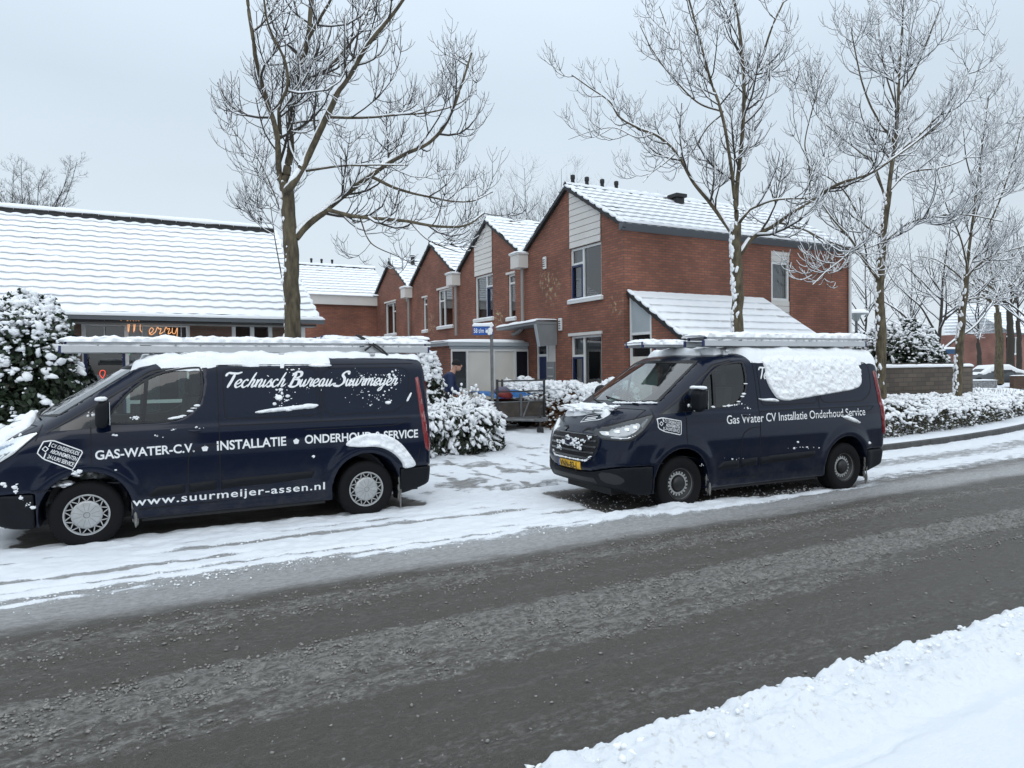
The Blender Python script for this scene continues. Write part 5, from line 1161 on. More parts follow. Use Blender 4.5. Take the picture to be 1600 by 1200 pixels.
# canopy over that door
y0 = U(871, 499); cx = XF-.66; y1 = 18.6; cz0, cz1 = 3.03, 2.98
b = MB(); V = []
for (y, z) in ((y0, cz0), (y1, cz1)):
    for x in (cx, XF-.005): V += [(x, y, z-.075), (x, y, z)]
b.add(V, [(0, 1, 3, 2), (4, 6, 7, 5), (0, 4, 5, 1), (2, 3, 7, 6), (0, 2, 6, 4), (1, 5, 7, 3)]); co = b.build('canopy', GREYD, h)
n = 30; V = []
for i in range(n+1):
    f = i/n; y, z = y0+(y1-y0)*f, cz0+(cz1-cz0)*f; k = .085*(.7+.5*float(fbm(np.array(y*3), 4.)))*min(1, .5+min(f, 1-f)*12)
    for x, q in ((cx-.03, 0), (cx-.01, .7), (cx+.1, 1), (XF-.1, 1.05), (XF-.01, 1)): V.append((x, y, z+k*q+.003))
mesh('canopy_snow', V, [(i*5+j, i*5+j+1, i*5+j+6, i*5+j+5) for i in range(n) for j in range(4)]+[(0, 1, 2, 3, 4), tuple(range(n*5, n*5+5))], SNOW, co, True)
b = MB(); b.prism([(cx+.01, y0+.01, cz0-.08), (XF-.01, y0+.01, cz0-.08), (XF-.01, y0+.01, 2.40), (cx+.12, y0+.01, 2.36)], (0, .06, 0)); b.build('canopy_cheek', GREYD, h)
b = MB(); b.prism([(cx-.02, y0+.005, cz0-.08), (cx+.09, y0+.005, 2.35), (cx+.09, y0+.12, 2.35), (cx-.02, y0+.12, cz0-.08)], (.025, 0, 0)); b.build('cheek_edge', GREYP, h)
# lean-to against the side wall
le = empty('lean_to_shed', (0, 0, 0), 0, 'lean-to brick shed with sloping snowy roof against the end house', 'shed')
LX0, LX1 = XF+.14, float(aty(1190, 465, YV[0])[0]); zr, yl, zl = 3.58, 11.35, 2.33
kz = (zr-zl)/(YV[0]-yl); zat = lambda y: zl+(y-yl)*kz-.06
yd0, yd1 = YV[0]-.04, float(atx(1018.5, 540, LX0)[1]); zd = float(atx(1002, 523, LX0)[2])
b = MB(); V = [(LX0, yl+.06, -.1), (LX0, yd1, -.1), (LX0, yd1, zat(yd1)), (LX0, yl+.06, zat(yl+.06))]; b.prism(V, (.1, 0, 0)); b.box((LX0+.1, yl+.06, -.1), (LX1-.1, yl+.16, zat(yl+.06))); b.prism([(LX1-.1, yl+.06, -.1), (LX1-.1, YV[0]-.01, -.1), (LX1-.1, YV[0]-.01, zat(YV[0])), (LX1-.1, yl+.06, zat(yl+.06))], (.1, 0, 0)); b.build('wall', BRICK, le)
b = MB(); b.prism([(LX0+.01, yd1+.05, zd+.06), (LX0+.01, yd0-.05, zd+.06), (LX0+.01, yd0-.05, zat(yd0-.05)-.02), (LX0+.01, yd1+.05, zat(yd1+.05)-.02)], (.05, 0, 0)); b.build('grey_panel', GREYP, le)
b = MB()
for u0, u1, z0, z1 in ((yd1+.004, yd1+.05, -.1, zat(yd1)), (yd0-.05, yd0, -.1, zat(yd0)-.04), (yd1+.05, yd0-.05, zd-.0, zd+.06)): b.box((LX0-.01, u0, z0), (LX0+.08, u1, z1))
b.build('door_frame', FRAME, le); dO = MB().box((LX0+.03, yd1+.05, .1), (LX0+.06, yd0-.05, zd-.5)).build('door', CREAM, le); MB().box((LX0+.035, yd1+.05, zd-.497), (LX0+.05, yd0-.05, zd-.003)).build('door_window', mat('dark glass', (.012, .014, .015), .08), dO)
tile_roof('roof', le, (LX0-.05, yl-.1, zl-.06), (1, 0, 0), LX1-LX0+.1, (0, YV[0]-yl, zr-zl), math.hypot(YV[0]-.01-yl+.1, zr-zl+.06), 7, seed=21, thin=.90, riser=.005, wav=.007)
verge(le, (LX0-.03, yl-.1, zl-.07), (LX0-.03, YV[0]-.02, zr-.02), 31)
# storage block with flat roof
st = empty('storage_block', (0, 0, 0), 0, 'flat-roofed brick storage block with cream doors in front of the terrace', 'outbuilding')
SY, SX0, SX1, SZ = 17.9, 7.86, XF-.01, 2.52; sx = lambda px: float(aty(px, 570, SY)[0]); sz = lambda px, py: float(aty(px, py, SY)[2])
b = MB(); b.box((SX0, SY+.0, -.1), (SX0+.1, 22.4, SZ-.1)); b.box((SX0, 22.3, -.1), (SX1, 22.4, SZ-.1)); b.build('wall', BRICK, st)
fz = sz(766, 545); b = MB(); b.box((SX0+.004, SY-.03, fz), (SX1, SY+.05, SZ-.03)); b.build('fascia', GREYP, st)
b = MB(); b.box((SX0-.06, SY-.09, SZ-.098), (SX1, 22.45, SZ)); ro = b.build('flat_roof', GREYP, st)
snow_slab('roof_snow', 'x', SX0-.07, SX1-.02, SY-.10, 22.4, SZ, .09, ro, 3, .12)
sec = [(704.5, 706.5, 'p'), (706.5, 728.5, 'w'), (728.5, 731, 'p'), (731, 766.5, 'd'), (766.5, 773, 'p'), (773, 803.5, 'd'), (803.5, 806.5, 'p'), (806.5, 825, 'o'), (825, 829.5, 'p')]
pf = MB()
for a, e, k in sec:
    u0, u1 = max(sx(a), SX0+.006), min(sx(e), SX1-.004)
    if k == 'p': pf.box((u0, SY-.02, -.1), (u1, SY+.06, fz-.004))
    else: pf.box((u0, SY-.018, fz-.075), (u1, SY+.058, fz-.006))
    if k == 'w':
        zb = sz(717, 607); pf.box((u0, SY-.018, zb-.05), (u1, SY+.058, zb)); MB().box((u0, SY+.02, zb), (u1, SY+.03, fz-.08)).build('window', mat('dark store glass', (.03, .036, .04), .1), st); MB().box((u0, SY, -.1), (u1, SY+.05, zb-.055)).build('wall_under_window', BRICK, st)
    if k == 'd':
        d = MB().box((u0, SY+.012, -.1), (u1, SY+.05, fz-.08)).build('store_door', CREAM, st); q = u0+.09 if e < 770 else u1-.12; MB().box((q, SY-.03, 1.08), (q+.035, SY+.01, 1.32)).build('handle', GREYD, d)
    if k == 'o': MB().box((u0, SY+.012, -.1), (u1, SY+.05, fz-.08)).build('blue_black_door', mat('blue black door', (.004, .006, .014), .4), st)
pf.build('frame', FRAME, st)
# ---------------------------------------------------------------- bungalow
bu = empty('bungalow', (0, 0, 0), 0, 'brown brick bungalow with big snow-covered tile roof on the left', 'bungalow')
EY, EZ, WY, RY, RZ = 15.35, 2.88, 15.8, 20.0, 5.50; BX0, BX1 = -13.0, 3.66
w0, w1 = float(aty(128, 560, WY)[0]), float(aty(298, 560, WY)[0]); wz = float(aty(200, 504, WY)[2]); v0, v1 = float(aty(362, 510, WY)[0]), float(aty(426, 510, WY)[0]); vz = float(aty(390, 503, WY)[2])
wm = float(aty(198.5, 560, WY)[0])
wall('wall', 'y', WY, rect(BX0, BX1-.2, -.1, EZ+.05), [rect(w0, w1, .25, wz), rect(v0, v1, 1.0, vz)], BRICK2, bu)
b = MB(); b.prism([(BX1-.2, WY, -.1), (BX1-.2, 24.2, -.1), (BX1-.2, 24.2, EZ), (BX1-.2, RY, RZ-.1), (BX1-.2, WY, EZ+.1)], (-.1, 0, 0)); b.build('gable_wall', BRICK2, bu)
fm = (wm-w0)/(w1-w0)
window(bu, 'y', WY, w0, w1, .25, wz, mull=(fm, .98), trans=((.80, 0, fm), (.80, fm, 1), (.38, fm, 1)), sash=(DOORB, [(0, fm, 0, .80)]), curtain=((fm+.02, .30+fm), (.88, .99)), fw=.07, name='front_window', room=mat('warm dim room', (.055, .050, .045), .9), deep=1.2)
window(bu, 'y', WY, v0, v1, 1.0, vz, mull=(.5,), fw=.08)
sd = np.array([0, RY-EY, RZ-EZ]); tile_roof('roof', bu, (BX0, EY, EZ+.04), (1, 0, 0), BX1-BX0, sd, np.linalg.norm(sd), 16, seed=41, per=.30, riser=.014, wav=.040, thin=.74, dark=((11.1, 11.8, 9, 15, .55), (10.9, 11.5, 5, 8, .30), (0, 20, 15, 15, .12), (15.2, 16.6, 0, 1, .3)))
tile_roof('rear_roof', bu, (BX0, RY+RY-EY, EZ+.04), (1, 0, 0), BX1-BX0, sd*[1, -1, 1], np.linalg.norm(sd), 16, seed=42)
ridge(bu, (BX0, RY, RZ+.08), (BX1, RY, RZ+.08), 4)
MB().box((BX0, RY-.19, RZ-.02), (BX1-.02, RY-.10, RZ+.05)).build('ridge_underlay', TILE, bu)
b = MB(); b.box((BX0, EY-.10, EZ-.10), (BX1+.15, EY+.02, EZ-.01)); go = b.build('gutter', ZINC, bu); snow_slab('gutter_snow', 'y', EY-.11, EY+.03, BX0, BX1+.16, EZ-.01, .06, go, 9)
b = MB(); b.box((BX0, EY+.03, EZ-.16), (BX1, WY, EZ-.12)); b.build('soffit', mat('grey soffit', (.22, .21, .20), .6), bu); MB().box((BX0, EY+.024, EZ-.15), (BX1, EY+.06, EZ-.11)).build('fascia_board', mat('dark fascia', (.06, .058, .055), .6), bu)
MB().tube([(BX1-.22, EY+.3, EZ-.1), (BX1-.22, EY+.3, -.1)], .045, 10).build('drainpipe', FRAME, bu)
verge(bu, (BX1+.02, EY, EZ+.02), (BX1+.02, RY, RZ+.04), 61); flue(bu, (BX1-.35, RY, RZ+.1), .3)
# lit Christmas lettering hung in front of the big window
cw = empty('light_sign', (0, 0, 0), 0, 'lit orange and red Merry Christmas rope-light lettering hanging before the bungalow window', 'light sign')
LO = mat('orange rope light', (.8, .35, .12), .4, emis=((1, .50, .24), .75)); LR = mat('red rope light', (.7, .08, .05), .4, emis=((1, .12, .08), .8)); LG = mat('green rope light', (.1, .4, .2), .4, emis=((.2, .6, .35), .35))
CY = WY-.22; cpt = lambda px, py: aty(px, py, CY)
def rope(name, strokes, m, x, y, k, r=.0075):
    b = MB()
    for s in strokes: b.tube([cpt(x+k*a, y-k*c) for a, c in (catmull(s, 4) if len(s) > 2 else s)], r, 5)
    return b.build(name, m, cw)
rope('capital_letter', [[(0, 5), (-4, 9), (-1, 14), (5, 12), (5, 8), (1, 8)], [(6, 12), (7, 8), (7, -6)], [(8, -8), (10, 8), (13, 11), (16, 8), (16, -8)], [(17, -6), (19, 8), (22, 11), (26, 6), (26, -4), (29, -8)]], LO, 193, 511, 1.0)
rope('small_letters', [[(0, 0), (4, 3), (6, 7), (3, 9), (0, 4), (3, -1), (9, 3)], [(9, 3), (12, 10), (14, 7), (17, 8), (15, 0), (20, 3)], [(21, 3), (24, 10), (26, 7), (29, 8), (27, 0), (32, 3)], [(33, 9), (33, 2), (37, 1), (40, 9), (39, -6), (34, -8)]], LO, 233, 522, 1.1)
rope('red_letters', [[(8, 9), (2, 10), (-1, 4), (2, -1), (9, 0)], [(12, 14), (12, 0)], [(12, 6), (16, 8), (18, 0)], [(21, 8), (21, 0)], [(21, 6), (26, 8)], [(29, 8), (29, 0)], [(38, 8), (33, 7), (38, 2), (33, 0)]], LR, 172, 548, 1.0)
rope('orange_letters', [[(0, 10), (0, 0), (4, 1)], [(-3, 6), (4, 6)], [(8, 0), (8, 6), (11, 7), (13, 0)], [(13, 6), (16, 7), (18, 0)], [(27, 5), (22, 6), (22, 1), (27, 3), (28, 7), (29, 0)], [(38, 7), (33, 6), (37, 2), (33, 0)]], LO, 216, 548, 1.0)
rope('green_sprig', [[(0, 0), (8, 6), (16, 4), (26, 8)], [(4, 3), (6, 9)], [(14, 4), (12, -3)]], LG, 190, 552, 1.0, .008)
rope('red_bow', [[(0, 0), (-5, 7), (-3, 13), (3, 12), (2, 5), (-2, 0)]], LR, 161, 592, 1.0)
b = MB(); q = [cpt(163, 499), cpt(283, 501), cpt(283, 552), cpt(163, 551)]
for i in range(4): b.tube([q[i], q[(i+1) % 4]], .008, 5)
for x in (222,): b.tube([cpt(x, 500), cpt(x, 551)], .006, 5)
b.build('wire_frame', mat('white wire', (.5, .5, .5), .5), cw)
# ---------------------------------------------------------------- building across the end
bk = empty('cross_building', (0, 0, 0), 0, 'red brick building with white fascia closing the gap behind the bungalow', 'house')
MB().box((-3, 31.8, -.1), (XF-.02, 32.0, 5.0)).build('wall', BRICK, bk); MB().box((-3, 31.6, 4.72), (XF-.02, 31.795, 5.14)).build('fascia', CLAD, bk)
tile_roof('roof', bk, (-3, 31.5, 5.14), (1, 0, 0), 14.2, (0, 3.4, 1.72), math.hypot(3.4, 1.72), 11, seed=71, dark=((13.0, 13.7, 8, 10, .5),)); ridge(bk, (-3, 34.9, 6.86), (11.3, 34.9, 6.86), 5)
for px in (486.5, 502.5, 519): flue(bk, tuple(aty(px, 412, 34.9)[:2])+(6.92,), .30)
MB().box((XF-.03, 31.5, 0), (18, 36, 5.1)).build('end_wall', BRICK, bk)
# ---------------------------------------------------------------- garden wall
gw_ = empty('garden_wall', (0, 0, 0), 0, 'low dark block garden wall capped with snow right of the end house', 'wall')
gx0, gx1 = XB+.3, float(aty(1520, 571, 13.4)[0]); MB().box((gx0, 13.4, 0), (gx1, 13.62, 1.68)).box((gx1-.24, 13.63, 0), (gx1, 18, 1.80)).build('blockwork', BLOCK, gw_)
snow_slab('coping_snow', 'y', 13.37, 13.65, gx0-.02, gx1+.02, 1.68, .085, gw_, 3); 
for k in range(2):
    b = MB(); b.box((20+k*.3, 14.1+k*.4, 1.0), (gx1-.3, 14.2+k*.4, 1.80-.04*k)); b.build('rear_coping', BLOCK, gw_)
# ---------------------------------------------------------------- houses far right
def far_row(px0, px1, d0, d1, zt, ridge_h, label, wins, doors, dep=8):
    A, B = atd(px0, 570, d0), atd(px1, 570, d1); A, B = A[:2], B[:2]; L = float(np.linalg.norm(B-A)); a = math.atan2(B[1]-A[1], B[0]-A[0])
    r = empty('far_house', (A[0], A[1], 0), a, label, 'house', 'brick houses at the far end of the street')
    hs = [rect(*q) for q in wins+doors]; wall('wall', 'y', 0, rect(0, L, -.2, zt), hs, BRICK3, r, .1)
    MB().box((0, .12, -.2), (.12, dep, zt)).build('side_wall', BRICK3, r); MB().box((L-.12, .12, -.2), (L, dep, zt)).build('side_wall', BRICK3, r)
    for q in wins: window(r, 'y', 0, *q, mull=(.5,) if q[1]-q[0] > 1.3 else (), fw=.09, sill=True)
    for q in doors: MB().box((q[0], .04, q[2]), (q[1], .09, q[3])).build('garage_door', CREAM, r)
    tile_roof('roof', r, (-.2, -.35, zt), (1, 0, 0), L+.4, (0, dep/2, ridge_h), math.hypot(dep/2+.35, ridge_h), 9, seed=int(px0), thin=.7); MB().box((-.2, -.36, zt-.16), (L+.2, -.25, zt-.02)).build('gutter', ZINC, r); ridge(r, (-.2, dep/2, zt+ridge_h), (L+.2, dep/2, zt+ridge_h), 3)
    return r
far_row(1480, 1572, 66, 64, 4.35, 2.6, 'far brick house with small white-framed windows behind the street tree', [(1.7, 2.9, 2.5, 4.0), (3.0, 3.9, 2.2, 3.9), (1.2, 2.6, .5, 1.7)], [])
far_row(1574, 1700, 60, 70, 4.3, 2.6, 'far brick house with wide upstairs window and cream garage door', [(.8, 2.6, 2.5, 3.95), (3.6, 5.2, 2.5, 3.95)], [(.2, 1.45, -.1, 2.2)])

# unseen houses added behind the camera for the vans' paint and glass to reflect
def across(x0, x1, label):
    r = empty('unseen_opposite_house', (x1, -19., 0), math.pi, label, 'house', 'unseen brick houses added for reflections'); L = x1-x0
    ws_ = [(L*f, L*f+1.5, z, z+1.4) for f in (.10, .38, .70) for z in (.9, 3.5)]
    wall('wall', 'y', 0, rect(0, L, -.3, 5.4), [rect(*q) for q in ws_], BRICK2, r, .1)
    for q in ws_: window(r, 'y', 0, *q, mull=(.5,), snow=False)
    tile_roof('roof', r, (-.2, -.35, 5.4), (1, 0, 0), L+.4, (0, 4.5, 3.4), 6.2, 12, seed=int(x1)+90); MB().box((-.2, -.42, 5.24), (L+.2, -.30, 5.38)).build('gutter', ZINC, r)
across(-14, -2, 'unseen two-storey brown brick house added for reflections, opposite the bungalow'); across(2.5, 15, 'unseen two-storey brown brick house added for reflections, opposite the terrace')
# ================================================================ bare trees
def bark_mat(name, c, snow=.0):
    m = bpy.data.materials.new(name); m.use_nodes = True; t = m.node_tree; p = t.nodes['Principled BSDF']; L = t.links.new
    g = t.nodes.new('ShaderNodeNewGeometry'); n = t.nodes.new('ShaderNodeTexNoise'); n.inputs['Scale'].default_value = 14; n.inputs['Detail'].default_value = 7
    v = t.nodes.new('ShaderNodeVectorMath'); v.operation = 'MULTIPLY'; v.inputs[1].default_value = (1, 1, .35); L(g.outputs['Position'], v.inputs[0]); L(v.outputs[0], n.inputs['Vector'])
    r = t.nodes.new('ShaderNodeValToRGB'); e = r.color_ramp.elements; e[0].position = .32; e[0].color = (c[0]*.42, c[1]*.42, c[2]*.42, 1); e[1].position = .68; e[1].color = (c[0]*1.3, c[1]*1.3, c[2]*1.25, 1); L(n.outputs[0], r.inputs[0])
    L(r.outputs[0], p.inputs['Base Color']); p.inputs['Roughness'].default_value = .9
    b = t.nodes.new('ShaderNodeBump'); b.inputs['Strength'].default_value = 1.0; b.inputs['Distance'].default_value = .035; L(n.outputs[0], b.inputs['Height']); L(b.outputs[0], p.inputs['Normal'])
    return m
BARK = bark_mat('olive brown bark', (.105, .085, .055)); TWIG = mat('dark twig bark', (.040, .034, .028), .9)
def blobs(P, A, sc, R, amp=.25):
    """many snow lumps at P, long axis A, half sizes sc (n,3)"""
    _ = ico_blob(R); V0, F0 = _ICO; n = len(P); k = len(V0)
    if n > 500: V0, F0 = LOW; k = len(V0)
    A = A/(np.linalg.norm(A, axis=1, keepdims=True)+1e-9); ref = np.where(np.abs(A[:, 2:3]) > .9, np.array([1., 0, 0]), np.array([0, 0, 1.])); B = np.cross(ref, A); B /= np.linalg.norm(B, axis=1, keepdims=True); C_ = np.cross(A, B)
    nz = 1-amp+2*amp*R.random((n, k)); L = V0[None]*nz[..., None]*sc[:, None]
    V = P[:, None]+L[..., 0:1]*A[:, None]+L[..., 1:2]*B[:, None]+L[..., 2:3]*C_[:, None]
    return V.reshape(-1, 3), (F0[None]+np.arange(n)[:, None, None]*k).reshape(-1, 3)
_bm = bmesh.new(); bmesh.ops.create_icosphere(_bm, subdivisions=1, radius=1.05); _bm.verts.index_update(); LOW = (np.array([tuple(v.co) for v in _bm.verts]), np.array([[v.index for v in f.verts] for f in _bm.faces])); _bm.free()
def unit(v): v = np.asarray(v, float); return v/(np.linalg.norm(v)+1e-9)
class Tree:
    def __init__(s, seed): s.R = np.random.default_rng(seed); s.tw = []; s.limb = []
    def limb_path(s, pts, r0, r1): k = .68 if s.limb else 1.; s.limb.append((np.array(pts, float), r0*k, r1*k))
    def grow(s, p, d, L, r, n=6, up=.25, wig=.18, lvl=2):
        R = s.R; P = [np.array(p, float)]; d = unit(d); h = L/(n-1)
        for k in range(n-1):
            d = unit(d+np.array([0, 0, up*(k+.3)/n])+R.normal(0, wig, 3)*[1, 1, .7]); P.append(P[-1]+d*h)
        return np.array(P)
    def side_dir(s, t, spread=1., flat=.6):
        R = s.R; a = R.uniform(0, 2*np.pi); t = unit(t); q = unit(np.cross(t, [0, 0, 1.]) if abs(t[2]) < .95 else np.array([1., 0, 0])); w_ = np.cross(t, q)
        return unit(t*R.uniform(.45, .85)+(q*math.cos(a)+w_*math.sin(a)*flat)*spread*R.uniform(.7, 1.))
    def branch(s, P, r0, r1, density, Lr, lvl, maxl, up, start=.12, taper=.75):
        R = s.R; seg = np.linalg.norm(np.diff(P, axis=0), axis=1); C_ = np.concatenate([[0], np.cumsum(seg)]); T = C_[-1]
        n = max(1, int(T*density*(R.uniform(.8, 1.2)))); us = np.sort(R.uniform(start, 1, n))*T
        for u in us:
            i = min(len(seg)-1, np.searchsorted(C_, u)-1); i = max(i, 0); f = (u-C_[i])/(seg[i]+1e-9); p = P[i]+(P[i+1]-P[i])*f; t = P[i+1]-P[i]; fr = u/T
            L = Lr*(1-.55*fr)*R.uniform(.55, 1.25); r = max(.0038 if lvl > 2 else .0055, min((r0+(r1-r0)*fr)*.6, .0165*L**.7+.002)); d = s.side_dir(t)
            for pair in range(2 if lvl >= 2 and R.random() < .5 else 1):
                if pair: d = unit(2*unit(t)*np.dot(d, unit(t))-d)
                Q = s.grow(p, d, L, r, 6 if lvl < 3 else 4, up, .13 if lvl == 1 else .08, lvl); s.tw.append((Q, r, r*.45, lvl))
                if lvl < maxl: s.branch(Q, r, r*.45, density*(1.75 if lvl == 1 else 1.25), Lr*.50, lvl+1, maxl, up, .2)
    def build(s, name, label, snow=1., group='bare snow-dusted street trees along the kerb', base=None, bark=BARK, twig=TWIG, snow_tw=.75, ntrunk=1, cat='tree', thick=1., plaster=0):
        base = base if base is not None else s.limb[0][0][0]; root = empty(name, tuple(base), 0, label, cat, group); off = np.array(base)
        def tubes(items, n, rs=1., lift=0., r_add=0.):
            Vs, Fs, b = [], [], 0; by = {}
            for it in items: by.setdefault(len(it[0]), []).append(it)
            for m, lst in by.items():
                P = np.stack([q[0] for q in lst]); N = len(lst); t = np.linspace(0, 1, m); r = np.stack([q[1]+(q[2]-q[1])*t for q in lst])*rs+r_add
                T = np.gradient(P, axis=1); T /= np.linalg.norm(T, axis=2, keepdims=True)+1e-9
                ref = np.where(np.abs(T[:, :, 2:3]) > .93, np.array([1., 0, 0]), np.array([0, 0, 1.])); A = np.cross(T, ref); A /= np.linalg.norm(A, axis=2, keepdims=True)+1e-9; B = np.cross(A, T)
                if lift: P = P+B*(r*lift)[..., None]*np.sign(B[..., 2:3]+1e-6)
                an = np.arange(n)*2*np.pi/n
                V = P[:, :, None]+r[:, :, None, None]*(A[:, :, None]*np.cos(an)[:, None]+B[:, :, None]*np.sin(an)[:, None])
                i = (np.arange(N)[:, None, None]*m*n)+np.arange(m-1)[None, :, None]*n; j = np.arange(n)[None, None]; k = (j+1) % n
                F = np.stack([i+j, i+k, i+n+k, i+n+j], -1).reshape(-1, 4); Vs.append(V.reshape(-1, 3)); Fs.append(F+b); b += N*m*n
            return np.vstack(Vs)-off, np.vstack(Fs)
        lim = []
        for P, r0, r1 in s.limb:
            Q = catmull(P, 7) if len(P) > 2 else np.linspace(P[0], P[1], 7); k = np.linspace(0, 1, len(Q)); Q = Q+(np.stack([fbm(k*9+r0*100, 3.), fbm(k*9, 7.+r0*50), fbm(k*9, 11.)], 1)-.5)*r0*.7*np.sin(np.pi*k)[:, None]**.5; lim.append((Q, r0, r1))
        V, F = tubes(lim[:ntrunk], 14); V = V*1.0
        nz = (vn((V[:, 0]+off[0])*9, (V[:, 1]+off[1])*9, (V[:, 2]+off[2])*4)-.5); mesh('trunk', V+nz[:, None]*.03*thick*np.array([1, 1, 0]), F, bark, root, True)
        if len(lim) > ntrunk: V, F = tubes(lim[ntrunk:], 8); cr_ = mesh('limbs', V, F, bark, root, True)
        tw = s.tw; V, F = tubes(tw, 4); mesh('crown', V, F, twig, root)
        if plaster:                                  # wind-plastered snow on the weather side of the trunk
            Q, ra, rb = lim[0]; R = s.R; n = plaster; t = R.uniform(.12, 1., n); i = t*(len(Q)-1); k = i.astype(int).clip(0, len(Q)-2); f = (i-k)[:, None]; P = Q[k]*(1-f)+Q[k+1]*f
            a = R.normal(0, .55, n); l = -AX[0]; m_ = -AX[2]; dr = l[None]*np.cos(a)[:, None]+m_[None]*np.sin(a)[:, None]; dr[:, 2] = 0; keep = vn(P[:, 2]*2.3, a*1.2, 3.) > .42; P, dr, t = P[keep], dr[keep], t[keep]
            P = P+dr*(ra+(rb-ra)*t)[:, None]*.98; z_ = np.zeros_like(P); z_[:, 2] = 1; z_ += R.normal(0, .2, P.shape)
            V, F = blobs(P-off, z_, R.uniform(.35, 1.3, (len(P), 1))*np.array([.055, .028, .028]), R); mesh('trunk_snow', V, F, SNOW, root, True)
        # snow lying along the upper side
        R = s.R; it = []
        for Q, r0, r1 in lim[ntrunk:]:
            m = len(Q); st = 0
            while st < m-2:
                k = R.integers(4, 12); e = min(m-1, st+k); seg = Q[st:e+1]
                if len(seg) > 2 and abs(unit(seg[-1]-seg[0])[2]) < .86 and R.random() < .92*snow:
                    ra, rb = r0+(r1-r0)*st/m, r0+(r1-r0)*e/m; it.append((seg, ra*.72, rb*.72, 0))
                st = e if R.random() < .8 else e+1
        it2 = [q for q in tw if abs(unit(q[0][-1]-q[0][0])[2]) < .90 and R.random() < snow*snow_tw]
        if it: V, F = tubes(it, 8, 1.08, .86, .003); mesh('limb_snow', V, F, SNOW, root, True)
        if it2: V, F = tubes(it2, 4, .95, 1.0, .0058*snow**3); mesh('twig_snow', V, F, SNOW, root, True)
        return root
def D(depth):
    """pixel polyline -> 3-D points around a given distance, wandering in depth"""
    def f(pts, dz=0., wob=0., seed=0):
        R = np.random.default_rng(seed+int(abs(pts[0][0]))); z0 = 0.; out = []; n = len(pts)
        for i, (x, y) in enumerate(pts):
            out.append(atd(x, y, depth+dz*i/max(1, n-1)+(R.normal()*wob if 0 < i else 0)))
        return out
    return f
# ---- tree left of centre, behind the first van
T = Tree(11); d = D(11.6); ppm = 1110/11.6
base = atd(462, 660, 11.6); base[2] = .08
T.limb_path([base]+d([(459, 560), (457, 500), (456, 450), (455, 390), (452, 330), (447, 288)]), 13.0/ppm, 10.4/ppm)
L1 = [((462, 372), (480, 352), (503, 333), (528, 312), (578, 275), (628, 242), (674, 221), (703, 183), (720, 137), (737, 83)), ((512, 328), (540, 335), (570, 340), (637, 346), (687, 354), (728, 352), (757, 333)), ((578, 275), (624, 296), (682, 310), (732, 315), (770, 300)),
      ((447, 300), (457, 288), (478, 250), (503, 196), (528, 146), (553, 108), (578, 67), (612, 25), (637, -10)), ((513, 183), (550, 184), (587, 183), (628, 179), (674, 175), (716, 162), (745, 140)), ((478, 267), (528, 260), (578, 258), (637, 258)),
      ((445, 292), (449, 260), (453, 233), (453, 187), (466, 125), (482, 62), (487, 0), (492, -80)), ((470, 130), (490, 118), (512, 108), (553, 58), (582, 0), (600, -40)),
      ((448, 300), (437, 271), (432, 208), (416, 158), (403, 108), (395, 54), (387, 0), (380, -60)), ((438, 215), (437, 167), (449, 137), (445, 96), (420, 42), (410, -20)), ((450, 194), (475, 190), (510, 189), (540, 200)),
      ((446, 354), (424, 292), (399, 242), (366, 208)), ((441, 437), (430, 375), (422, 317)), ((447, 365), (430, 352), (412, 340), (395, 330)), ((482, 60), (500, 30), (520, -10), (530, -60)), ((640, 346), (665, 372), (690, 385), (720, 395)), ((562, 340), (580, 380), (620, 400), (660, 420))]
R1 = [(9, 2.2), (5, 1.6), (4, 1.2), (9, 3.), (3.6, 1.2), (3.2, 1.2), (10, 4.), (5, 2.), (7.5, 3.), (4.5, 1.8), (3, 1.), (1.6, .7), (1.7, .7), (1.3, .6), (4, 2), (2.2, .8), (1.8, .7)]
for k, (pts, (a, b_)) in enumerate(zip(L1, R1)):
    T.limb_path(d(pts, [.6, -1.2, .8, -1., 1.2, -.8, .4, 1.5, -.3, -1.4, 1., .5, .2, .4, -1.2, -.8, .9][k], .10, k), a/ppm, b_/ppm)
for P, r0, r1 in T.limb[1:]: T.branch(np.array(P), r0, r1, 2.9, 1.5, 1, 3, 1.0, .10)
T.build('street_tree', 'bare street tree with thick forked trunk behind the left van', .85, snow_tw=.6, plaster=90)
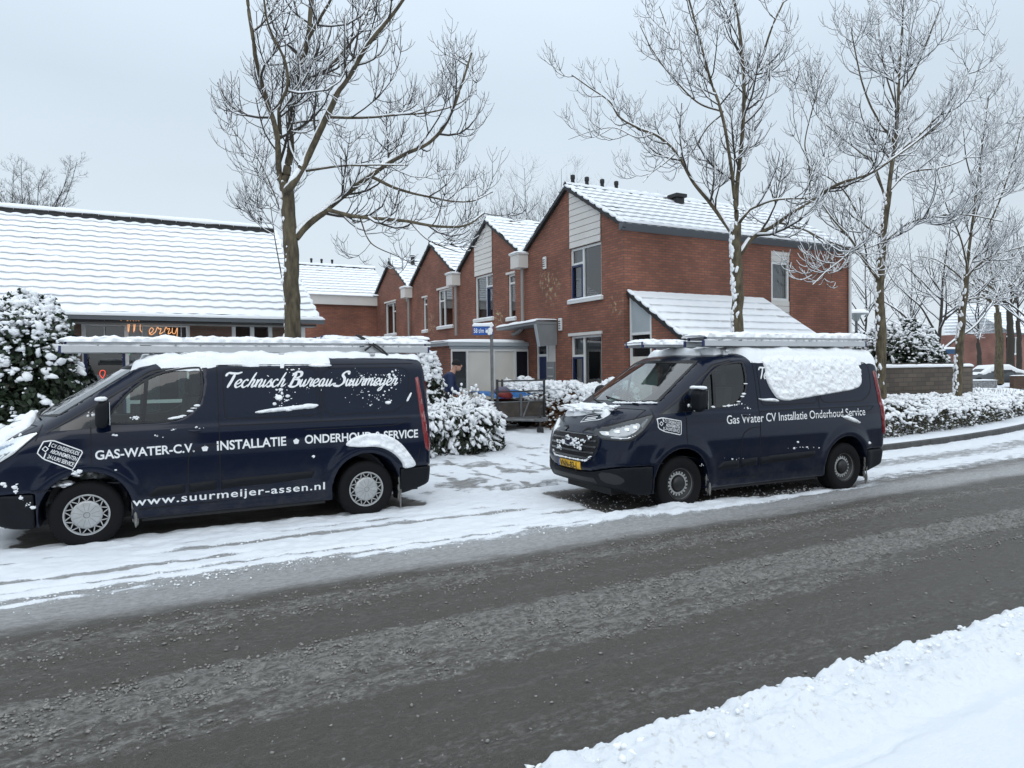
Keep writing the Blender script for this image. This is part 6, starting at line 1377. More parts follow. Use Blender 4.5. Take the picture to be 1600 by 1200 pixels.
# ---- tree before the end house
T = Tree(22); d = D(15.); ppm = 1110/15.
base = atd(1153, 640, 15.); base[2] = .1
T.limb_path([base]+d([(1152, 560), (1152, 500), (1153, 450), (1151, 400), (1150, 350)]), 9.4/ppm, 8/ppm)
L2 = [((1149, 372), (1128, 342), (1110, 317), (1085, 287), (1068, 258), (1056, 237), (1027, 212), (997, 200), (968, 183), (952, 158), (922, 137), (893, 117)), ((1151, 358), (1152, 292), (1160, 208), (1162, 125), (1155, 40), (1148, 0), (1145, -60)), ((1150, 330), (1147, 300), (1141, 250), (1127, 175), (1110, 125), (1093, 62), (1077, 0), (1065, -40)),
      ((1161, 165), (1175, 130), (1189, 96), (1206, 42), (1227, -5), (1240, -60)), ((1154, 350), (1165, 336), (1177, 325), (1214, 312), (1268, 310)), ((1156, 398), (1177, 371), (1206, 354), (1243, 329), (1277, 308), (1310, 287), (1360, 271), (1400, 245), (1440, 215), (1470, 190)),
      ((1188, 362), (1205, 350), (1222, 349), (1258, 360), (1285, 373), (1327, 390), (1342, 399), (1370, 430)), ((1056, 240), (1035, 258), (1018, 270), (1005, 285)), ((1127, 180), (1105, 200), (1080, 240), (1066, 250)), ((1020, 210), (995, 215), (960, 200), (925, 205), (888, 218)), ((1130, 175), (1090, 160), (1050, 120), (1020, 80), (1000, 40)), ((1110, 130), (1080, 100), (1050, 60), (1030, 10)), ((1266, 310), (1264, 260), (1258, 220), (1275, 150), (1290, 110)), ((1260, 360), (1290, 385), (1300, 420), (1296, 445)), ((1330, 392), (1310, 410), (1290, 425), (1270, 445))]
R2 = [(5, 1.2), (5.5, 2), (4.5, 1.6), (3.6, 1.4), (3.6, 1.6), (5.8, 1.2), (3.2, .9), (1.5, .7), (1.8, .8), (1.4, .6), (2.2, .8), (2.2, .8), (2, .7), (1.4, .5), (1.4, .5)]
for k, (pts, (a, b_)) in enumerate(zip(L2, R2)):
    T.limb_path(d(pts, [.8, .2, -.8, .8, -.6, -1.2, .9, -.5, .9, .6, -1.3, 1.2, .4, .3, -.5][k], .12, k), a/ppm, b_/ppm)
for P, r0, r1 in T.limb[1:]: T.branch(np.array(P), r0, r1, 2.6, 1.65, 1, 3, 1.0, .10)
T.build('street_tree', 'bare street tree with snow-plastered trunk standing before the lean-to shed', .95, snow_tw=.65, plaster=260)
# ---- two trees on the right verge
T = Tree(33); d = D(17.6); ppm = 1110/17.6
base = atd(1378, 650, 17.6); base[2] = .2
T.limb_path([base]+d([(1377, 600), (1376, 500), (1375, 430), (1380, 367), (1388, 300)]), 8.6/ppm, 5.5/ppm)
L3 = [((1388, 304), (1400, 210), (1404, 140), (1408, 70), (1412, 0)), ((1380, 385), (1395, 368), (1418, 350), (1460, 338), (1512, 336), (1565, 346)), ((1396, 245), (1420, 224), (1442, 206), (1477, 168), (1512, 115), (1544, 52)), ((1398, 222), (1369, 182), (1348, 133), (1334, 70), (1330, 40)), ((1386, 320), (1365, 255), (1348, 241), (1313, 213), (1278, 182), (1260, 140)),
      ((1376, 438), (1367, 430), (1354, 412), (1330, 375), (1306, 348), (1285, 320)), ((1404, 150), (1430, 110), (1450, 60), (1470, 10)), ((1402, 170), (1385, 120), (1375, 70), (1372, 20)), ((1388, 300), (1420, 270), (1470, 262), (1520, 240), (1560, 190)), ((1380, 370), (1350, 350), (1320, 300), (1290, 275), (1255, 262))]
R3 = [(5, 1.2), (3.4, 1), (3.4, 1), (2.8, .9), (2.8, .9), (4, 1.3), (2.4, .8), (2.2, .8), (2.6, .8), (2.4, .8)]
for k, (pts, (a, b_)) in enumerate(zip(L3, R3)):
    T.limb_path(d(pts, [0, -1.4, .9, -1., 1.3, -.8, -1.2, 1., 1.2, -1.5][k], .12, k), a/ppm, b_/ppm)
for P, r0, r1 in T.limb[1:]: T.branch(np.array(P), r0, r1, 2.5, 1.8, 1, 3, .85, .06)
T.build('street_tree', 'slender bare tree thick with snow, before the garden wall', 1., snow_tw=.9, plaster=260)
T = Tree(44); d = D(19.6); ppm = 1110/19.6
base = atd(1495, 640, 19.6); base[2] = .3
T.limb_path([base]+d([(1497, 600), (1500, 530), (1506, 470), (1510, 425)]), 6.6/ppm, 4.6/ppm)
L4 = [((1510, 428), (1518, 360), (1527, 290), (1536, 220), (1545, 150)), ((1508, 435), (1540, 405), (1575, 392), (1625, 378)), ((1511, 425), (1530, 380), (1555, 330), (1580, 260), (1600, 180)), ((1512, 420), (1500, 370), (1478, 320), (1462, 260)), ((1508, 440), (1485, 420), (1460, 405), (1430, 400)), ((1520, 350), (1550, 310), (1590, 290), (1640, 250)), ((1525, 300), (1510, 250), (1505, 200)), ((1505, 470), (1530, 465), (1565, 470), (1600, 460))]
R4 = [(3.6, 1), (2.4, .8), (2.8, .9), (2.2, .7), (1.8, .7), (2.2, .8), (1.8, .7), (1.5, .6)]
for k, (pts, (a, b_)) in enumerate(zip(L4, R4)):
    T.limb_path(d(pts, [0, -1.2, 1., -1., .8, 1.3, -1.2, .7][k], .12, k), a/ppm, b_/ppm)
for P, r0, r1 in T.limb[1:]: T.branch(np.array(P), r0, r1, 2.6, 1.8, 1, 3, .8, .05)
T.build('street_tree', 'slender bare tree leaning beside the right end of the garden wall', 1., snow_tw=.9, plaster=260)
# ---- trees further off
def wild(name, label, px, py, depth, h, r, seed, spread=.55, nl=9, den=1.1, Lr=1.6, snow=.8, group='bare trees further off', lean=0., bare=.25, maxl=3, bark=TWIG, up=.5):
    T = Tree(seed); R = np.random.default_rng(seed); b0 = atd(px, py, depth); b0 = np.array([b0[0], b0[1], max(-.1, min(b0[2], .4))])
    top = b0+[lean, 0, h*.62]; k = [b0, b0+[lean*.2, 0, h*bare*.6], b0+[lean*.4, .1, h*bare*1.05]]; T.limb_path(k, r, r*.72); fork = k[-1]
    T.limb_path([fork, (fork+top)/2+R.normal(0, .15, 3), top, top+[R.normal()*.4, R.normal()*.4, h*.33]], r*.62, .02)
    for i in range(nl):
        a = 2*np.pi*(i+R.uniform(-.3, .3))/nl*1.62; f = i/nl; s0 = fork+(top-fork)*f*.8; L = h*(.62-.30*f)*R.uniform(.85, 1.1); dr = unit([math.cos(a)*spread*1.5, math.sin(a)*spread*1.5, .75+.6*f])
        T.limb_path(list(T.grow(s0, dr, L, .1, 6, .18, .12)), r*(.42-.2*f), .014)
    for P, r0, r1 in T.limb[1:]: T.branch(np.array(P), r0, r1, den, Lr, 1, maxl, up, .15)
    return T.build(name, label, snow, group, base=b0, bark=bark, twig=TWIG, snow_tw=.9)
wild('spreading_tree', 'wide spreading bare tree behind the garden wall and evergreen', 1463, 590, 33, 9.2, .22, 51, .75, 11, 1.0, 2.0, 1., bare=.18, lean=.6)
wild('verge_tree', 'dark upright trunk standing on the far verge, nearest of the far trio', 1561, 598, 46, 10.5, .27, 52, .6, 11, .9, 2.0, .95, 'far verge trees at the bend', bare=.42, bark=BARK)
wild('verge_tree', 'snow-whitened trunk in the middle of the far trio', 1579, 592, 50, 12, .26, 53, .5, 10, .8, 2.0, .95, 'far verge trees at the bend', bare=.40)
wild('verge_tree', 'thinnest snow-whitened trunk, hindmost of the far trio', 1592, 590, 54, 12, .2, 54, .5, 9, .8, 2.0, .95, 'far verge trees at the bend', bare=.36)
for i, (px, dep, hh, lab) in enumerate(((826, 62, 19.5, 'tallest bare crown rising between the second and end house roofs'), (880, 66, 20.5, 'bare crown showing just left of the end house gable'), (775, 64, 16.5, 'bare crown peeping over the third house roof'), (948, 72, 20.5, 'bare crown behind the flues on the end house ridge'), (1005, 76, 20, 'faint low bare crown behind the middle of the end house ridge'))):
    wild('background_tree', lab, px, 575, dep, hh, .22, 60+i, .42, 16, 1.5, 3.4, .5, 'bare crowns behind the terrace', bare=.3, maxl=2)
wild('garden_tree', 'small fine-twigged tree rising behind the left end of the bungalow roof', 46, 575, 36, 10.8, .14, 71, .22, 20, 3.2, 1.2, .3, None, bare=.55)

for i, (px, dep, hh, lab) in enumerate(((1352, 52, 12.5, 'white-twigged tree beyond the lamp post'), (1425, 60, 13.5, 'white-twigged tree furthest behind the evergreen'), (1530, 58, 13.0, 'white-twigged tree standing before the far brick houses'), (1612, 40, 12.0, 'white-twigged tree leaning in from the right edge'))):
    wild('background_tree', lab, px, 585, dep, hh, .2, 80+i, .6, 12, .85, 2.6, 1., 'white-twigged trees at the far right', bare=.22, maxl=3 if i > 2 else 2)
# ================================================================ shrubs and hedges
EVER = mat('dark evergreen leaf', (.020, .034, .016), .5, var=.5, vscale=9); EVER2 = mat('conifer green', (.026, .036, .022), .7, var=.5, vscale=11)
BEECH = mat('brown beech leaf', (.135, .070, .035), .7, var=.55, vscale=13); OLIVE = mat('olive low hedge leaf', (.052, .050, .028), .6, var=.55, vscale=10)
def quads(P, N, size, R, asp=1.7, droop=.0):
    n = len(P); a = R.normal(size=(n, 3)); a[:, 2] -= droop; a = a-(a*N).sum(1, keepdims=True)*N*.35; a /= np.linalg.norm(a, axis=1, keepdims=True); b = np.cross(a, R.normal(size=(n, 3))); b /= np.linalg.norm(b, axis=1, keepdims=True)
    s = size*R.uniform(.6, 1.3, (n, 1)); V = np.stack([P-a*s*asp*.5, P+b*s*.5, P+a*s*asp*.5, P-b*s*.5], 1).reshape(-1, 3); return V, np.arange(4*n).reshape(n, 4)
def shrub(name, label, cat, c, r, n_leaf, leaf, lm, n_snow, ssz, seed, kind='round', bias=1.2, droop=.4, group=None, sq=2.0, low=.0, asp=1.7, rough=.28):
    """leafy crown on an uneven ellipsoid, with snow lumps lying on its upper shoots"""
    R = np.random.default_rng(seed); c = np.array(c, float); r = np.array(r, float); root = empty(name, tuple(c), 0, label, cat, group)
    def shell(n, inner):
        d = R.normal(size=(n, 3)); d /= np.linalg.norm(d, axis=1, keepdims=True); d[:, 2] = np.where(d[:, 2] < -.55, -d[:, 2], d[:, 2])
        e = (np.abs(d)**sq).sum(1)**(-1/sq); k = 1-rough+2*rough*fbm(d[:, 0]*2.3+seed, d[:, 1]*2.3, d[:, 2]*2.3, 3); t = 1-inner*R.random(n)**1.5
        return d*e[:, None]*(k*t)[:, None]*r+[0, 0, r[2]*.0], d
    P, d = shell(n_leaf, .55); P[:, 2] = np.maximum(P[:, 2]+r[2]*.55, .02); V, F = quads(P, d, leaf, R, asp, droop); mesh('foliage', V, F, lm, root)
    b = MB()
    for k in range(9):
        a = R.uniform(0, 6.28); b.tube([(0, 0, -.05), (math.cos(a)*r[0]*.3, math.sin(a)*r[1]*.3, r[2]*.6), (math.cos(a)*r[0]*.6, math.sin(a)*r[1]*.6, r[2]*1.1)], [.03, .02, .008], 5)
    b.build('stems', TWIG, root)
    P, d = shell(n_snow*3, .12); up = np.clip((d[:, 2]+.45)/1.2, 0, 1)**bias; gt = sst(.30, .62, fbm(P[:, 0]*2.6/r[0]+seed, P[:, 1]*2.6/r[1], P[:, 2]*3.4/r[2], 3))*(1-up**2)+up**2; k = R.random(len(P)) < (up*.9+low)*gt; P, d = P[k][:n_snow], d[k][:n_snow]; P[:, 2] = np.maximum(P[:, 2]+r[2]*.55, .05)+.012
    n = len(P); h = d*[1, 1, .15]; h[:, 2] -= droop*np.clip(1-d[:, 2], 0, 1); h += R.normal(0, .35, (n, 3)); s = np.clip(np.exp(R.normal(-.25, .55, (n, 1))), .25, 1.75)*np.array(ssz)*R.uniform(.7, 1.35, (n, 3)); V, F = blobs(P, h, s, R, .32); mesh('foliage_snow', V, F, SNOW, root, True)
    return root
q = atd(718, 640, 14.7); shrub('spreading_conifer', 'snow-laden spreading conifer bush at the foot of the blue number sign', 'bush', (q[0], q[1], .05), (1.02, .95, .68), 9000, .050, EVER2, 2000, (.078, .030, .024), 81, droop=.9, bias=.8, low=.16, asp=2.6)
q = atd(652, 640, 14.2); shrub('spreading_conifer', 'snow-laden conifer bush half hidden by the rear of the left van', 'bush', (q[0], q[1], .05), (.8, .9, .70), 5000, .050, EVER2, 1200, (.078, .030, .024), 82, droop=.9, bias=.8, low=.10, asp=2.6)
q = atd(671, 640, 15.2); shrub('column_conifer', 'narrow dark evergreen with heavy snow cap behind the left van tail', 'shrub', (q[0], q[1], .05), (.34, .34, 1.36), 4500, .05, EVER2, 700, (.08, .034, .028), 83, droop=.9, bias=1.6, asp=2.2)
q = atd(34, 640, 11.6); shrub('rhododendron', 'big dark evergreen shrub piled with snow at the left edge', 'shrub', (q[0], q[1], .05), (.95, .9, 1.92), 13000, .075, EVER, 3000, (.054, .042, .028), 84, droop=.5, bias=1.9, low=.04, sq=2.6)
q = atd(4, 660, 10.6); shrub('garden_shrub', 'small snowy shrub beside the left van bonnet', 'shrub', (q[0], q[1], .05), (.35, .35, .62), 900, .05, EVER, 160, (.05, .035, .028), 85, droop=.3)
q = atd(1412, 600, 26.5); shrub('evergreen', 'tall dark evergreen dusted with snow behind the garden wall', 'bush', (q[0], q[1], .1), (1.7, 1.5, 2.05), 11000, .11, EVER, 3400, (.075, .040, .028), 86, droop=.3, bias=.7, low=.14)
q = atd(1350, 600, 27.5); shrub('evergreen', 'lower evergreen beside the lamp post behind the right van', 'bush', (q[0], q[1], .1), (.9, .9, 1.85), 4500, .11, EVER, 1100, (.075, .040, .028), 87, droop=.3, bias=.9, low=.10)
def hedge(name, label, cat, pts, wd, hgt, n_leaf, leaf, lm, n_snow, ssz, seed, top=.06, front_snow=.3, kind=None, hf=None):
    """clipped or low hedge along a ground line, snow on its top and shoulders"""
    R = np.random.default_rng(seed); pts = np.array(pts, float); L = np.concatenate([[0], np.cumsum(np.hypot(*np.diff(pts, axis=0).T))]); c = pts[0]
    root = empty(name, (c[0], c[1], 0), 0, label, cat)
    def at(u): return np.stack([np.interp(u, L, pts[:, 0]), np.interp(u, L, pts[:, 1])], 1)
    def frame(u): t = at(u+.05)-at(u-.05); t /= np.linalg.norm(t, axis=1, keepdims=True)+1e-9; return np.stack([-t[:, 1], t[:, 0]], 1)
    def sample(n, inner):
        u = R.uniform(0, L[-1], n); f = R.uniform(-1, 1, n); g = R.random(n); side = R.random(n) < .55; sg = np.sign(f)
        w_ = np.where(side, sg*(1-inner*R.random(n)**2), f); z = np.where(side, g, 1-inner*R.random(n)**2)
        rd = np.clip(1-.30*np.abs(w_)**6, 0, 1); H = (hf(u) if hf else hgt)*(.86+.28*fbm(u*1.7, w_*1.5+seed, 0, 3)); W_ = wd/2*(.86+.28*fbm(u*1.9, z*2, seed, 3))*(.90+.1*np.sin(np.pi*np.clip(z, 0, 1)*.8))
        xy = at(u)+frame(u)*(w_*W_)[:, None]; N = np.stack([frame(u)[:, 0]*w_, frame(u)[:, 1]*w_, z*1.0], 1)
        return np.stack([xy[:, 0]-c[0], xy[:, 1]-c[1], z*H*rd], 1), N, z, np.abs(w_), side
    P, N, z, w_, _ = sample(n_leaf, .5); V, F = quads(P, N, leaf, R); mesh('foliage', V, F, lm, root)
    b = MB()
    for k in range(int(L[-1]*10)):
        u = np.array([R.uniform(0, L[-1])]); p = at(u)[0]-c; o = frame(u)[0]*R.uniform(-.3, .3)*wd; b.tube([(p[0]+o[0], p[1]+o[1], -.05), (p[0]+o[0]*1.3, p[1]+o[1]*1.3, hgt*.5), (p[0]+o[0]*1.4+R.normal()*.08, p[1]+o[1]*1.4+R.normal()*.08, hgt*.9)], [.014, .009, .004], 4)
    b.build('stems', TWIG, root)
    P, N, z, w_, side = sample(n_snow*3, .10); pr = np.where(side, front_snow*(.25+.75*z**1.5), 1.); k = R.random(len(P)) < pr; P, z = P[k][:n_snow], z[k][:n_snow]; n = len(P)
    s = np.clip(np.exp(R.normal(-.2, .5, (n, 1))), .3, 1.8)*np.array(ssz)*(.55+.6*z[:, None]**2)*R.uniform(.7, 1.35, (n, 3)); P[:, 2] += top*.35; V, F = blobs(P, R.normal(size=(n, 3))*[1, 1, .35], s, R); mesh('hedge_snow', V, F, SNOW, root, True)
    return root
hedge('beech_hedge', 'brown beech hedge topped with snow between the trailer and the end house', 'hedge', [(9.62, 12.3), (9.64, 15), (9.62, 17.6)], .62, 1.36, 9000, .06, BEECH, 3400, (.060, .046, .032), 91, front_snow=.40)
HX = np.arange(12.6, 31, .6); hc = [(x, 10.88+float(curve(np.array(x)))) for x in HX]
hedge('low_hedge', 'broad low snow-covered hedge along the kerb behind the right van', 'hedge', hc, 2.40, .92, 36000, .045, OLIVE, 15000, (.046, .034, .022), 92, front_snow=.42, hf=lambda u: np.interp(u, [0, 5, 9, 14, 22], [.90, .86, .80, .68, .55]))
R = np.random.default_rng(93); gcv = empty('ground_cover', (20, 12.2, 0)); tag(gcv, None, None, None, 'stuff')
n = 5200; x = R.uniform(0, 14, n); y = R.uniform(0, 6.5, n)+.0125*(x+8)**2*.7; z = .45*fbm(x*.9, y*.9, 3)+.30; k = ~((x < 4.9) & (y > .9) & (y < 6)); x, y, z = x[k], y[k], z[k]; n = len(x)
V, F = blobs(np.stack([x, y, z], 1), R.normal(size=(n, 3))*[1, 1, .3], R.uniform(.5, 1.3, (n, 1))*np.array((.14, .11, .06)), R); tag(mesh('snowy_ground_cover', V, F, SNOW, gcv, True), kind='stuff')
m = 7000; x = R.uniform(0, 14, m); y = R.uniform(0, 6.5, m)+.0125*(x+8)**2*.7; P = np.stack([x, y, R.uniform(0, .50, m)], 1); V, F = quads(P, R.normal(size=(m, 3)), .07, R); tag(mesh('ground_cover_leaves', V, F, OLIVE, gcv), kind='stuff')
# sprigs with buds of snow standing out of the conifer bush
sp = empty('sprig_plant', tuple(atd(722, 640, 14.9)[:2])+(.1,), 0, 'thin upright sprigs with snow buds rising from the conifer bush', 'plant'); b = MB(); s = MB(); o = np.array(sp.location)
for px, py in ((706, 606), (712, 612), (720, 603), (726, 610), (731, 616), (737, 606), (743, 602), (748, 612), (753, 617), (716, 618), (758, 620), (700, 616)):
    t = atd(px, py, 14.6+.5*rng.random()); P = catmull([o+[rng.normal()*.2, rng.normal()*.2, .8], (o+t)/2+[0, 0, .45], t], 5)-o; b.tube(P, [.008]*5+[.006]*5+[.004], 5)
    for j in range(3): V, F = ico_blob(rng); s.add(V*[.028, .028, .034]*rng.uniform(.7, 1.2)+(P[-1]-(P[-1]-P[-3])*j*.6)+rng.normal(0, .015, 3), F)
b.build('stems', TWIG, sp); s.build('bud_snow', SNOW, sp, True)
# ================================================================ small things
STEELG = mat('galvanised steel', (.17, .175, .18), .5, metal=.4, var=.2, vscale=8)
# blue number sign on its post
sb = atd(769.5, 640, 15.5); sg_ = empty('number_sign', (sb[0], sb[1], .05), math.radians(-27), 'blue house-number sign on a grey post with snow along its top', 'sign')
MB().tube([(0, 0, 0), (0, 0, 2.58)], .034, 12).build('post', STEELG, sg_); zc = float(atd(757, 516.5, 15.5)[2])-.05
MB().box((-.40, -.06, zc-.10), (.03, -.035, zc+.095), .006).box((-.06, -.034, zc-.06), (.02, .03, zc-.02)).box((-.06, -.034, zc+.03), (.02, .03, zc+.07)).build('plate', BLUE, sg_)
V, F = text_mesh('58 t/m 168', .012, 1.0); V[:, 0] -= V[:, 0].min(); L = V[:, 0].max(); mesh('sign_text', [(-.385+v[0]/L*.37, -.0615, zc-.052+v[1]/.73*.10) for v in V], F, LETTER, sg_)
snow_slab('sign_snow', 'y', -.075, .03, -.42, .05, zc+.095, .065, sg_, 4, .03); b = MB()
for k in range(26): V, F = ico_blob(rng); b.add(V*[.03, .018, .035]+[-.03+rng.normal()*.022, -.066, zc+.0+rng.normal()*.05], F)
b.build('sign_snow', SNOW, sg_, True)
# trailer
tr = empty('trailer', (8.56, 15.2, .18), math.radians(3), 'open steel trailer with a tall rack, loaded with blue tarpaulin, parked by the beech hedge', 'trailer'); W2 = .68; RUST = mat('weathered trailer board', (.062, .052, .044), .75, var=.35, vscale=7); DST = mat('dark trailer steel', (.035, .037, .04), .55)
b = MB(); b.box((-W2, 0, .42), (W2, .03, .77)).box((-W2, .03, .42), (-W2+.03, 1.95, .77)).box((W2-.03, .03, .42), (W2, 1.95, .77)).box((-W2, 1.95, .42), (W2, 1.98, .77)).box((-W2+.03, .03, .42), (W2-.03, 1.95, .45)); b.build('box_sides', RUST, tr)
b = MB(); b.box((-W2-.02, -.02, .33), (W2+.02, .04, .415)).box((-W2-.02, -.025, .772), (W2+.02, .035, .80)).box((-.03, -.03, .42), (.03, -.003, .98)).box((-W2-.02, .045, .34), (-W2+.05, 1.98, .415)).box((W2-.05, .045, .34), (W2+.02, 1.98, .415)); b.build('frame', STEELG, tr)
for x in (-W2, W2):
    MB().box((x-.025, -.06, .34), (x+.025, -.026, 1.34)).build('stake', DST, tr); MB().box((x-.02, 1.985, .34), (x+.02, 2.02, 1.30)).build('stake', DST, tr)
for z in (1.28, 1.02): MB().box((-W2+.026, -.055, z), (W2-.026, -.03, z+.035)).build('rack_bar', DST, tr)
b = MB(); b.tube([(-.42, 0, .36), (.02, -.62, .36)], .032, 8); b.tube([(.46, 0, .36), (.06, -.62, .36)], .032, 8); b.tube([(.04, -.55, .36), (.04, -.95, .38)], .04, 8); b.box((-.01, -1.08, .36), (.09, -.92, .45), .02); b.build('drawbar', STEELG, tr)
b = MB(); b.tube([(.16, -.62, .18), (.16, -.62, .66)], .026, 8); b.tube([(.16, -.62, .64), (.24, -.60, .70), (.24, -.60, .60)], .014, 6); b.tube([(.13, -.62, .10), (.19, -.62, .10)], .11, 16); jk = b.build('jockey_wheel', DST, tr)
MB().tube([(-.12, -.30, .42), (-.02, -.42, .80)], .02, 6).build('brake_lever', STEELG, tr)
for x in (-W2-.12, W2+.12):
    b = MB(); b.lathe([(.12, x-.09), (.24, x-.09), (.28, x-.06), (.28, x+.06), (.24, x+.09), (.12, x+.09)], (0, 1.05, .28), 'x', 28); w_ = b.build('wheel', BLACK, tr, True); MB().lathe([(0, x-.05), (.15, x-.06), (.15, x+.06), (0, x+.05)], (0, 1.05, .28), 'x', 20).build('rim', STEELG, w_, True)
    MB().tube([(x, 1.05+.33*math.cos(a), .30+.33*math.sin(a)) for a in np.linspace(0, math.pi, 12)], .03, 6).build('mudguard', DST, tr)
xs, ys = np.meshgrid(np.linspace(-.62, .62, 40), np.linspace(.05, 1.93, 50), indexing='ij'); zz_ = .80+.18*fbm(xs*2.2+3, ys*1.6, 2)+.10*np.exp(-((ys-1.2)/.8)**2)+.02*fbm(xs*12, ys*12); n, m = xs.shape; i = np.arange(n-1)[:, None]*m+np.arange(m-1); c, s = math.cos(math.radians(3)), math.sin(math.radians(3))
tp = mesh('tarpaulin', np.stack([xs, ys, zz_], -1).reshape(-1, 3), np.stack([i, i+m, i+m+1, i+1], -1).reshape(-1, 4), mat('blue tarpaulin', (.012, .115, .33), .4, var=.35, vscale=6), None, True); tp.location = tr.location; tp.rotation_euler = tr.rotation_euler; tag(tp, 'crumpled blue tarpaulin heaped in the trailer', 'tarpaulin')
V, F = ico_blob(np.random.default_rng(4)); bg_ = mesh('bag', V*[.20, .16, .13], F, mat('red bag', (.20, .018, .014), .6, var=.3), None, True); bg_.location = (8.56-.32, 15.2+.2, .18+.93); tag(bg_, 'dark red bag lying on the front of the trailer load', 'bag')
V, F = ico_blob(np.random.default_rng(5)); bg_ = mesh('bundle', V*[.22, .20, .11], F, mat('grey violet bundle', (.11, .10, .15), .8, var=.3), None, True); bg_.location = (8.56-.30, 15.2+.38, .18+1.03); tag(bg_, 'grey violet bundle above the red bag in the trailer', 'bundle')
# lamp post, street sign, gabion wall, car
q = atd(1338, 590, 30); lp = empty('street_lamp', (q[0], q[1], 0), 0, 'mushroom-topped street lamp beyond the end house', 'street lamp'); zt = float(atd(1338, 489, 30)[2])
MB().lathe([(.10, 0), (.10, .8), (.06, .85), (.055, zt-.35), (.10, zt-.33), (.12, zt-.30)], n=14).build('post', STEELG, lp, True); lh = MB().lathe([(.10, zt-.34), (.20, zt-.10), (.48, zt-.07), (.50, zt-.04), (.30, zt+.03), (0, zt+.05)], n=24).build('lamp_head', mat('lamp head grey', (.30, .33, .34), .4), lp, True)
MB().lathe([(.49, zt-.03), (.47, zt+.05), (.28, zt+.13), (0, zt+.15)], n=24).build('lamp_snow', SNOW, lh, True)
q = atd(1485, 600, 29); ss = empty('street_name_sign', (q[0], q[1], 0), math.radians(-27), 'small blue street-name plate seen between the garden wall trees', 'sign'); zc = float(atd(1485, 549, 29)[2])
MB().tube([(.3, 0, 0), (.3, 0, zc)], .035, 8).build('post', STEELG, ss); MB().box((-.31, -.03, zc-.11), (.28, 0, zc+.10), .01).build('plate', mat('slate sign blue', (.02, .07, .16), .5), ss); snow_slab('sign_snow', 'y', -.05, .03, -.33, .33, zc+.10, .07, ss, 6)
def low_wall(name, px0, px1, py0, py1, dep, m, label, sn=.06):
    a, b_ = atd(px0, py1, dep), atd(px1, py1, dep); zt = float(atd(px0, py0, dep)[2]); L = math.hypot(b_[0]-a[0], b_[1]-a[1]); r = empty(name, (a[0], a[1], 0), math.atan2(b_[1]-a[1], b_[0]-a[0]), label, 'wall')
    MB().box((0, 0, -.1), (L, .4, zt-sn)).build('masonry', m, r); snow_slab('wall_snow', 'y', -.03, .43, -.03, L+.03, zt-sn, sn, r, 3, .2); return r
low_wall('gabion_wall', 1519, 1558, 593, 610, 40, mat('frosted stone', (.20, .205, .21), .9, bump=.8, bscale=14, var=.6, vscale=10), 'low frosted stone wall in front of the snowed-in car')
low_wall('brick_wall', 1584, 1640, 586, 597, 48, BRICK2, 'low brick wall at the right edge before the far houses')
q = atd(1546, 596, 50); cr_ = empty('parked_car', (q[0], q[1], .15), math.radians(-28), 'parked car under a blanket of snow behind the low stone wall', 'car')
def car(s, y, z): return smax(smax(np.abs(y)-.84, z-np.interp(s, [-2.1, -1.9, -1.0, -.35, .9, 1.5, 2.05, 2.1], [.6, .75, .88, 1.36, 1.42, 1.1, .95, .7]), .15), smax(np.abs(s)-2.05, .22-z, .15), .12)
V, F = nets(car, (-2.3, -1, 0), (2.3, 1, 1.7), .09); mesh('body', V, F, mat('car grey paint', (.10, .11, .12), .3), cr_, True)
V, F = nets(lambda s, y, z: np.maximum(car(s, y, z-.09+0*s)+.0, .80+.04*np.sin(s*9)-z), (-2.3, -1, 0), (2.3, 1, 1.7), .09); mesh('body_snow', V, F, SNOW, cr_, True)
for s in (-1.3, 1.3):
    for y in (-.8, .8): MB().lathe([(0, y-.1), (.28, y-.1), (.31, y-.05), (.31, y+.05), (.28, y+.1), (0, y+.1)], (s, 0, .30), 'y', 20).build('wheel', BLACK, cr_, True)
MB().prism([(-.95, -.5, .93), (-.42, -.5, 1.30), (-.42, .5, 1.30), (-.95, .5, .93)], (-.04, 0, .06)).build('windscreen', mat('dark glass', (.012, .014, .015), .08), cr_)
# things by the bungalow wall
q = aty(101, 612, 15.4); gl = empty('garden_lamp', (q[0], q[1], 0), 0, 'slim black garden lamp against the brown brick wall', 'garden lamp'); MB().tube([(0, 0, 0), (0, 0, 1.25)], .016, 8).build('post', STEELG, gl); MB().lathe([(.03, 1.22), (.055, 1.25), (.055, 1.5), (.02, 1.54), (0, 1.54)], n=12).build('lantern', CABIN, gl, True); MB().box((-.25, -.08, .78), (.15, .08, .81), .01).build('shelf', CLAD, gl)
# ---------------------------------------------------------------- the man by the trailer
PX, PY = 6.92, 16.15
pr = empty('person', (PX, PY, .2), math.radians(-26), 'man in a black beanie and dark blue jacket bending forward beside the trailer', 'person')
SKIN = mat('skin', (.46, .26, .19), .55); JKT = mat('dark blue jacket', (.012, .024, .075), .75, bump=.3, bscale=30); TRS = mat('dark trousers', (.010, .011, .014), .85); HAT = mat('black knit', (.008, .008, .009), .95, bump=.4, bscale=90)
def skin_obj(name, V, E, R_, m, parent, sub=2, rootv=0):
    me = bpy.data.meshes.new(name); me.from_pydata([tuple(v) for v in V], E, []); me.materials.append(m); o = bpy.data.objects.new(name, me); COL.objects.link(o); o.parent = parent
    o.modifiers.new('skin', 'SKIN').use_smooth_shade = True; sv = me.skin_vertices[0].data
    for i, r in enumerate(R_): sv[i].radius = (r, r) if not isinstance(r, tuple) else r; sv[i].use_root = i == rootv
    s = o.modifiers.new('sub', 'SUBSURF'); s.levels = s.render_levels = sub; return o
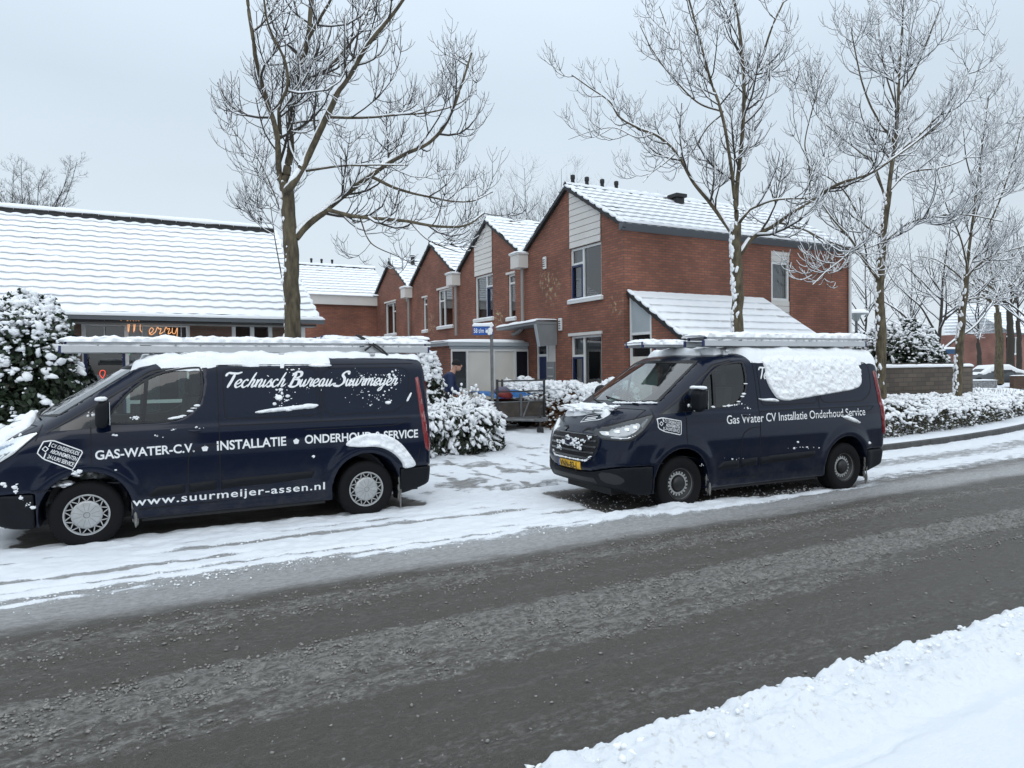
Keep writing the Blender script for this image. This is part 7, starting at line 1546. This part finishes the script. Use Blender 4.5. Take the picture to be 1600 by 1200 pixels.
# local +x is the way he faces
V = [(0, 0, .93), (.05, 0, 1.10), (.13, 0, 1.28), (.20, 0, 1.44), (.245, 0, 1.53), (.29, 0, 1.60), (.32, 0, 1.68), (.02, -.10, .90), (.06, -.11, .50), (-.02, -.11, .09), (.02, .10, .90), (.10, .11, .50), (.05, .11, .09), (.10, -.11, .03), (.17, .11, .03),
     (.19, -.20, 1.42), (.20, -.245, 1.13), (.36, -.20, .93), (.19, .20, 1.42), (.26, .245, 1.14), (.45, .16, .98)]
E = [(0, 1), (1, 2), (2, 3), (3, 4), (4, 5), (5, 6), (0, 7), (7, 8), (8, 9), (9, 13), (0, 10), (10, 11), (11, 12), (12, 14), (3, 15), (15, 16), (16, 17), (3, 18), (18, 19), (19, 20)]
Rr = [.125, .125, .13, .10, .06, .075, .08, .10, .07, .05, .10, .07, .05, .045, .045, .05, .04, .036, .05, .04, .036]
body = skin_obj('body', V, E, Rr, SKIN, pr)
V = [(0, 0, .90), (.05, 0, 1.10), (.13, 0, 1.28), (.205, 0, 1.46), (.19, -.205, 1.425), (.20, -.25, 1.13), (.345, -.205, .95), (.19, .205, 1.425), (.26, .25, 1.14), (.435, .165, .99), (-.02, 0, .80), (.235, 0, 1.525)]
skin_obj('jacket', V, [(0, 1), (1, 2), (2, 3), (3, 4), (4, 5), (5, 6), (3, 7), (7, 8), (8, 9), (0, 10), (3, 11)], [(.165, .20), (.165, .205), (.175, .22), (.135, .15), .092, .075, .056, .092, .075, .056, (.16, .20), .085], JKT, body, 2, 1)
V = [(0, 0, .88), (.02, -.10, .86), (.06, -.11, .50), (-.02, -.11, .11), (.02, .10, .86), (.10, .11, .50), (.05, .11, .11)]
skin_obj('trousers', V, [(0, 1), (1, 2), (2, 3), (0, 4), (4, 5), (5, 6)], [.15, .115, .085, .072, .115, .085, .072], TRS, body)
for y, x in ((-.11, .0), (.11, .07)): MB().box((x-.10, y-.05, .0), (x+.19, y+.05, .10), .035).build('boot', CABIN, body)
def head(x, y, z):
    X, Z = x-.335, z-1.665
    d = np.sqrt((X/.100)**2+(y/.078)**2+(Z/.122)**2)-1; d = smax(d, -(1.9+0*X), .1)*.09
    jaw = (np.sqrt(((X-.045)/.062)**2+(y/.058)**2+((Z+.07)/.062)**2)-1)*.06; nose_ = (np.sqrt(((X-.112)/.028)**2+(y/.017)**2+((Z+.012)/.030)**2)-1)*.02
    d = -smax(-d, -jaw, .04); d = -smax(-d, -nose_, .02)
    for s in (-1, 1):
        ear = (np.sqrt(((X+.012)/.024)**2+((y-s*.080)/.013)**2+((Z+.012)/.036)**2)-1)*.015; d = np.minimum(d, ear)
        eye = (np.sqrt(((X-.098)/.016)**2+((y-s*.032)/.017)**2+((Z-.016)/.011)**2)-1)*.012; d = smax(d, -eye, .008)
    mouth = np.maximum(np.abs(Z+.062)-.004, np.maximum(np.abs(y)-.024, .085-X)); return np.maximum(d, -mouth)
V, F = nets(head, (.18, -.13, 1.48), (.52, .13, 1.84), .0075); hd = mesh('head', V, F, SKIN, body, True)
V, F = nets(lambda x, y, z: np.maximum((np.sqrt(((x-.325)/.116)**2+(y/.095)**2+((z-1.685)/.135)**2)-1)*.1, 1.672+.22*(x-.325)*-.1+.015*np.sin(x*9)-z), (.18, -.13, 1.6), (.5, .13, 1.88), .008); mesh('beanie', V, F, HAT, body, True)
for hx, hy, hz, s in ((.36, -.20, .93, -1), (.45, .16, .98, 1)):
    b = MB(); P0 = np.array((hx, hy, hz)); f = unit((.75, 0, -.66)); u = unit(np.cross(f, (0, 1, 0))); sd_ = np.array([0, 1., 0])
    V = [P0, P0+f*.05]; Eh = [(0, 1)]; Rh = [.032, (.036, .024)]
    for k in range(4):
        o = sd_*(-.030+.020*k); L_ = (.070, .080, .076, .060)[k]; i = len(V); a = P0+f*.085+o; V += [a, a+f*L_*.5-u*.008, a+f*L_*.8-u*.026]; Eh += [(1, i), (i, i+1), (i+1, i+2)]; Rh += [.011, .0095, .008]
    i = len(V); V += [P0+f*.03-sd_*s*.04, P0+f*.075-sd_*s*.055-u*.015]; Eh += [(0, i), (i, i+1)]; Rh += [.012, .010]
    skin_obj('hand', V, Eh, Rh, SKIN, body, 1)
